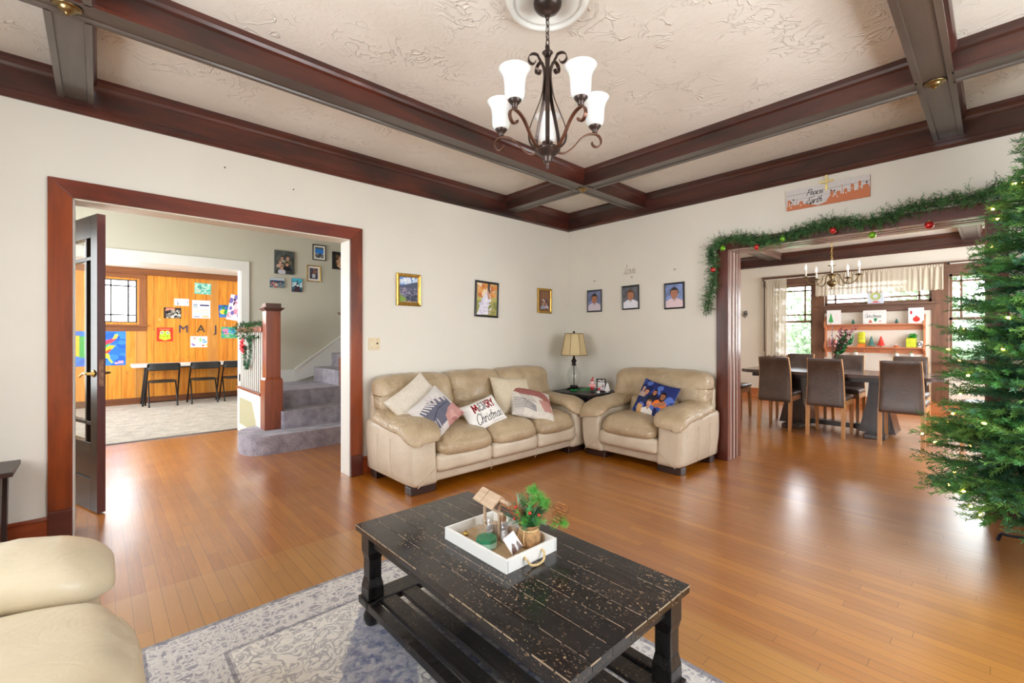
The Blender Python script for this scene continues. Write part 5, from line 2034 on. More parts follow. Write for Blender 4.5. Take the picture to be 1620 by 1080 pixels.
# local: x along the leaf from the free edge, y thickness (towards -y = right of the leaf), z up
DW, DT = .76, .044
mb = MB()
y0_, y1_ = -DT, 0
mb.box(0, y0_, .008, .104, y1_, 2.02)
mb.box(DW - .104, y0_, .008, DW, y1_, 2.02)
mb.box(.104, y0_, 1.87, DW - .104, y1_, 2.02)
mb.box(.104, y0_, .008, DW - .104, y1_, .22)
mb.box(.104, y0_ + .012, .22, DW - .104, y1_ - .012, .40)
mb.box(.104, y0_, .40, DW - .104, y1_, .47)
for x in (.204, DW - .204):
    mb.box(x - .012, y0_ + .006, .47, x + .012, y1_ - .006, 1.87)
for z in (.60, 1.73):
    mb.box(.104, y0_ + .006, z - .012, DW - .104, y1_ - .006, z + .012)
mb.build('door_leaf', BLACKDOOR, g, bevel=.002)
MB().box(0, y0_ - .0004, .009, .0006, y1_ + .0004, 2.019, 0).build('door_edge', wood('door_edge_red', (70, 28, 26), (104, 44, 38), 'z', 14, .3, .3), g, loc=(-.0006, 0, 0))
MB().box(.104, -DT / 2 - .002, .47, DW - .104, -DT / 2 + .002, 1.87).build('glass', GLASS, g)
for sgn, yy in ((1, y1_), (-1, y0_)):
    h = MB()
    h.lathe([(.024, 0), (.026, .003), (.022, .008), (.010, .012), (.009, .04)], 20, X=Matrix.Translation((.052, yy, .945)) @ Matrix.Rotation(-sgn * PI / 2, 4, 'X'))
    h.tube(smooth([(.052, yy + sgn * .04, .945), (.075, yy + sgn * .045, .948), (.11, yy + sgn * .042, .94), (.15, yy + sgn * .04, .925), (.165, yy + sgn * .038, .92)], 4), .0075, 10)
    h.build('lever_handle', BRASSL, g)
MB().box(-.0018, -DT + .010, .86, -.0006, -.010, 1.04).build('latch_plate', M('worn_latch_plate', (124, 88, 70), .4, .6, .2, 40), g)

# ================================================================ HALL: STAIRS
stt = thing('staircase', 'grey carpeted stairs with a rounded first step rising from the hall', 'stairs', (0, 0, 0))
def step_prism(poly, z0, z1, name='carpeted_step'):
    o = MB().prism(poly, 'z', z0, z1).build(name, GREYC, stt, bevel=.035, seg=4)
    for p in o.data.polygons:
        p.use_smooth = True
    return o
XR = 2.26
curve = [(1.30, 4.97), (1.20, 4.985), (1.12, 5.04), (1.07, 5.13), (1.055, 5.25), (1.07, 5.40), (1.12, 5.52), (1.20, 5.60), (1.28, 5.64), (1.30, 5.66)]
p1 = [(3.2, 4.97)] + smooth(curve, 3) + [(1.30, 5.8), (3.2, 5.8)]
step_prism(list(reversed(p1)), 0, .19)
step_prism([(1.455, 5.24), (3.2, 5.24), (3.2, 5.9), (1.37, 5.9), (1.37, 5.5), (1.455, 5.5)], .05, .38)
step_prism([(1.37, 5.54), (2.6, 5.54), (2.6, HY - .005), (1.37, HY - .005)], .1, .57)
for k in range(6):
    x = XR + .25 * k - .03
    step_prism([(x, 5.66), (x + .9, 5.66), (x + .9, HY - .025), (x, HY - .025)], .50, .57 + .19 * (k + 1))
sk = MB()
sk.prism([(1.99, .565), (1.99, .735), (2.615, 1.18), (4.2, 2.31), (4.2, 1.2)], 'y', HY - .022, HY)
sk.prism([(1.99, .725), (1.99, .745), (2.615, 1.19), (4.2, 2.32), (4.2, 2.30), (2.615, 1.17)], 'y', HY - .032, HY)
sk.box(1.44, HY - .018, .565, 1.985, HY, .735)
sk.build('skirt_board', WHITE, stt)

# newel posts
NEWX = wood('newel_wood', (118, 50, 24), (160, 80, 42), 'z', 12, .3, .3, dark=(96, 40, 22))


def newel(label, x, y, z0, ztop, hb):
    t = thing('newel_post', label, 'newel post', (x, y, z0))
    H_ = ztop - z0
    q = lambda r, z: [(-r, -r, z), (r, -r, z), (r, r, z), (-r, r, z)]
    MB().hexa(q(.090, 0), q(.090, hb - .03)).hexa(q(.090, hb - .03), q(.072, hb)).build('base_block', NEWX, t, bevel=.003)
    MB().hexa(q(.072, hb), q(.072, H_ - .08)).build('shaft', NEWX, t, bevel=.002)
    MB().hexa(q(.076, H_ - .085), q(.080, H_ - .075)).hexa(q(.084, H_ - .075), q(.102, H_ - .055)).hexa(q(.104, H_ - .055), q(.104, H_ - .045)).hexa(q(.078, H_ - .045), q(.076, H_)).build('cap', wood('newel_cap_wood', (70, 42, 34), (100, 64, 52), 'x', 12, .35), t, bevel=.002)
    return t


newel('square mahogany newel post at the foot of the stairs', 1.385, 5.37, .19, 1.55, .56)
newel('second newel post on the landing, half hidden by the doorway casing', 2.335, 5.60, .57, 1.54, .36)

bs = thing('stair_balustrade', 'white spindle balustrade on a panelled knee wall left of the newel post', 'railing', (1.33, 0, 0))
kw = MB()
kw.box(-.03, 5.46, 0, .03, HY - .02, .54)
kw.build('knee_wall', WHITE, bs)
MB().prism([(5.62, .10), (6.44, .10), (6.44, .44), (5.80, .44), (5.62, .24)], 'x', -.0335, -.03).build('green_panel', M('sage_panel', (170, 168, 134), .5), bs)
pm = MB()
P_ = [(5.62, .10), (6.44, .10), (6.44, .44), (5.80, .44), (5.62, .24)]
for i in range(5):
    a, b = P_[i], P_[(i + 1) % 5]
    pm.tube([(-.034, a[0], a[1]), (-.034, b[0], b[1])], .007, 6)
pm.build('panel_moulding', WHITE, bs)
MB().box(-.045, 5.455, .54, .045, HY - .02, .565).build('shoe_rail', NEWX, bs, bevel=.004)
MB().box(-.035, 5.455, 1.24, .035, HY - .02, 1.30).build('hand_rail', NEWX, bs, bevel=.008)
n = 12
for i in range(n):
    y = 5.50 + i * (HY - .10 - 5.50) / (n - 1)
    MB().box(-.011, y - .011, .565, .011, y + .011, 1.24).build('spindle', WHITE, bs)

GARL = [M('garland_green', (52, 104, 48), .7, var=.3, vscale=30), M('garland_dark', (30, 72, 38), .75, var=.2)]
rg = random.Random(12)
mb = MB()
for i in range(420):
    t = i / 420
    y = 5.48 + t * 1.05
    q = t * 2 * PI * 5.5
    c = Vector((-.02 + .075 * math.cos(q), y, 1.26 + .085 * math.sin(q)))
    d = (Vector((rg.gauss(0, 1), rg.gauss(0, 1), rg.gauss(0, 1)))).normalized()
    sprig(mb, c, d, .03, 7, .03, .0022, rg, rg.choice((0, 1)))
tag(mb.build('rail_garland', GARL, loc=(1.33, 0, 0)), 'green tinsel garland wound round the stair handrail', 'garland')
mb = MB()
loop = smooth([(-.05, 5.90, 1.14), (-.055, 5.84, 1.16), (-.055, 5.80, 1.10), (-.055, 5.82, .98), (-.055, 5.90, .88), (-.055, 5.98, .83), (-.055, 6.06, .88), (-.055, 6.05, 1.0), (-.055, 6.03, 1.08)], 8)
for c in loop:
    for k in range(5):
        d = Vector((rg.gauss(0, .6), rg.gauss(0, 1), rg.gauss(0, 1))).normalized()
        sprig(mb, c, d, .03, 8, .026, .002, rg, rg.choice((0, 1)))
wr_ = thing('candy_cane_wreath', 'small green loop wreath with a red bow hanging on the spindles', 'wreath', (1.33, 0, 0))
mb.build('greenery', [M('frosty_green', (84, 130, 100), .7, var=.3, vscale=30), GARL[1]], wr_)
mb = MB()
rbn = M('red_ribbon', (206, 30, 44), .45)
for k in range(9):
    q = 2 * PI * k / 9
    mb.tube([(-.07, 6.04, 1.08), (-.10, 6.04 + .05 * math.cos(q), 1.08 + .055 * math.sin(q)), (-.075, 6.04 + .085 * math.cos(q + .3), 1.08 + .09 * math.sin(q + .3))], [.006, .018, .006], 7, flat=.4)
mb.build('bow', rbn, wr_)

# pictures on the hall wall
def fam(bgc, n, seed, W_=60, H_=76):
    A = Art(W_, H_, bgc)
    A.blobs(30, [tuple(k * q for k in bgc) for q in (.8, 1.1, 1.2)], .14)
    return A


HB = RB
A = fam((78, 82, 80), 5, 1)
for a_ in ((.66, .42, .17, (90, 80, 70), (206, 160, 134), (112, 106, 80), False), (.38, .5, .12, (50, 40, 36), (200, 150, 124), (170, 160, 150), False), (.28, .28, .14, (90, 56, 40), (214, 164, 138), (206, 170, 150), False),
           (.62, .16, .17, (30, 24, 24), (206, 156, 130), (34, 36, 40), True), (.36, .04, .15, (110, 60, 40), (206, 160, 134), (196, 198, 206), False)):
    A.person(*a_[:6], .8, a_[6])
A.poly([(.2, 0), (.52, 0), (.48, .16), (.26, .18)], (196, 198, 208))
art_frame('canvas_portrait', 'large dark family portrait canvas on the green hall wall', 'picture', A, .25, .315, 0, .022, None, (1.857, HY - .001, 2.196), HB)
A = Art(40, 52, (60, 70, 80))
A.rect(0, .38, 1, .85, (50, 130, 214))
A.rect(0, .85, 1, 1, (90, 96, 96))
A.blobs(50, [(214, 214, 210), (120, 116, 110), (60, 60, 66)], .06, (0, 0, 1, .4), .75)
art_frame('framed_photo', 'black framed beach photo with white mat, highest on the hall wall', 'picture frame', A, .186, .222, .013, .018, BFR, (2.323, HY - .001, 2.391), HB, 'photos on the green hall wall', .022)
A = Art(40, 52, (84, 76, 90))
A.person(.5, .1, .28, (40, 30, 30), (176, 130, 100), (40, 42, 60), .8)
A.rect(.3, .12, .7, .45, (190, 196, 206))
A.blobs(12, [(60, 50, 60), (150, 110, 90)], .1, (0, .5, 1, 1), .8)
art_frame('framed_photo', 'gold framed photo with white mat below the beach photo', 'picture frame', A, .186, .228, .013, .018, GOLD, (2.246, HY - .001, 2.083), HB, 'photos on the green hall wall', .024)
A = Art(44, 50, (44, 40, 40))
A.blobs(16, [(214, 176, 140), (190, 150, 120), (110, 80, 60)], .16, (.3, .1, .9, .8), .85)
art_frame('framed_photo', 'dark framed photo cut off by the doorway jamb', 'picture frame', A, .20, .255, .018, .018, BFR, (2.606, HY - .001, 2.305), HB, 'photos on the green hall wall')
A = Art(40, 28, (70, 110, 130))
A.rect(0, .7, 1, 1, (190, 200, 206))
A.rect(.1, .45, .9, .72, (60, 70, 100))
A.blobs(40, [(196, 60, 60), (226, 226, 226), (70, 130, 150), (180, 150, 130)], .1, (0, .0, 1, .5), 1.4)
art_frame('mini_canvas', 'small landscape canvas with a red dressed group below the big portrait', 'picture', A, .179, .132, 0, .02, None, (1.767, HY - .001, 1.916), HB)
A = Art(30, 42, (70, 160, 190))
A.grad((60, 70, 80), (80, 190, 220))
A.poly([(.2, 0), (.3, .5), (.42, .6), (.5, .92), (.58, .6), (.7, .5), (.8, 0)], (70, 50, 60))
A.blobs(14, [(210, 230, 236)], .08, (0, .4, 1, .7), .7)
art_frame('mini_canvas', 'small teal canvas with a dark tower shape left of the gold framed photo', 'picture', A, .132, .184, 0, .02, None, (2.019, HY - .001, 1.90), HB)

# ================================================================ PLAY ROOM
tbp = thing('folding_table', 'long white folding table against the pine wall', 'table', (1.62, 9.93, .008))
MB().box(-1.22, -.23, .655, 1.22, .23, .71).build('tabletop', M('white_plastic_top', (230, 230, 228), .35), tbp, bevel=.012)
for sx in (-1, 1):
    for sy in (-1, 1):
        MB().tube([(sx * 1.02, sy * .19, .655), (sx * 1.08, sy * .19, 0)], .014, 8).build('leg', BLACKM, tbp)
MB().box(-1.05, -.16, .63, 1.05, -.13, .655).box(-1.05, .13, .63, 1.05, .16, .655).build('under_frame', BLACKM, tbp)


def folding_chair(label, x, y):
    t = thing('folding_chair', label, 'chair', (x, y, .008), 0, 'folding chairs at the white table')
    W2 = .21
    for s in (-1, 1):
        l1 = MB().tube([(s * W2, -.0, .72), (s * (W2 + .005), .20, .42), (s * (W2 + .01), .42, .012)], .0125, 8).build('front_leg', BLACKM, t)
        l2 = MB().tube([(s * (W2 - .025), .30, .42), (s * (W2 - .02), .09, .012)], .0115, 8).build('rear_leg', BLACKM, t)
        for q, lo in (((s * (W2 + .01), .42), l1), ((s * (W2 - .02), .09), l2)):
            MB().lathe([(.015, 0), (.015, .02), (.012, .028)], 10, c=(q[0], q[1], 0)).build('rubber_foot', BLACKP, lo)
    def bw(o, u):
        o[1] -= .03 * (1 - u[0] ** 2)
        return o
    MB().puff((0, .035, .675), (W2 + .004, .011, .062), .01, seg=10, fn=bw).build('backrest', BLACKP, t)
    MB().puff((0, .235, .42), (W2 - .03, .19, .014), .012, (0, 0, .008), seg=10).build('seat', BLACKP, t)
    MB().tube([(-W2 + .02, .12, .09), (W2 - .02, .12, .09)], .008, 6).build('crossbar', BLACKM, t)


folding_chair('black folding chair at the left end of the white table', .80, 9.42)
folding_chair('middle black folding chair at the white table', 1.385, 9.44)
folding_chair('black folding chair half hidden by the white play room casing', 1.875, 9.46)

WYP = PY - .0185


def poster(name, label, cat, A, x0, x1, z0, z1, tilt=0, group='papers on the pine wall', dy=0):
    o = A.mesh(name, x1 - x0, z1 - z0, None, VMAT)
    m = o.modifiers.new('s', 'SOLIDIFY')
    m.thickness = .0015
    o.location = ((x0 + x1) / 2, PY - .003 - dy, (z0 + z1) / 2)
    o.rotation_euler = (Euler(RB).to_matrix().to_4x4() @ Matrix.Rotation(tilt, 4, 'Z')).to_euler()
    tag(o, label, cat, group)


A = Art(120, 76, (44, 110, 206))
A.blobs(60, [(60, 130, 220), (40, 96, 190)], .1)
LM = [((.05, .3), (.05, .85), (.2, .88), (.22, .3), (210, 60, 60)), ((.2, .3), (.2, .88), (.38, .86), (.38, .28), (236, 190, 40)), ((.36, .25), (.36, .86), (.54, .84), (.54, .24), (60, 170, 80)),
      ((.52, .26), (.52, .84), (.66, .8), (.68, .28), (226, 100, 50))]
for a, b, c, d, col in LM:
    A.poly([a, b, c, d], col)
A.poly([(0.663, .62), (0.721, .74), (0.822, .80), (0.865, .92), (0.894, .86), (0.850, .74), (0.793, .66), (0.721, .58)], (206, 60, 90))
A.poly([(0.807, .76), (0.850, .93), (0.890, .90), (0.872, .8)], (240, 220, 70))
A.poly([(0.649, .44), (0.778, .60), (0.850, .58), (0.807, .48), (0.678, .38)], (236, 180, 40))
A.poly([(0.634, .48), (0.706, .60), (0.793, .66), (0.706, .52)], (60, 170, 90))
A.poly([(0.634, .34), (0.793, .50), (0.778, .42), (0.678, .28)], (226, 70, 50))
A.poly([(0.620, .22), (0.706, .36), (0.764, .34), (0.778, .20), (0.822, .08), (0.793, .07), (0.735, .22), (0.649, .2)], (200, 222, 60))
A.poly([(.84, .04), (.97, .06), (.96, .14), (.84, .12)], (226, 160, 176))
A.rect(.84, .09, .89, .13, (70, 90, 180))
poster('wall_map', 'bright blue poster map below the play room window, partly behind the dark door', 'poster', A, -.56, .341, .695, 1.275, 0)
A = Art(44, 48, (214, 54, 34))
A.poly([(.15, .2), (.2, .7), (.35, .8), (.5, .72), (.65, .8), (.82, .7), (.86, .2), (.5, .05)], (170, 210, 50))
for x in (.32, .68):
    A.ell(x, .62, .1, .1, (236, 236, 220))
    A.ell(x, .62, .05, .05, (40, 40, 40))
A.line([(.3, .38), (.5, .3), (.7, .38)], .02, (120, 90, 30))
A.blobs(16, [(230, 200, 60)], .05, (.2, .1, .8, .4))
A.rect(.15, .84, .85, .92, (240, 120, 90))
poster('drawing', 'red paper with a lime green frog face drawing', 'drawing', A, .76, .993, 1.10, 1.348)
A = Art(60, 34, (240, 240, 244))
A.line([(.2, .35), (.2, .75), (.9, .75), (.9, .3), (.5, .3)], .02, (90, 110, 170), 1.76)
A.poly([(.18, .15), (.24, .35), (.32, .4), (.28, .15)], (50, 50, 90))
poster('certificate', 'small white landscape paper with a blue border', 'paper', A, 1.012, 1.231, 1.752, 1.882)
A = Art(60, 44, (60, 48, 44))
A.poly([(.08, .7), (.15, .95), (.6, .95), (.66, .78), (.4, .74)], (214, 140, 120))
A.blobs(60, [(220, 220, 214), (120, 116, 110), (20, 20, 20), (170, 170, 160)], .1, (.2, .05, .95, .7), 1.3)
poster('drawing', 'black and white crowd drawing with a pink banner', 'drawing', A, .858, 1.116, 1.517, 1.712)
A = Art(60, 48, (110, 196, 180))
A.poly([(.03, .1), (.05, .95), (.9, .9), (.93, .2)], (168, 220, 204))
A.blobs(20, [(206, 236, 220), (90, 180, 170)], .1)
for q in range(5):
    A.ell(.25 + q * .1, .62 - q * .03, .03, .05, (30, 50, 80))
A.rect(.1, .2, .4, .42, (200, 180, 150), .5)
poster('drawing', 'pale teal drawing highest on the pine wall', 'drawing', A, 1.318, 1.577, 1.985, 2.192, R_(-2))
A = Art(64, 76, (226, 234, 240))
A.rect(.42, .68, .92, .76, (60, 50, 110))
for q, c in enumerate(((70, 80, 150), (60, 130, 120), (60, 140, 70))):
    A.rect(.06, .74 - q * .07, .3, .77 - q * .07, c)
for q, c in enumerate(((240, 180, 190), (240, 200, 140), (190, 220, 160), (150, 200, 240), (240, 160, 120))):
    A.rect(.08, .5 - q * .09, .92, .52 - q * .09, c)
A.rect(.1, .06, .4, .1, (90, 100, 190))
A.rect(.55, .05, .9, .16, (236, 200, 150))
poster('chart_paper', 'white page with coloured lettering in the middle of the pine wall', 'paper', A, 1.279, 1.566, 1.528, 1.868)
A = Art(54, 44, (246, 244, 246))
for x, y, c in ((.12, .3, (150, 110, 190)), (.2, .2, (130, 90, 180)), (.25, .8, (236, 150, 110)), (.58, .6, (130, 210, 110)), (.58, .75, (130, 210, 110)), (.78, .65, (70, 160, 220)), (.9, .5, (70, 160, 220)), (.78, .45, (110, 180, 230)), (.75, .15, (230, 90, 70)), (.95, .2, (240, 220, 60))):
    A.rect(x - .07, y - .07, x + .07, y + .07, c)
poster('drawing', 'white paper with rainbow lettering below the big letters', 'drawing', A, 1.253, 1.518, .983, 1.190)
A = Art(54, 52, (60, 100, 180))
A.poly([(0, .2), (.3, .3), (.4, 0), (0, 0)], (70, 130, 200))
A.ell(.25, .45, .2, .2, (226, 214, 80))
A.ell(.5, .4, .2, .22, (40, 160, 80))
A.blobs(14, [(30, 70, 140), (80, 150, 210), (40, 140, 90)], .1, (0, .5, 1, 1))
A.poly([(.5, 0), (1, 0), (1, .55), (.8, .4)], (226, 180, 190))
poster('drawing', 'blue and green crayon drawing beside the white casing', 'drawing', A, 1.70, 1.98, 1.56, 1.80, R_(3))
A = Art(40, 60, (238, 236, 240))
A.blobs(26, [(220, 150, 180), (120, 110, 190), (240, 210, 220), (90, 60, 110)], .12, (.1, .1, .9, .95), .7)
poster('drawing', 'white and pink drawing cut off by the white casing', 'drawing', A, 1.86, 2.10, 1.50, 2.0, R_(-10), dy=.006)
A = Art(54, 44, (90, 180, 130))
A.ell(.25, .6, .2, .26, (226, 130, 180))
A.ell(.62, .6, .22, .26, (60, 170, 220))
A.blobs(40, [(50, 140, 90), (120, 200, 150), (240, 160, 190), (60, 120, 200)], .07)
poster('drawing', 'green drawing with pink and blue flowers beside the spindles', 'drawing', A, 1.74, 2.03, 1.152, 1.372)
for ch_, lab, x, z, sz, m in (('M', 'big dark blue letter M on the pine wall', 1.146, 1.318, .20, M('navy_letter', (58, 60, 88), .6)), ('A', 'dark green letter A on the pine wall', 1.416, 1.325, .20, M('dark_green_letter', (52, 62, 56), .6)),
                              ('J', 'dark letter J on the pine wall', 1.650, 1.322, .20, M('dark_letter', (60, 58, 70), .6)), ('C', 'little pink letter C between the drawings', 1.19, 1.612, .10, M('pink_letter', (226, 130, 90), .6)),
                              ('a', 'little cream letter left of the black and white drawing', .80, 1.50, .09, M('cream_letter', (230, 190, 130), .6)), ('3', 'little cream figure 3 above the flower drawing', 1.80, 1.44, .09, M('cream_letter', (230, 190, 130), .6))):
    o = solid_text('wall_letter', ch_, sz, .008, m, loc=(x, PY - .006, z), rot=RB)
    tag(o, lab, 'letter', 'letters on the pine wall')

# console table against the back wall, seen at the left edge
cn = thing('console_table', 'dark console table cut off at the left edge of the picture', 'table', (-.79, 3.54, 0))
MB().box(-.47, -.16, .485, .47, .16, .51).build('tabletop', DARKW, cn, bevel=.004)
MB().box(-.40, -.13, .42, .40, .13, .485).build('apron', DARKW, cn)
for sx in (-1, 1):
    for sy in (-1, 1):
        MB().hexa([(-.025, -.025, 0), (.025, -.025, 0), (.025, .025, 0), (-.025, .025, 0)], [(-.032, -.032, .485), (.032, -.032, .485), (.032, .032, .485), (-.032, .032, .485)]).build('leg', DARKW, cn, loc=(sx * .395, sy * .12, 0))


# ================================================================ DINING ROOM
DTOP = wood('dining_table_top', (58, 40, 36), (92, 68, 60), 'y', 14, .22, .4)
DBASE = wood('dining_table_base', (34, 24, 22), (58, 42, 38), 'z', 14, .3, .3)
dt = thing('dining_table', 'long dark wooden trestle dining table with leather chairs round it', 'dining table', (6.97, 1.40, 0))
MB().prism([(-.47, -.92), (-.38, -1.02), (.38, -1.02), (.47, -.92), (.47, .92), (.38, 1.02), (-.38, 1.02), (-.47, .92)], 'z', .705, .745).build('tabletop', DTOP, dt, bevel=.004)
MB().box(-.38, -.88, .655, .38, .88, .705).build('apron', DBASE, dt)
for s in (-1, 1):
    rt = smooth([(.075, .655), (.08, .56), (.10, .40), (.14, .20), (.175, .05)], 5)
    MB().prism([(-a, z) for a, z in reversed(rt)] + rt, 'x', -.20, .20).build('trestle_leg', DBASE, dt, loc=(0, s * .43, 0), bevel=.006)
    MB().box(-.36, -.10, 0, .36, .10, .05).build('foot', DBASE, dt, loc=(0, s * .43, 0), bevel=.006)
MB().box(-.07, -.56, .05, .07, .56, .11).build('stretcher', DBASE, dt, bevel=.004)

OAKL = wood('light_oak_chair_wood', (176, 124, 70), (206, 158, 104), 'z', 22, .35, .2)
BRL = mat_leather('brown_leather', (92, 76, 68), (66, 50, 44), .1)


def dining_chair(label, x, y, rz):
    """local: back at y = 0 (outer face towards -y), seat runs to +y"""
    t = thing('dining_chair', label, 'dining chair', (x, y, 0), rz, 'brown leather dining chairs')
    WB = .195

    def bow(o, u):
        z = o[2]
        o[1] += -.045 * max(0, z / .29) ** 2 + .02 * (1 - (z / .29) ** 2) - .02
        o[0] *= .95 - .06 * (z / .29)
        return o
    MB().puff((0, .0, .645), (WB - .006, .022, .285), .016, seg=14, fn=bow).build('backrest', BRL, t)
    for s in (-1, 1):
        fr = MB()
        vs = []
        for k in range(9):
            z = -.285 + .57 * k / 8
            yy = -.045 * max(0, z / .29) ** 2 + .02 * (1 - (z / .29) ** 2) - .02
            xx = (WB - .007) * (.95 - .06 * z / .29) + .002
            vs.append((xx * s, yy, z + .645))
        for (x0, a, z0), (x1, b, z1) in zip(vs[:-1], vs[1:]):
            q = lambda xx, yy, zz: [(xx - .004, yy - .012, zz), (xx + .004, yy - .012, zz), (xx + .004, yy + .021, zz), (xx - .004, yy + .021, zz)]
            fr.hexa(q(x0, a, z0), q(x1, b, z1))
        fr.build('back_post', OAKL, t)
    MB().puff((0, .235, .465), (.20, .205, .028), .024, (0, 0, .012), seg=10).build('seat', BRL, t)
    MB().box(-.185, .03, .375, .185, .05, .435).box(-.185, .40, .375, .185, .42, .435).box(-.195, .03, .375, -.175, .42, .435).box(.175, .03, .375, .195, .42, .435).build('seat_frame', OAKL, t, bevel=.002)
    for s in (-1, 1):
        a = s * .178
        MB().hexa([(a - .018, -.045, 0), (a + .018, -.045, 0), (a + .018, -.010, 0), (a - .018, -.010, 0)], [(a - .02, -.018, .40), (a + .02, -.018, .40), (a + .02, .03, .40), (a - .02, .03, .40)]).build('leg', OAKL, t, bevel=.002)
        MB().hexa([(a - .015, .405, 0), (a + .015, .405, 0), (a + .015, .435, 0), (a - .015, .435, 0)], [(a - .02, .385, .42), (a + .02, .385, .42), (a + .02, .43, .42), (a - .02, .43, .42)]).build('leg', OAKL, t, bevel=.002)
    return t


for lab, y in (('brown leather dining chair nearest the mahogany casing, back to the room', 1.945), ('middle brown leather dining chair with its back to the room', 1.39), ('brown leather dining chair beside the fir tree, back to the room', .705)):
    dining_chair(lab, 6.36 if y < 1.9 else 6.40, y, R_(-90))
for lab, y in (('brown leather dining chair across the table in front of the curtain', 2.01), ('brown leather dining chair across the table behind the flowers', 1.42), ('brown leather dining chair across the table under the hanging shelf', .77)):
    dining_chair(lab, 7.72, y, R_(90))
dining_chair('brown leather dining chair at the left head of the table, mostly hidden', 6.96, 2.92, R_(180))
dining_chair('brown leather dining chair at the right head of the table behind the fir', 6.96, -.16, R_(0))

# dining chandelier
dc_ = thing('dining_chandelier', 'small brass five-arm candle chandelier over the dining table', 'chandelier', (6.95, 1.45, 0))
AB = M('antique_brass_dark', (120, 100, 66), .3, .85, .2, 20)
CANDLE = M('candle_sleeve', (236, 232, 222), .5)
BULB = M('frosted_bulb', (250, 250, 250), .2, emit=(255, 250, 240), estr=.4)
MB().lathe([(.0, 1.80), (.008, 1.806), (.012, 1.816), (.006, 1.825), (.02, 1.835), (.045, 1.855), (.058, 1.88), (.045, 1.905), (.018, 1.92), (.014, 1.94), (.03, 1.955), (.03, 1.965), (.012, 1.975), (.010, 2.02), (.022, 2.035), (.010, 2.05), (.008, 2.09), (.03, 2.10), (.05, 2.105), (.012, 2.115), (.006, 2.14), (0, 2.15)], 24).build('centre_stem', AB, dc_)
mb = MB()
z, k = 2.15, 0
while z < 2.70:
    X = Matrix.Translation((0, 0, z + .02)) @ Matrix.Rotation(k * PI / 2, 4, 'Z')
    mb.tube([(.010 * math.sin(q), 0, .021 * math.cos(q)) for q in [2 * PI * i / 10 for i in range(10)]], .0028, 5, closed=True, X=X)
    z += .034
    k += 1
mb.build('chain', BRASSL, dc_)
MB().lathe([(.01, 2.69), (.05, 2.71), (.055, 2.745)], 20).build('canopy', BRASSL, dc_)
B0 = math.atan2(1.45, 6.95) + PI
for i in range(5):
    a = B0 + 2 * PI * i / 5
    pts = smooth([(.02, 1.96), (.05, 1.99), (.09, 1.97), (.11, 1.91), (.15, 1.865), (.21, 1.86), (.265, 1.90), (.29, 1.945)], 4)
    ao = MB().tube([(r * math.cos(a), r * math.sin(a), z) for r, z in pts], .006, 8).build('arm', AB, dc_)
    c = (.29 * math.cos(a), .29 * math.sin(a), 0)
    MB().lathe([(.0, 1.945), (.02, 1.948), (.045, 1.958), (.047, 1.963), (.012, 1.96), (.014, 1.975)], 18, c=c).build('drip_pan', AB, ao)
    MB().lathe([(.0115, 1.97), (.0115, 2.055), (.0, 2.056)], 12, c=c).build('candle_sleeve', CANDLE, ao)
    MB().lathe([(.008, 2.056), (.013, 2.07), (.0155, 2.085), (.011, 2.11), (.003, 2.135), (0, 2.14)], 12, c=c).build('candle_bulb', BULB, ao)


# curtains
def cloth(name, y0, y1, z0, z1, folds, amp, mat, X0, seed, ztop=None, gather=.35, group=None):
    """gathered cloth hanging from a rod along y; z0 bottom, z1 top"""
    nx, nz_ = folds * 10, 22
    r = random.Random(seed)
    ph = [r.uniform(-.5, .5) for _ in range(folds + 2)]
    vs, fs = [], []
    for j in range(nz_ + 1):
        t = j / nz_
        for i in range(nx + 1):
            u = i / nx
            q = u * folds * 2 * PI
            a = amp * (.55 + .45 * math.sin(u * 9 + seed)) * (.45 + .55 * t)
            zz = z1 + (z0 - z1) * t
            x = X0 + a * math.sin(q + ph[int(u * folds)] * .6 + .3 * t)
            if t < .12:
                x = X0 + a * .8 * math.sin(q * 2)
            zz += .008 * math.sin(q + 1) * t
            vs.append((x, y0 + (y1 - y0) * u + .01 * math.sin(q * .5) * t, zz))
    for j in range(nz_):
        for i in range(nx):
            a = j * (nx + 1) + i
            fs.append((a, a + 1, a + nx + 2, a + nx + 1))
    return MB().add(vs, fs, 0, True).build(name, mat)


SHEER = mat_cloth_sheer('cream_curtain_cloth', (208, 197, 178), .10)
o = cloth('window_curtain', 3.02, 2.66, .82, 2.27, 7, .028, SHEER, DX - .10, 3)
tag(o, 'long cream curtain at the left dining room window', 'curtain')
o = cloth('window_valance', 2.20, .555, 1.90, 2.29, 26, .022, SHEER, DX - .11, 5)
tag(o, 'gathered cream valance over the high dining room window', 'curtain')
for lab, a, b, z in (('white rod with a dark finial holding the long curtain', 3.06, 2.2, 2.265), ('white rod over the right dining room window', .5, -.3, 2.285)):
    t = thing('curtain_rod', lab, 'curtain rod', (DX - .10, 0, z), group='curtain rods in the dining room')
    MB().tube([(0, a, 0), (0, b, 0)], .008, 8).build('rod', WHITE, t)
    MB().lathe([(.0, -.018), (.014, -.010), (.017, 0), (.014, .010), (0, .018)], 12, c=(0, a, 0)).build('finial', BLACKM, t)
    MB().box(0, a - .03, -.006, .10, a - .02, .006).box(0, b + .02, -.006, .10, b + .03, .006).build('bracket', BLACKM, t)
wd = MB()
wd.tube([(0, 3.045, 2.2), (0, 3.045, .9)], .006, 6)
tag(wd.build('curtain_wand', BLACKM, loc=(DX - .085, 0, 0)), 'thin dark rod hanging at the outer edge of the long curtain', 'curtain rod')

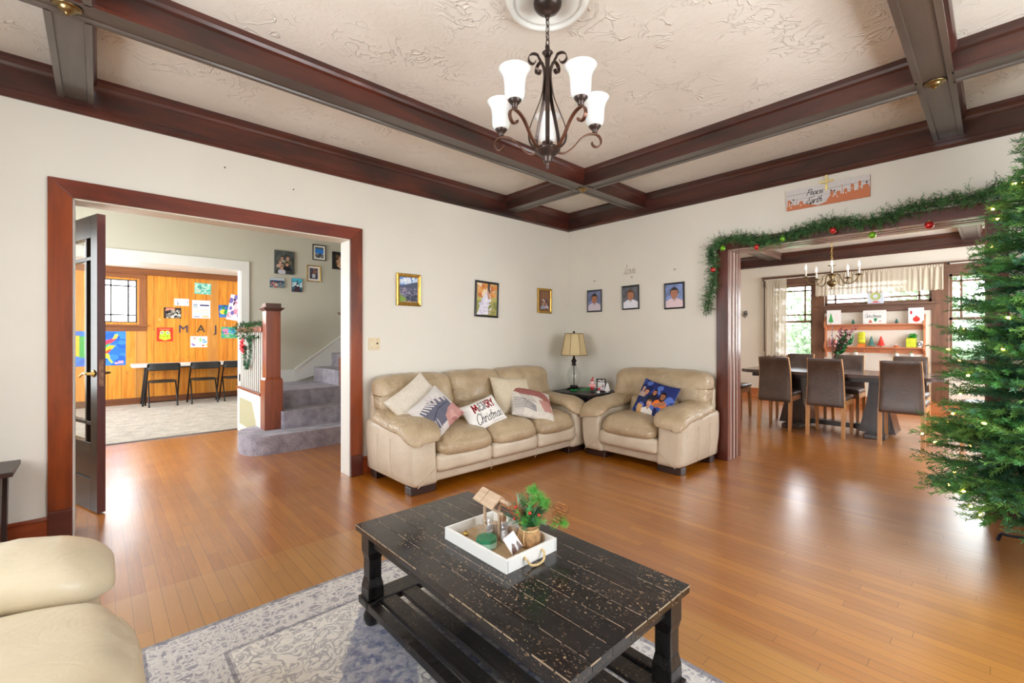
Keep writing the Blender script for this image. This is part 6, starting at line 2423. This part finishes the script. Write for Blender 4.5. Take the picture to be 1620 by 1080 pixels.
# hanging shelf
CED = wood('cedar_shelf_wood', (180, 108, 70), (216, 146, 104), 'y', 20, .45)
CEDZ = wood('cedar_side_wood', (180, 108, 70), (216, 146, 104), 'z', 20, .45)
ws = thing('wall_shelf', 'reddish cedar two-tier shelf with pegs between the dining windows', 'shelf', (DX - .002, 1.415, 0))
for s in (-1, 1):
    pr = [(0, .82), (-.02, .83), (-.03, .90), (-.13, .98), (-.13, 1.05), (-.07, 1.12), (-.07, 1.30), (-.13, 1.36), (-.13, 1.42), (-.06, 1.50), (0, 1.54)]
    MB().prism([(x, z) for x, z in pr], 'y', s * .645 - .011, s * .645 + .011).build('side_board', CEDZ, ws)
for z in (1.395, 1.015):
    MB().box(-.13, -.634, z - .018, 0, .634, z).build('shelf_board', CED, ws, bevel=.002)
    MB().box(-.02, -.634, z - .10, 0, .634, z - .018).build('rail', CED, ws)
for k in range(6):
    MB().tube([(-.02, -.52 + k * .208, .945), (-.075, -.52 + k * .208, .955)], [.007, .010], 8).build('peg', CEDZ, ws)


def on_shelf(y, z, dx=.075):
    return (DX - dx, y, z)


def canvas(label, art, y0, y1, z0, z1, dx, name='canvas_print', lean=0):
    t = art_frame(name, label, 'sign', art, abs(y1 - y0), z1 - z0, 0, .016, None, (DX - dx, (y0 + y1) / 2, (z0 + z1) / 2), RR)
    return t


A = Art(40, 44, (240, 240, 240))
A.poly([(.12, .15), (.3, .85), (.48, .15)], (70, 170, 90))
A.rect(.27, .05, .33, .16, (120, 80, 50))
for q in range(4):
    A.line([(.6, .3 + q * .12), (.85, .33 + q * .12)], .008, (236, 190, 190))
canvas('white canvas with a simple green tree at the left end of the top shelf', A, 2.03, 1.828, 1.396, 1.642, .10)
A = Art(80, 54, (236, 236, 234))
A.line([(.1, .86), (.9, .86)], .012, (206, 170, 170), 1.45)
art_text(A, 'Grinchmas', .07, .46, .30, .013, (52, 66, 62), 1.45, 0, .9, .15, .92)
A.poly([(.22, .08), (.32, .34), (.42, .08)], (206, 110, 90))
A.poly([(.46, .3), (.5, .42), (.6, .42), (.62, .3), (.54, .12)], (60, 140, 96))
A.ell(.74, .2, .03, .05, (180, 80, 80))
canvas('white scalloped sign with dark lettering in the middle of the top shelf', A, 1.523, 1.224, 1.396, 1.618, .10, 'lettered_sign')
A = Art(44, 60, (242, 242, 240))
A.line([(.5, .5), (.5, .8)], .006, (120, 120, 120), .73)
A.ell(.52, .26, .24, .17, (220, 56, 46))
A.rect(.46, .42, .58, .48, (170, 60, 50))
A.rect(.12, .6, .26, .8, (200, 40, 40))
canvas('white canvas with a red bauble at the right end of the top shelf', A, .953, .772, 1.396, 1.638, .10)
A = Art(44, 44, (206, 214, 230))
A.ell(.5, .56, .34, .32, (178, 190, 120))
A.ell(.5, .56, .16, .15, (206, 214, 230))
A.poly([(.2, .06), (.45, .2), (.5, .12), (.55, .2), (.8, .06)], (206, 60, 60))
canvas('small canvas with a green wreath standing on the high window sill', A, 1.473, 1.266, 1.735, 1.945, .035)


def cone_tree(label, y, z, h, r, mat, n=5):
    t = thing('cone_tree', label, 'ornament', on_shelf(y, z), group='cone trees on the cedar shelf')
    pr = []
    for k in range(n):
        a = 1 - k / n
        pr += [(r * (a * .9 + .1) * 1.0, h * (.12 + .88 * k / n)), (r * (a * .9 + .1) * .74, h * (.12 + .88 * (k + .9) / n))]
    pr.append((0, h))
    MB().lathe(pr, 12, smooth=False).build('tree_body', mat, t)
    MB().lathe([(r * .3, 0), (r * .25, h * .14)], 10).build('trunk', CEDZ, t)


cone_tree('tiny dark green tree left of the lettered sign', 1.665, 1.396, .085, .03, M('forest_green', (40, 104, 80), .5))
cone_tree('tiny dark green tree right of the lettered sign', 1.10, 1.396, .08, .028, M('forest_green_dark', (44, 100, 90), .5))
cone_tree('teal cone tree on the lower shelf beside the red one', 1.42, 1.016, .175, .05, M('teal_glaze', (74, 124, 116), .4))
cone_tree('bright red cone tree on the lower shelf', 1.295, 1.016, .175, .055, M('red_glaze', (222, 62, 50), .4))
pf = thing('pink_ornament', 'pink flower shaped ornament at the left end of the lower shelf', 'ornament', on_shelf(1.955, 1.016))
PINK = M('pink_flock', (236, 150, 156), .7)
for k in range(7):
    q = 2 * PI * k / 7
    MB().puff((0, .042 * math.cos(q), .062 + .042 * math.sin(q)), (.018, .022, .022), .018, seg=6).build('petal', PINK, pf)
MB().puff((-.01, 0, .062), (.02, .026, .026), .02, seg=6).build('centre', M('pale_pink', (244, 200, 200), .7), pf)
gb = thing('stand_in_bag', 'yellow green bag with an orange base in place of a plush figure, partly behind the flowers', 'bag', on_shelf(1.55, 1.016))  # plain bag added where a plush figure sits
MB().hexa([(-.03, -.055, 0), (.03, -.055, 0), (.03, .055, 0), (-.03, .055, 0)], [(-.025, -.05, .05), (.025, -.05, .05), (.025, .05, .05), (-.025, .05, .05)]).build('orange_base', M('orange_glaze', (230, 130, 50), .5), gb)
MB().puff((0, 0, .15), (.03, .05, .10), .03, seg=8, nzamp=.006, nzs=20).build('stand_in_bag_body', M('chartreuse', (206, 206, 50), .6, var=.15, vscale=20), gb)
oh = thing('candle_cup', 'little orange candle cup on the lower shelf', 'candle holder', on_shelf(1.108, 1.016))
MB().lathe([(.024, 0), (.027, .028), (.022, .028), (0, .026)], 14).build('cup', M('orange_cup', (216, 110, 60), .4), oh)
MB().lathe([(.007, .026), (.007, .05), (0, .052)], 8).build('candle', CANDLE, oh)
bx = thing('square_planter', 'yellow green square box planter at the right of the lower shelf', 'planter', on_shelf(.922, 1.016))
MB().box(-.05, -.058, 0, .05, .058, .145).build('box', M('lime_box', (204, 214, 50), .5, var=.1, vscale=30), bx, bevel=.004)
mb = MB()
for k in range(60):
    q, e = rg.uniform(0, 2 * PI), rg.uniform(.2, 1.4)
    d = Vector((math.cos(q) * math.cos(e), math.sin(q) * math.cos(e), math.sin(e)))
    sprig(mb, (0, -.02, .145), d, .08, 4, .035, .006, rg)
mb.build('green_leaves', M('bright_leaf', (60, 170, 60), .6, var=.2), bx)
mg2 = thing('wreath_mug', 'white mug with a dark wreath picture at the right end of the lower shelf', 'mug', on_shelf(.822, 1.016, .09))
MB().lathe([(.034, 0), (.036, .01), (.036, .10), (.032, .10), (.031, .01), (0, .008)], 20).build('mug_body', wh, mg2)
MB().tube([(-.037, .022 * math.cos(q), .055 + .026 * math.sin(q)) for q in [2 * PI * k / 14 for k in range(14)]], .006, 6, closed=True).build('wreath_print', M('dark_wreath', (50, 60, 56), .6), mg2)
MB().lathe([(.0, -.006), (.006, 0), (0, .006)], 8, c=(-.042, 0, .088)).build('red_bow', rd, mg2)
for lab, y in (('small mug hanging from a peg left of the shelf middle', 1.63), ('small pale mug hanging under the red tree', 1.10), ('small pale mug hanging under the lime box', .92)):
    t = thing('hanging_mug', lab, 'mug', (DX - .07, y, .865), group='mugs on the shelf pegs')
    MB().lathe([(.024, 0), (.028, .01), (.028, .055), (.025, .055), (.022, .008), (0, .006)], 14).build('mug_body', WHITE, t)
    MB().tube([(0, .0, .055), (0, .0, .095), (0, .014, .075), (0, .012, .058)], .003, 6).build('mug_handle', GREEN, t)

# vase of flowers on the dining table
vf = thing('flower_vase', 'burgundy and green dried flower spray in a small vase on the dining table', 'vase', (6.95, 1.44, .745))
MB().lathe([(.028, 0), (.042, .02), (.046, .06), (.034, .10), (.026, .12), (.03, .13), (.024, .13), (.02, .11), (0, .10)], 20).build('vase', BLACKP, vf)
BUG = M('burgundy_leaf', (110, 40, 62), .6, var=.3)
GRN = M('silk_leaf_green', (36, 110, 54), .55, var=.2)
BRN = M('dried_brown', (176, 116, 70), .7, var=.25)
SLT = M('slate_blue_leaf', (100, 106, 140), .6)
r5 = random.Random(21)
for nm, mat_, n_, dy0, dy1, ln, lz in (('burgundy_sprays', BUG, 9, -.55, -.1, .40, .04), ('green_sprays', GRN, 9, -.75, -.3, .33, .055), ('brown_sprays', BRN, 7, -.1, .25, .30, .03), ('slate_sprig', SLT, 1, -.05, .0, .46, .03)):
    mb = MB()
    for k in range(n_):
        d = Vector((r5.uniform(-.25, .25), r5.uniform(dy0, dy1), 1)).normalized()
        L = ln * r5.uniform(.85, 1.25)
        p0 = Vector((0, 0, .12))
        mb.tube([p0, p0 + d * L * .5, p0 + d * L], .0022, 5)
        for j in range(11):
            c = p0 + d * (L * (.35 + .65 * j / 10))
            e = (d * .7 + Vector((r5.gauss(0, .5), r5.gauss(0, .5), r5.gauss(0, .3)))).normalized()
            sd = e.cross(Vector((r5.gauss(0, 1), r5.gauss(0, 1), r5.gauss(0, 1)))).normalized() * lz * .3
            mb.add([c, c + e * lz * .5 + sd, c + e * lz, c + e * lz * .5 - sd], [(0, 1, 2, 3)])
    mb.build(nm, mat_, vf)

# little wrought wall ornament beside the casing
wo = MB()
for k in range(5):
    q = 2 * PI * k / 5 + .3
    wo.tube([(0, 0, 0), (.045 * math.cos(q), .05 * math.sin(q), .006), (.05 * math.cos(q + .8), .075 * math.sin(q + .8), .006), (.02 * math.cos(q + 1.3), .05 * math.sin(q + 1.3), .004)], .006, 6)
tag(wo.build('wall_ornament', BLACKM, loc=(DX - .012, 3.42, 1.63), rot=RR), 'dark wrought iron scroll ornament on the far dining room wall', 'wall ornament')

# ================================================================ GARLAND AND BAUBLES ON THE CASING
GG = [M('cedar_garland', (66, 110, 60), .7, var=.35, vscale=14), M('cedar_garland_light', (84, 122, 72), .75, var=.25, vscale=14), M('cedar_garland_dark', (28, 62, 36), .8, var=.2)]
path = smooth([(1.925, 1.46), (1.905, 1.60), (1.87, 1.75), (1.865, 1.90), (1.885, 2.02), (1.80, 2.10), (1.66, 2.11), (1.544, 2.085), (1.45, 2.055), (1.34, 2.045), (1.22, 2.06), (1.118, 2.085), (.98, 2.115), (.854, 2.105), (.72, 2.08), (.58, 2.095), (.45, 2.135), (.30, 2.15), (.15, 2.14), (.052, 2.15), (-.05, 2.17), (-.12, 2.12)], 9)
mb = MB()
for i, (y, z) in enumerate(path):
    for k in range(11):
        c = Vector((XW - .062 + rg.gauss(0, .012), y + rg.gauss(0, .016), z + rg.gauss(0, .02)))
        d = Vector((-abs(rg.gauss(.3, .6)), rg.gauss(0, 1), rg.gauss(-.15, .9))).normalized()
        L = rg.uniform(.035, .085) * (.8 + .5 * abs(math.sin(i * .55)))
        if c.x + d.x * L > XW - .035:
            c.x -= .03
        sprig(mb, c, d, L, 15, .015, .0022, rg, rg.choice((0, 0, 1, 2)), spread=1.1)
mb.tube([(XW - .045, y, z) for y, z in path], .006, 6, mi=2)
tag(mb.build('cedar_garland', GG), 'green cedar garland draped over the dining opening casing', 'garland')
BR_ = M('red_bauble', (206, 22, 30), .12, .35, coat=.8)
BG_ = M('green_bauble', (120, 190, 20), .12, .35, coat=.8)
BL = (('lime bauble at the upper left corner of the garland', 1.770, 2.030, 1, .024), ('red bauble just right of the garland corner', 1.470, 1.998, 0, .024), ('green bauble between the first two red ones on the garland', 1.262, 2.040, 1, .024),
      ('red bauble below the palm cross', .900, 2.050, 0, .026), ('green bauble hanging right of the red one below the sign', .650, 1.970, 1, .025), ('red bauble at the right part of the garland', .330, 1.988, 0, .027),
      ('red bauble on the hanging left tail of the garland', 1.862, 1.835, 0, .024), ('green bauble at the garland end beside the fir', -.004, 2.060, 1, .024))
for lab, y, z, g_, r in BL:
    t = thing('bauble', lab, 'ornament', (XW - .085, y, z), group='red and green baubles on the garland')
    MB().lathe([(r * math.sin(PI * k / 14), -r * math.cos(PI * k / 14)) for k in range(15)], 24).build('ball', BG_ if g_ else BR_, t)
    MB().lathe([(.006, r - .001), (.006, r + .007), (0, r + .008)], 10).tube([(0, 0, r + .006), (.01, 0, r + .03), (.03, 0, r + .045)], .0012, 4).build('cap', BRASSL, t)

# ================================================================ CHRISTMAS TREE
TX, TY = 3.60, -.28
ct = thing('christmas_tree', 'tall artificial fir tree with warm string lights at the right edge', 'christmas tree', (TX, TY, 0))
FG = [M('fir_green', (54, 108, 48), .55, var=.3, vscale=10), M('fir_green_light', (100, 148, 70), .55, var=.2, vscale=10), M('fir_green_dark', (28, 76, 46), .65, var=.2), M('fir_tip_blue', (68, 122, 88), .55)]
RP = [(.20, .50), (.30, .66), (.45, .80), (.60, .80), (.85, .755), (1.1, .68), (1.3, .63), (1.47, .585), (1.64, .53), (1.87, .455), (2.07, .375), (2.27, .285), (2.45, .16), (2.60, .04)]


RP = [(z_, r_ * .83) for z_, r_ in RP]


def RAD(z):
    for (z0, r0), (z1, r1) in zip(RP[:-1], RP[1:]):
        if z0 <= z <= z1:
            return r0 + (r1 - r0) * (z - z0) / (z1 - z0)
    return RP[0][1] if z < RP[0][0] else .03


MB().tube([(0, 0, .05), (0, 0, 2.5)], [.03, .012], 12).build('trunk', M('brown_pole', (70, 44, 36), .6), ct)
NV, NF, NM = [], [], []
tips = []
r6 = random.Random(44)


def needles(p, d, L, n, nl, nw, mi):
    a = d.orthogonal().normalized()
    b = d.cross(a)
    for i in range(n):
        t = (i + .5) / n
        q = r6.uniform(0, 2 * PI)
        c = p + d * (L * t)
        out = ((a * math.cos(q) + b * math.sin(q)) + d * .75).normalized()
        l = nl * r6.uniform(.8, 1.15)
        s = out.orthogonal().normalized() * nw if r6.random() < .5 else d.cross(out).normalized() * nw
        e = c + out * l
        o = len(NV)
        NV.extend([tuple(c - s), tuple(c + s), tuple(e + s * .5), tuple(e - s * .5)])
        NF.append((o, o + 1, o + 2, o + 3))
        NM.append(mi)


stems = MB()
nb = 440
for i in range(nb):
    t = (i + .5) / nb
    z0 = .30 + 2.28 * (t ** 1.12)
    ang = i * 2.39996 + r6.uniform(-.2, .2)
    hz = z0
    R0 = RAD(max(.24, hz + .02)) * r6.uniform(.86, 1.06)
    if R0 < .05:
        R0 = .05
    el = r6.uniform(-.18, .26) if z0 > .5 else r6.uniform(-.22, .02)
    if z0 > 2.3:
        el = r6.uniform(.3, .9)
    dirh = Vector((math.cos(ang), math.sin(ang), 0))
    p = Vector((0, 0, z0 - .0))
    d0 = (dirh + Vector((0, 0, el))).normalized()
    P = [p]
    nseg = 5
    for k in range(nseg):
        dd2 = (dirh + Vector((0, 0, el + .10 * (k / nseg) - .06))).normalized()
        P.append(P[-1] + dd2 * (max(.03, R0 - .15 * (.5 + .5 * R0 / .7)) / nseg))
    stems.tube(P, [.005, .0045, .004, .0035, .003, .002], 4)
    # foliage on the outer part and side twigs
    nt_ = max(4, int(15 * R0 / .7) + 2)
    for k in range(nt_):
        f = .30 + .70 * k / (nt_ - 1)
        q = f * nseg
        a_ = min(nseg - 1, int(q))
        c = P[a_].lerp(P[a_ + 1], q - a_)
        dr = (P[a_ + 1] - P[a_]).normalized()
        side = dr.cross(Vector((0, 0, 1))).normalized() * (1 if k % 2 else -1)
        sd = (dr * r6.uniform(.6, 1.1) + side * r6.uniform(.5, 1.0) + Vector((0, 0, r6.uniform(-.25, .3)))).normalized()
        L = (.20 * (1 - .45 * f) + .03) * (.45 + .55 * R0 / .7)
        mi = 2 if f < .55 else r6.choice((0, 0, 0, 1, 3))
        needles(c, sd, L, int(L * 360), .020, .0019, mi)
        if k >= nt_ - 3:
            tips.append((c + sd * L * .6, ang))
    tipd = (P[-1] - P[-2]).normalized()
    needles(P[-1] - tipd * .05, tipd, .16 * (.5 + .5 * R0 / .7), 50, .021, .0019, r6.choice((0, 1)))
    tips.append((P[-1] + tipd * .05, ang))
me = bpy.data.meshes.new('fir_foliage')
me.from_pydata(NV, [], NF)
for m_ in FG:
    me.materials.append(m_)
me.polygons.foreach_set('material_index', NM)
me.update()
o = bpy.data.objects.new('fir_foliage', me)
COL.objects.link(o)
o.parent = ct
stems.build('branches', M('dark_wire_stem', (50, 60, 40), .7), ct)
WARM = M('warm_light_bulb', (255, 224, 160), .3, emit=(255, 196, 96), estr=22)
bulb0 = MB().lathe([(0, -.008), (.004, -.005), (.0062, 0), (.0045, .006), (0, .011)], 8)
mat_bulb = None
cand = [q for q in tips if q[0].length > 0]
r6.shuffle(cand)
cands = []
for p, a in cand:
    # spread the bulbs out
    if all((p - q).length > .115 for q in cands):
        cands.append(p)
    if len(cands) >= 99:
        break
first = None
for p in cands:
    if first is None:
        first = bulb0.build('light_bulb', WARM, ct, loc=p)
        continue
    c = first.copy()
    COL.objects.link(c)
    c.parent = ct
    c.location = p + Vector((0, 0, r6.uniform(-.02, .01)))
    c.rotation_euler = (r6.uniform(-1.5, 1.5), r6.uniform(-1.5, 1.5), 0)
ts = MB()
for k in range(3):
    q = R_(48) + k * PI * 2 / 3
    ts.tube(smooth([(.03 * math.cos(q), .03 * math.sin(q), .14), (.05 * math.cos(q), .05 * math.sin(q), .135), (.30 * math.cos(q), .30 * math.sin(q), .065), (.355 * math.cos(q), .355 * math.sin(q), .055), (.375 * math.cos(q), .375 * math.sin(q), .01)], 4), .009, 8)
ts.tube([(0, 0, .03), (0, 0, .16)], .028, 12)
ts.build('tree_stand', M('tree_stand_metal', (50, 54, 72), .35, .6), ct)
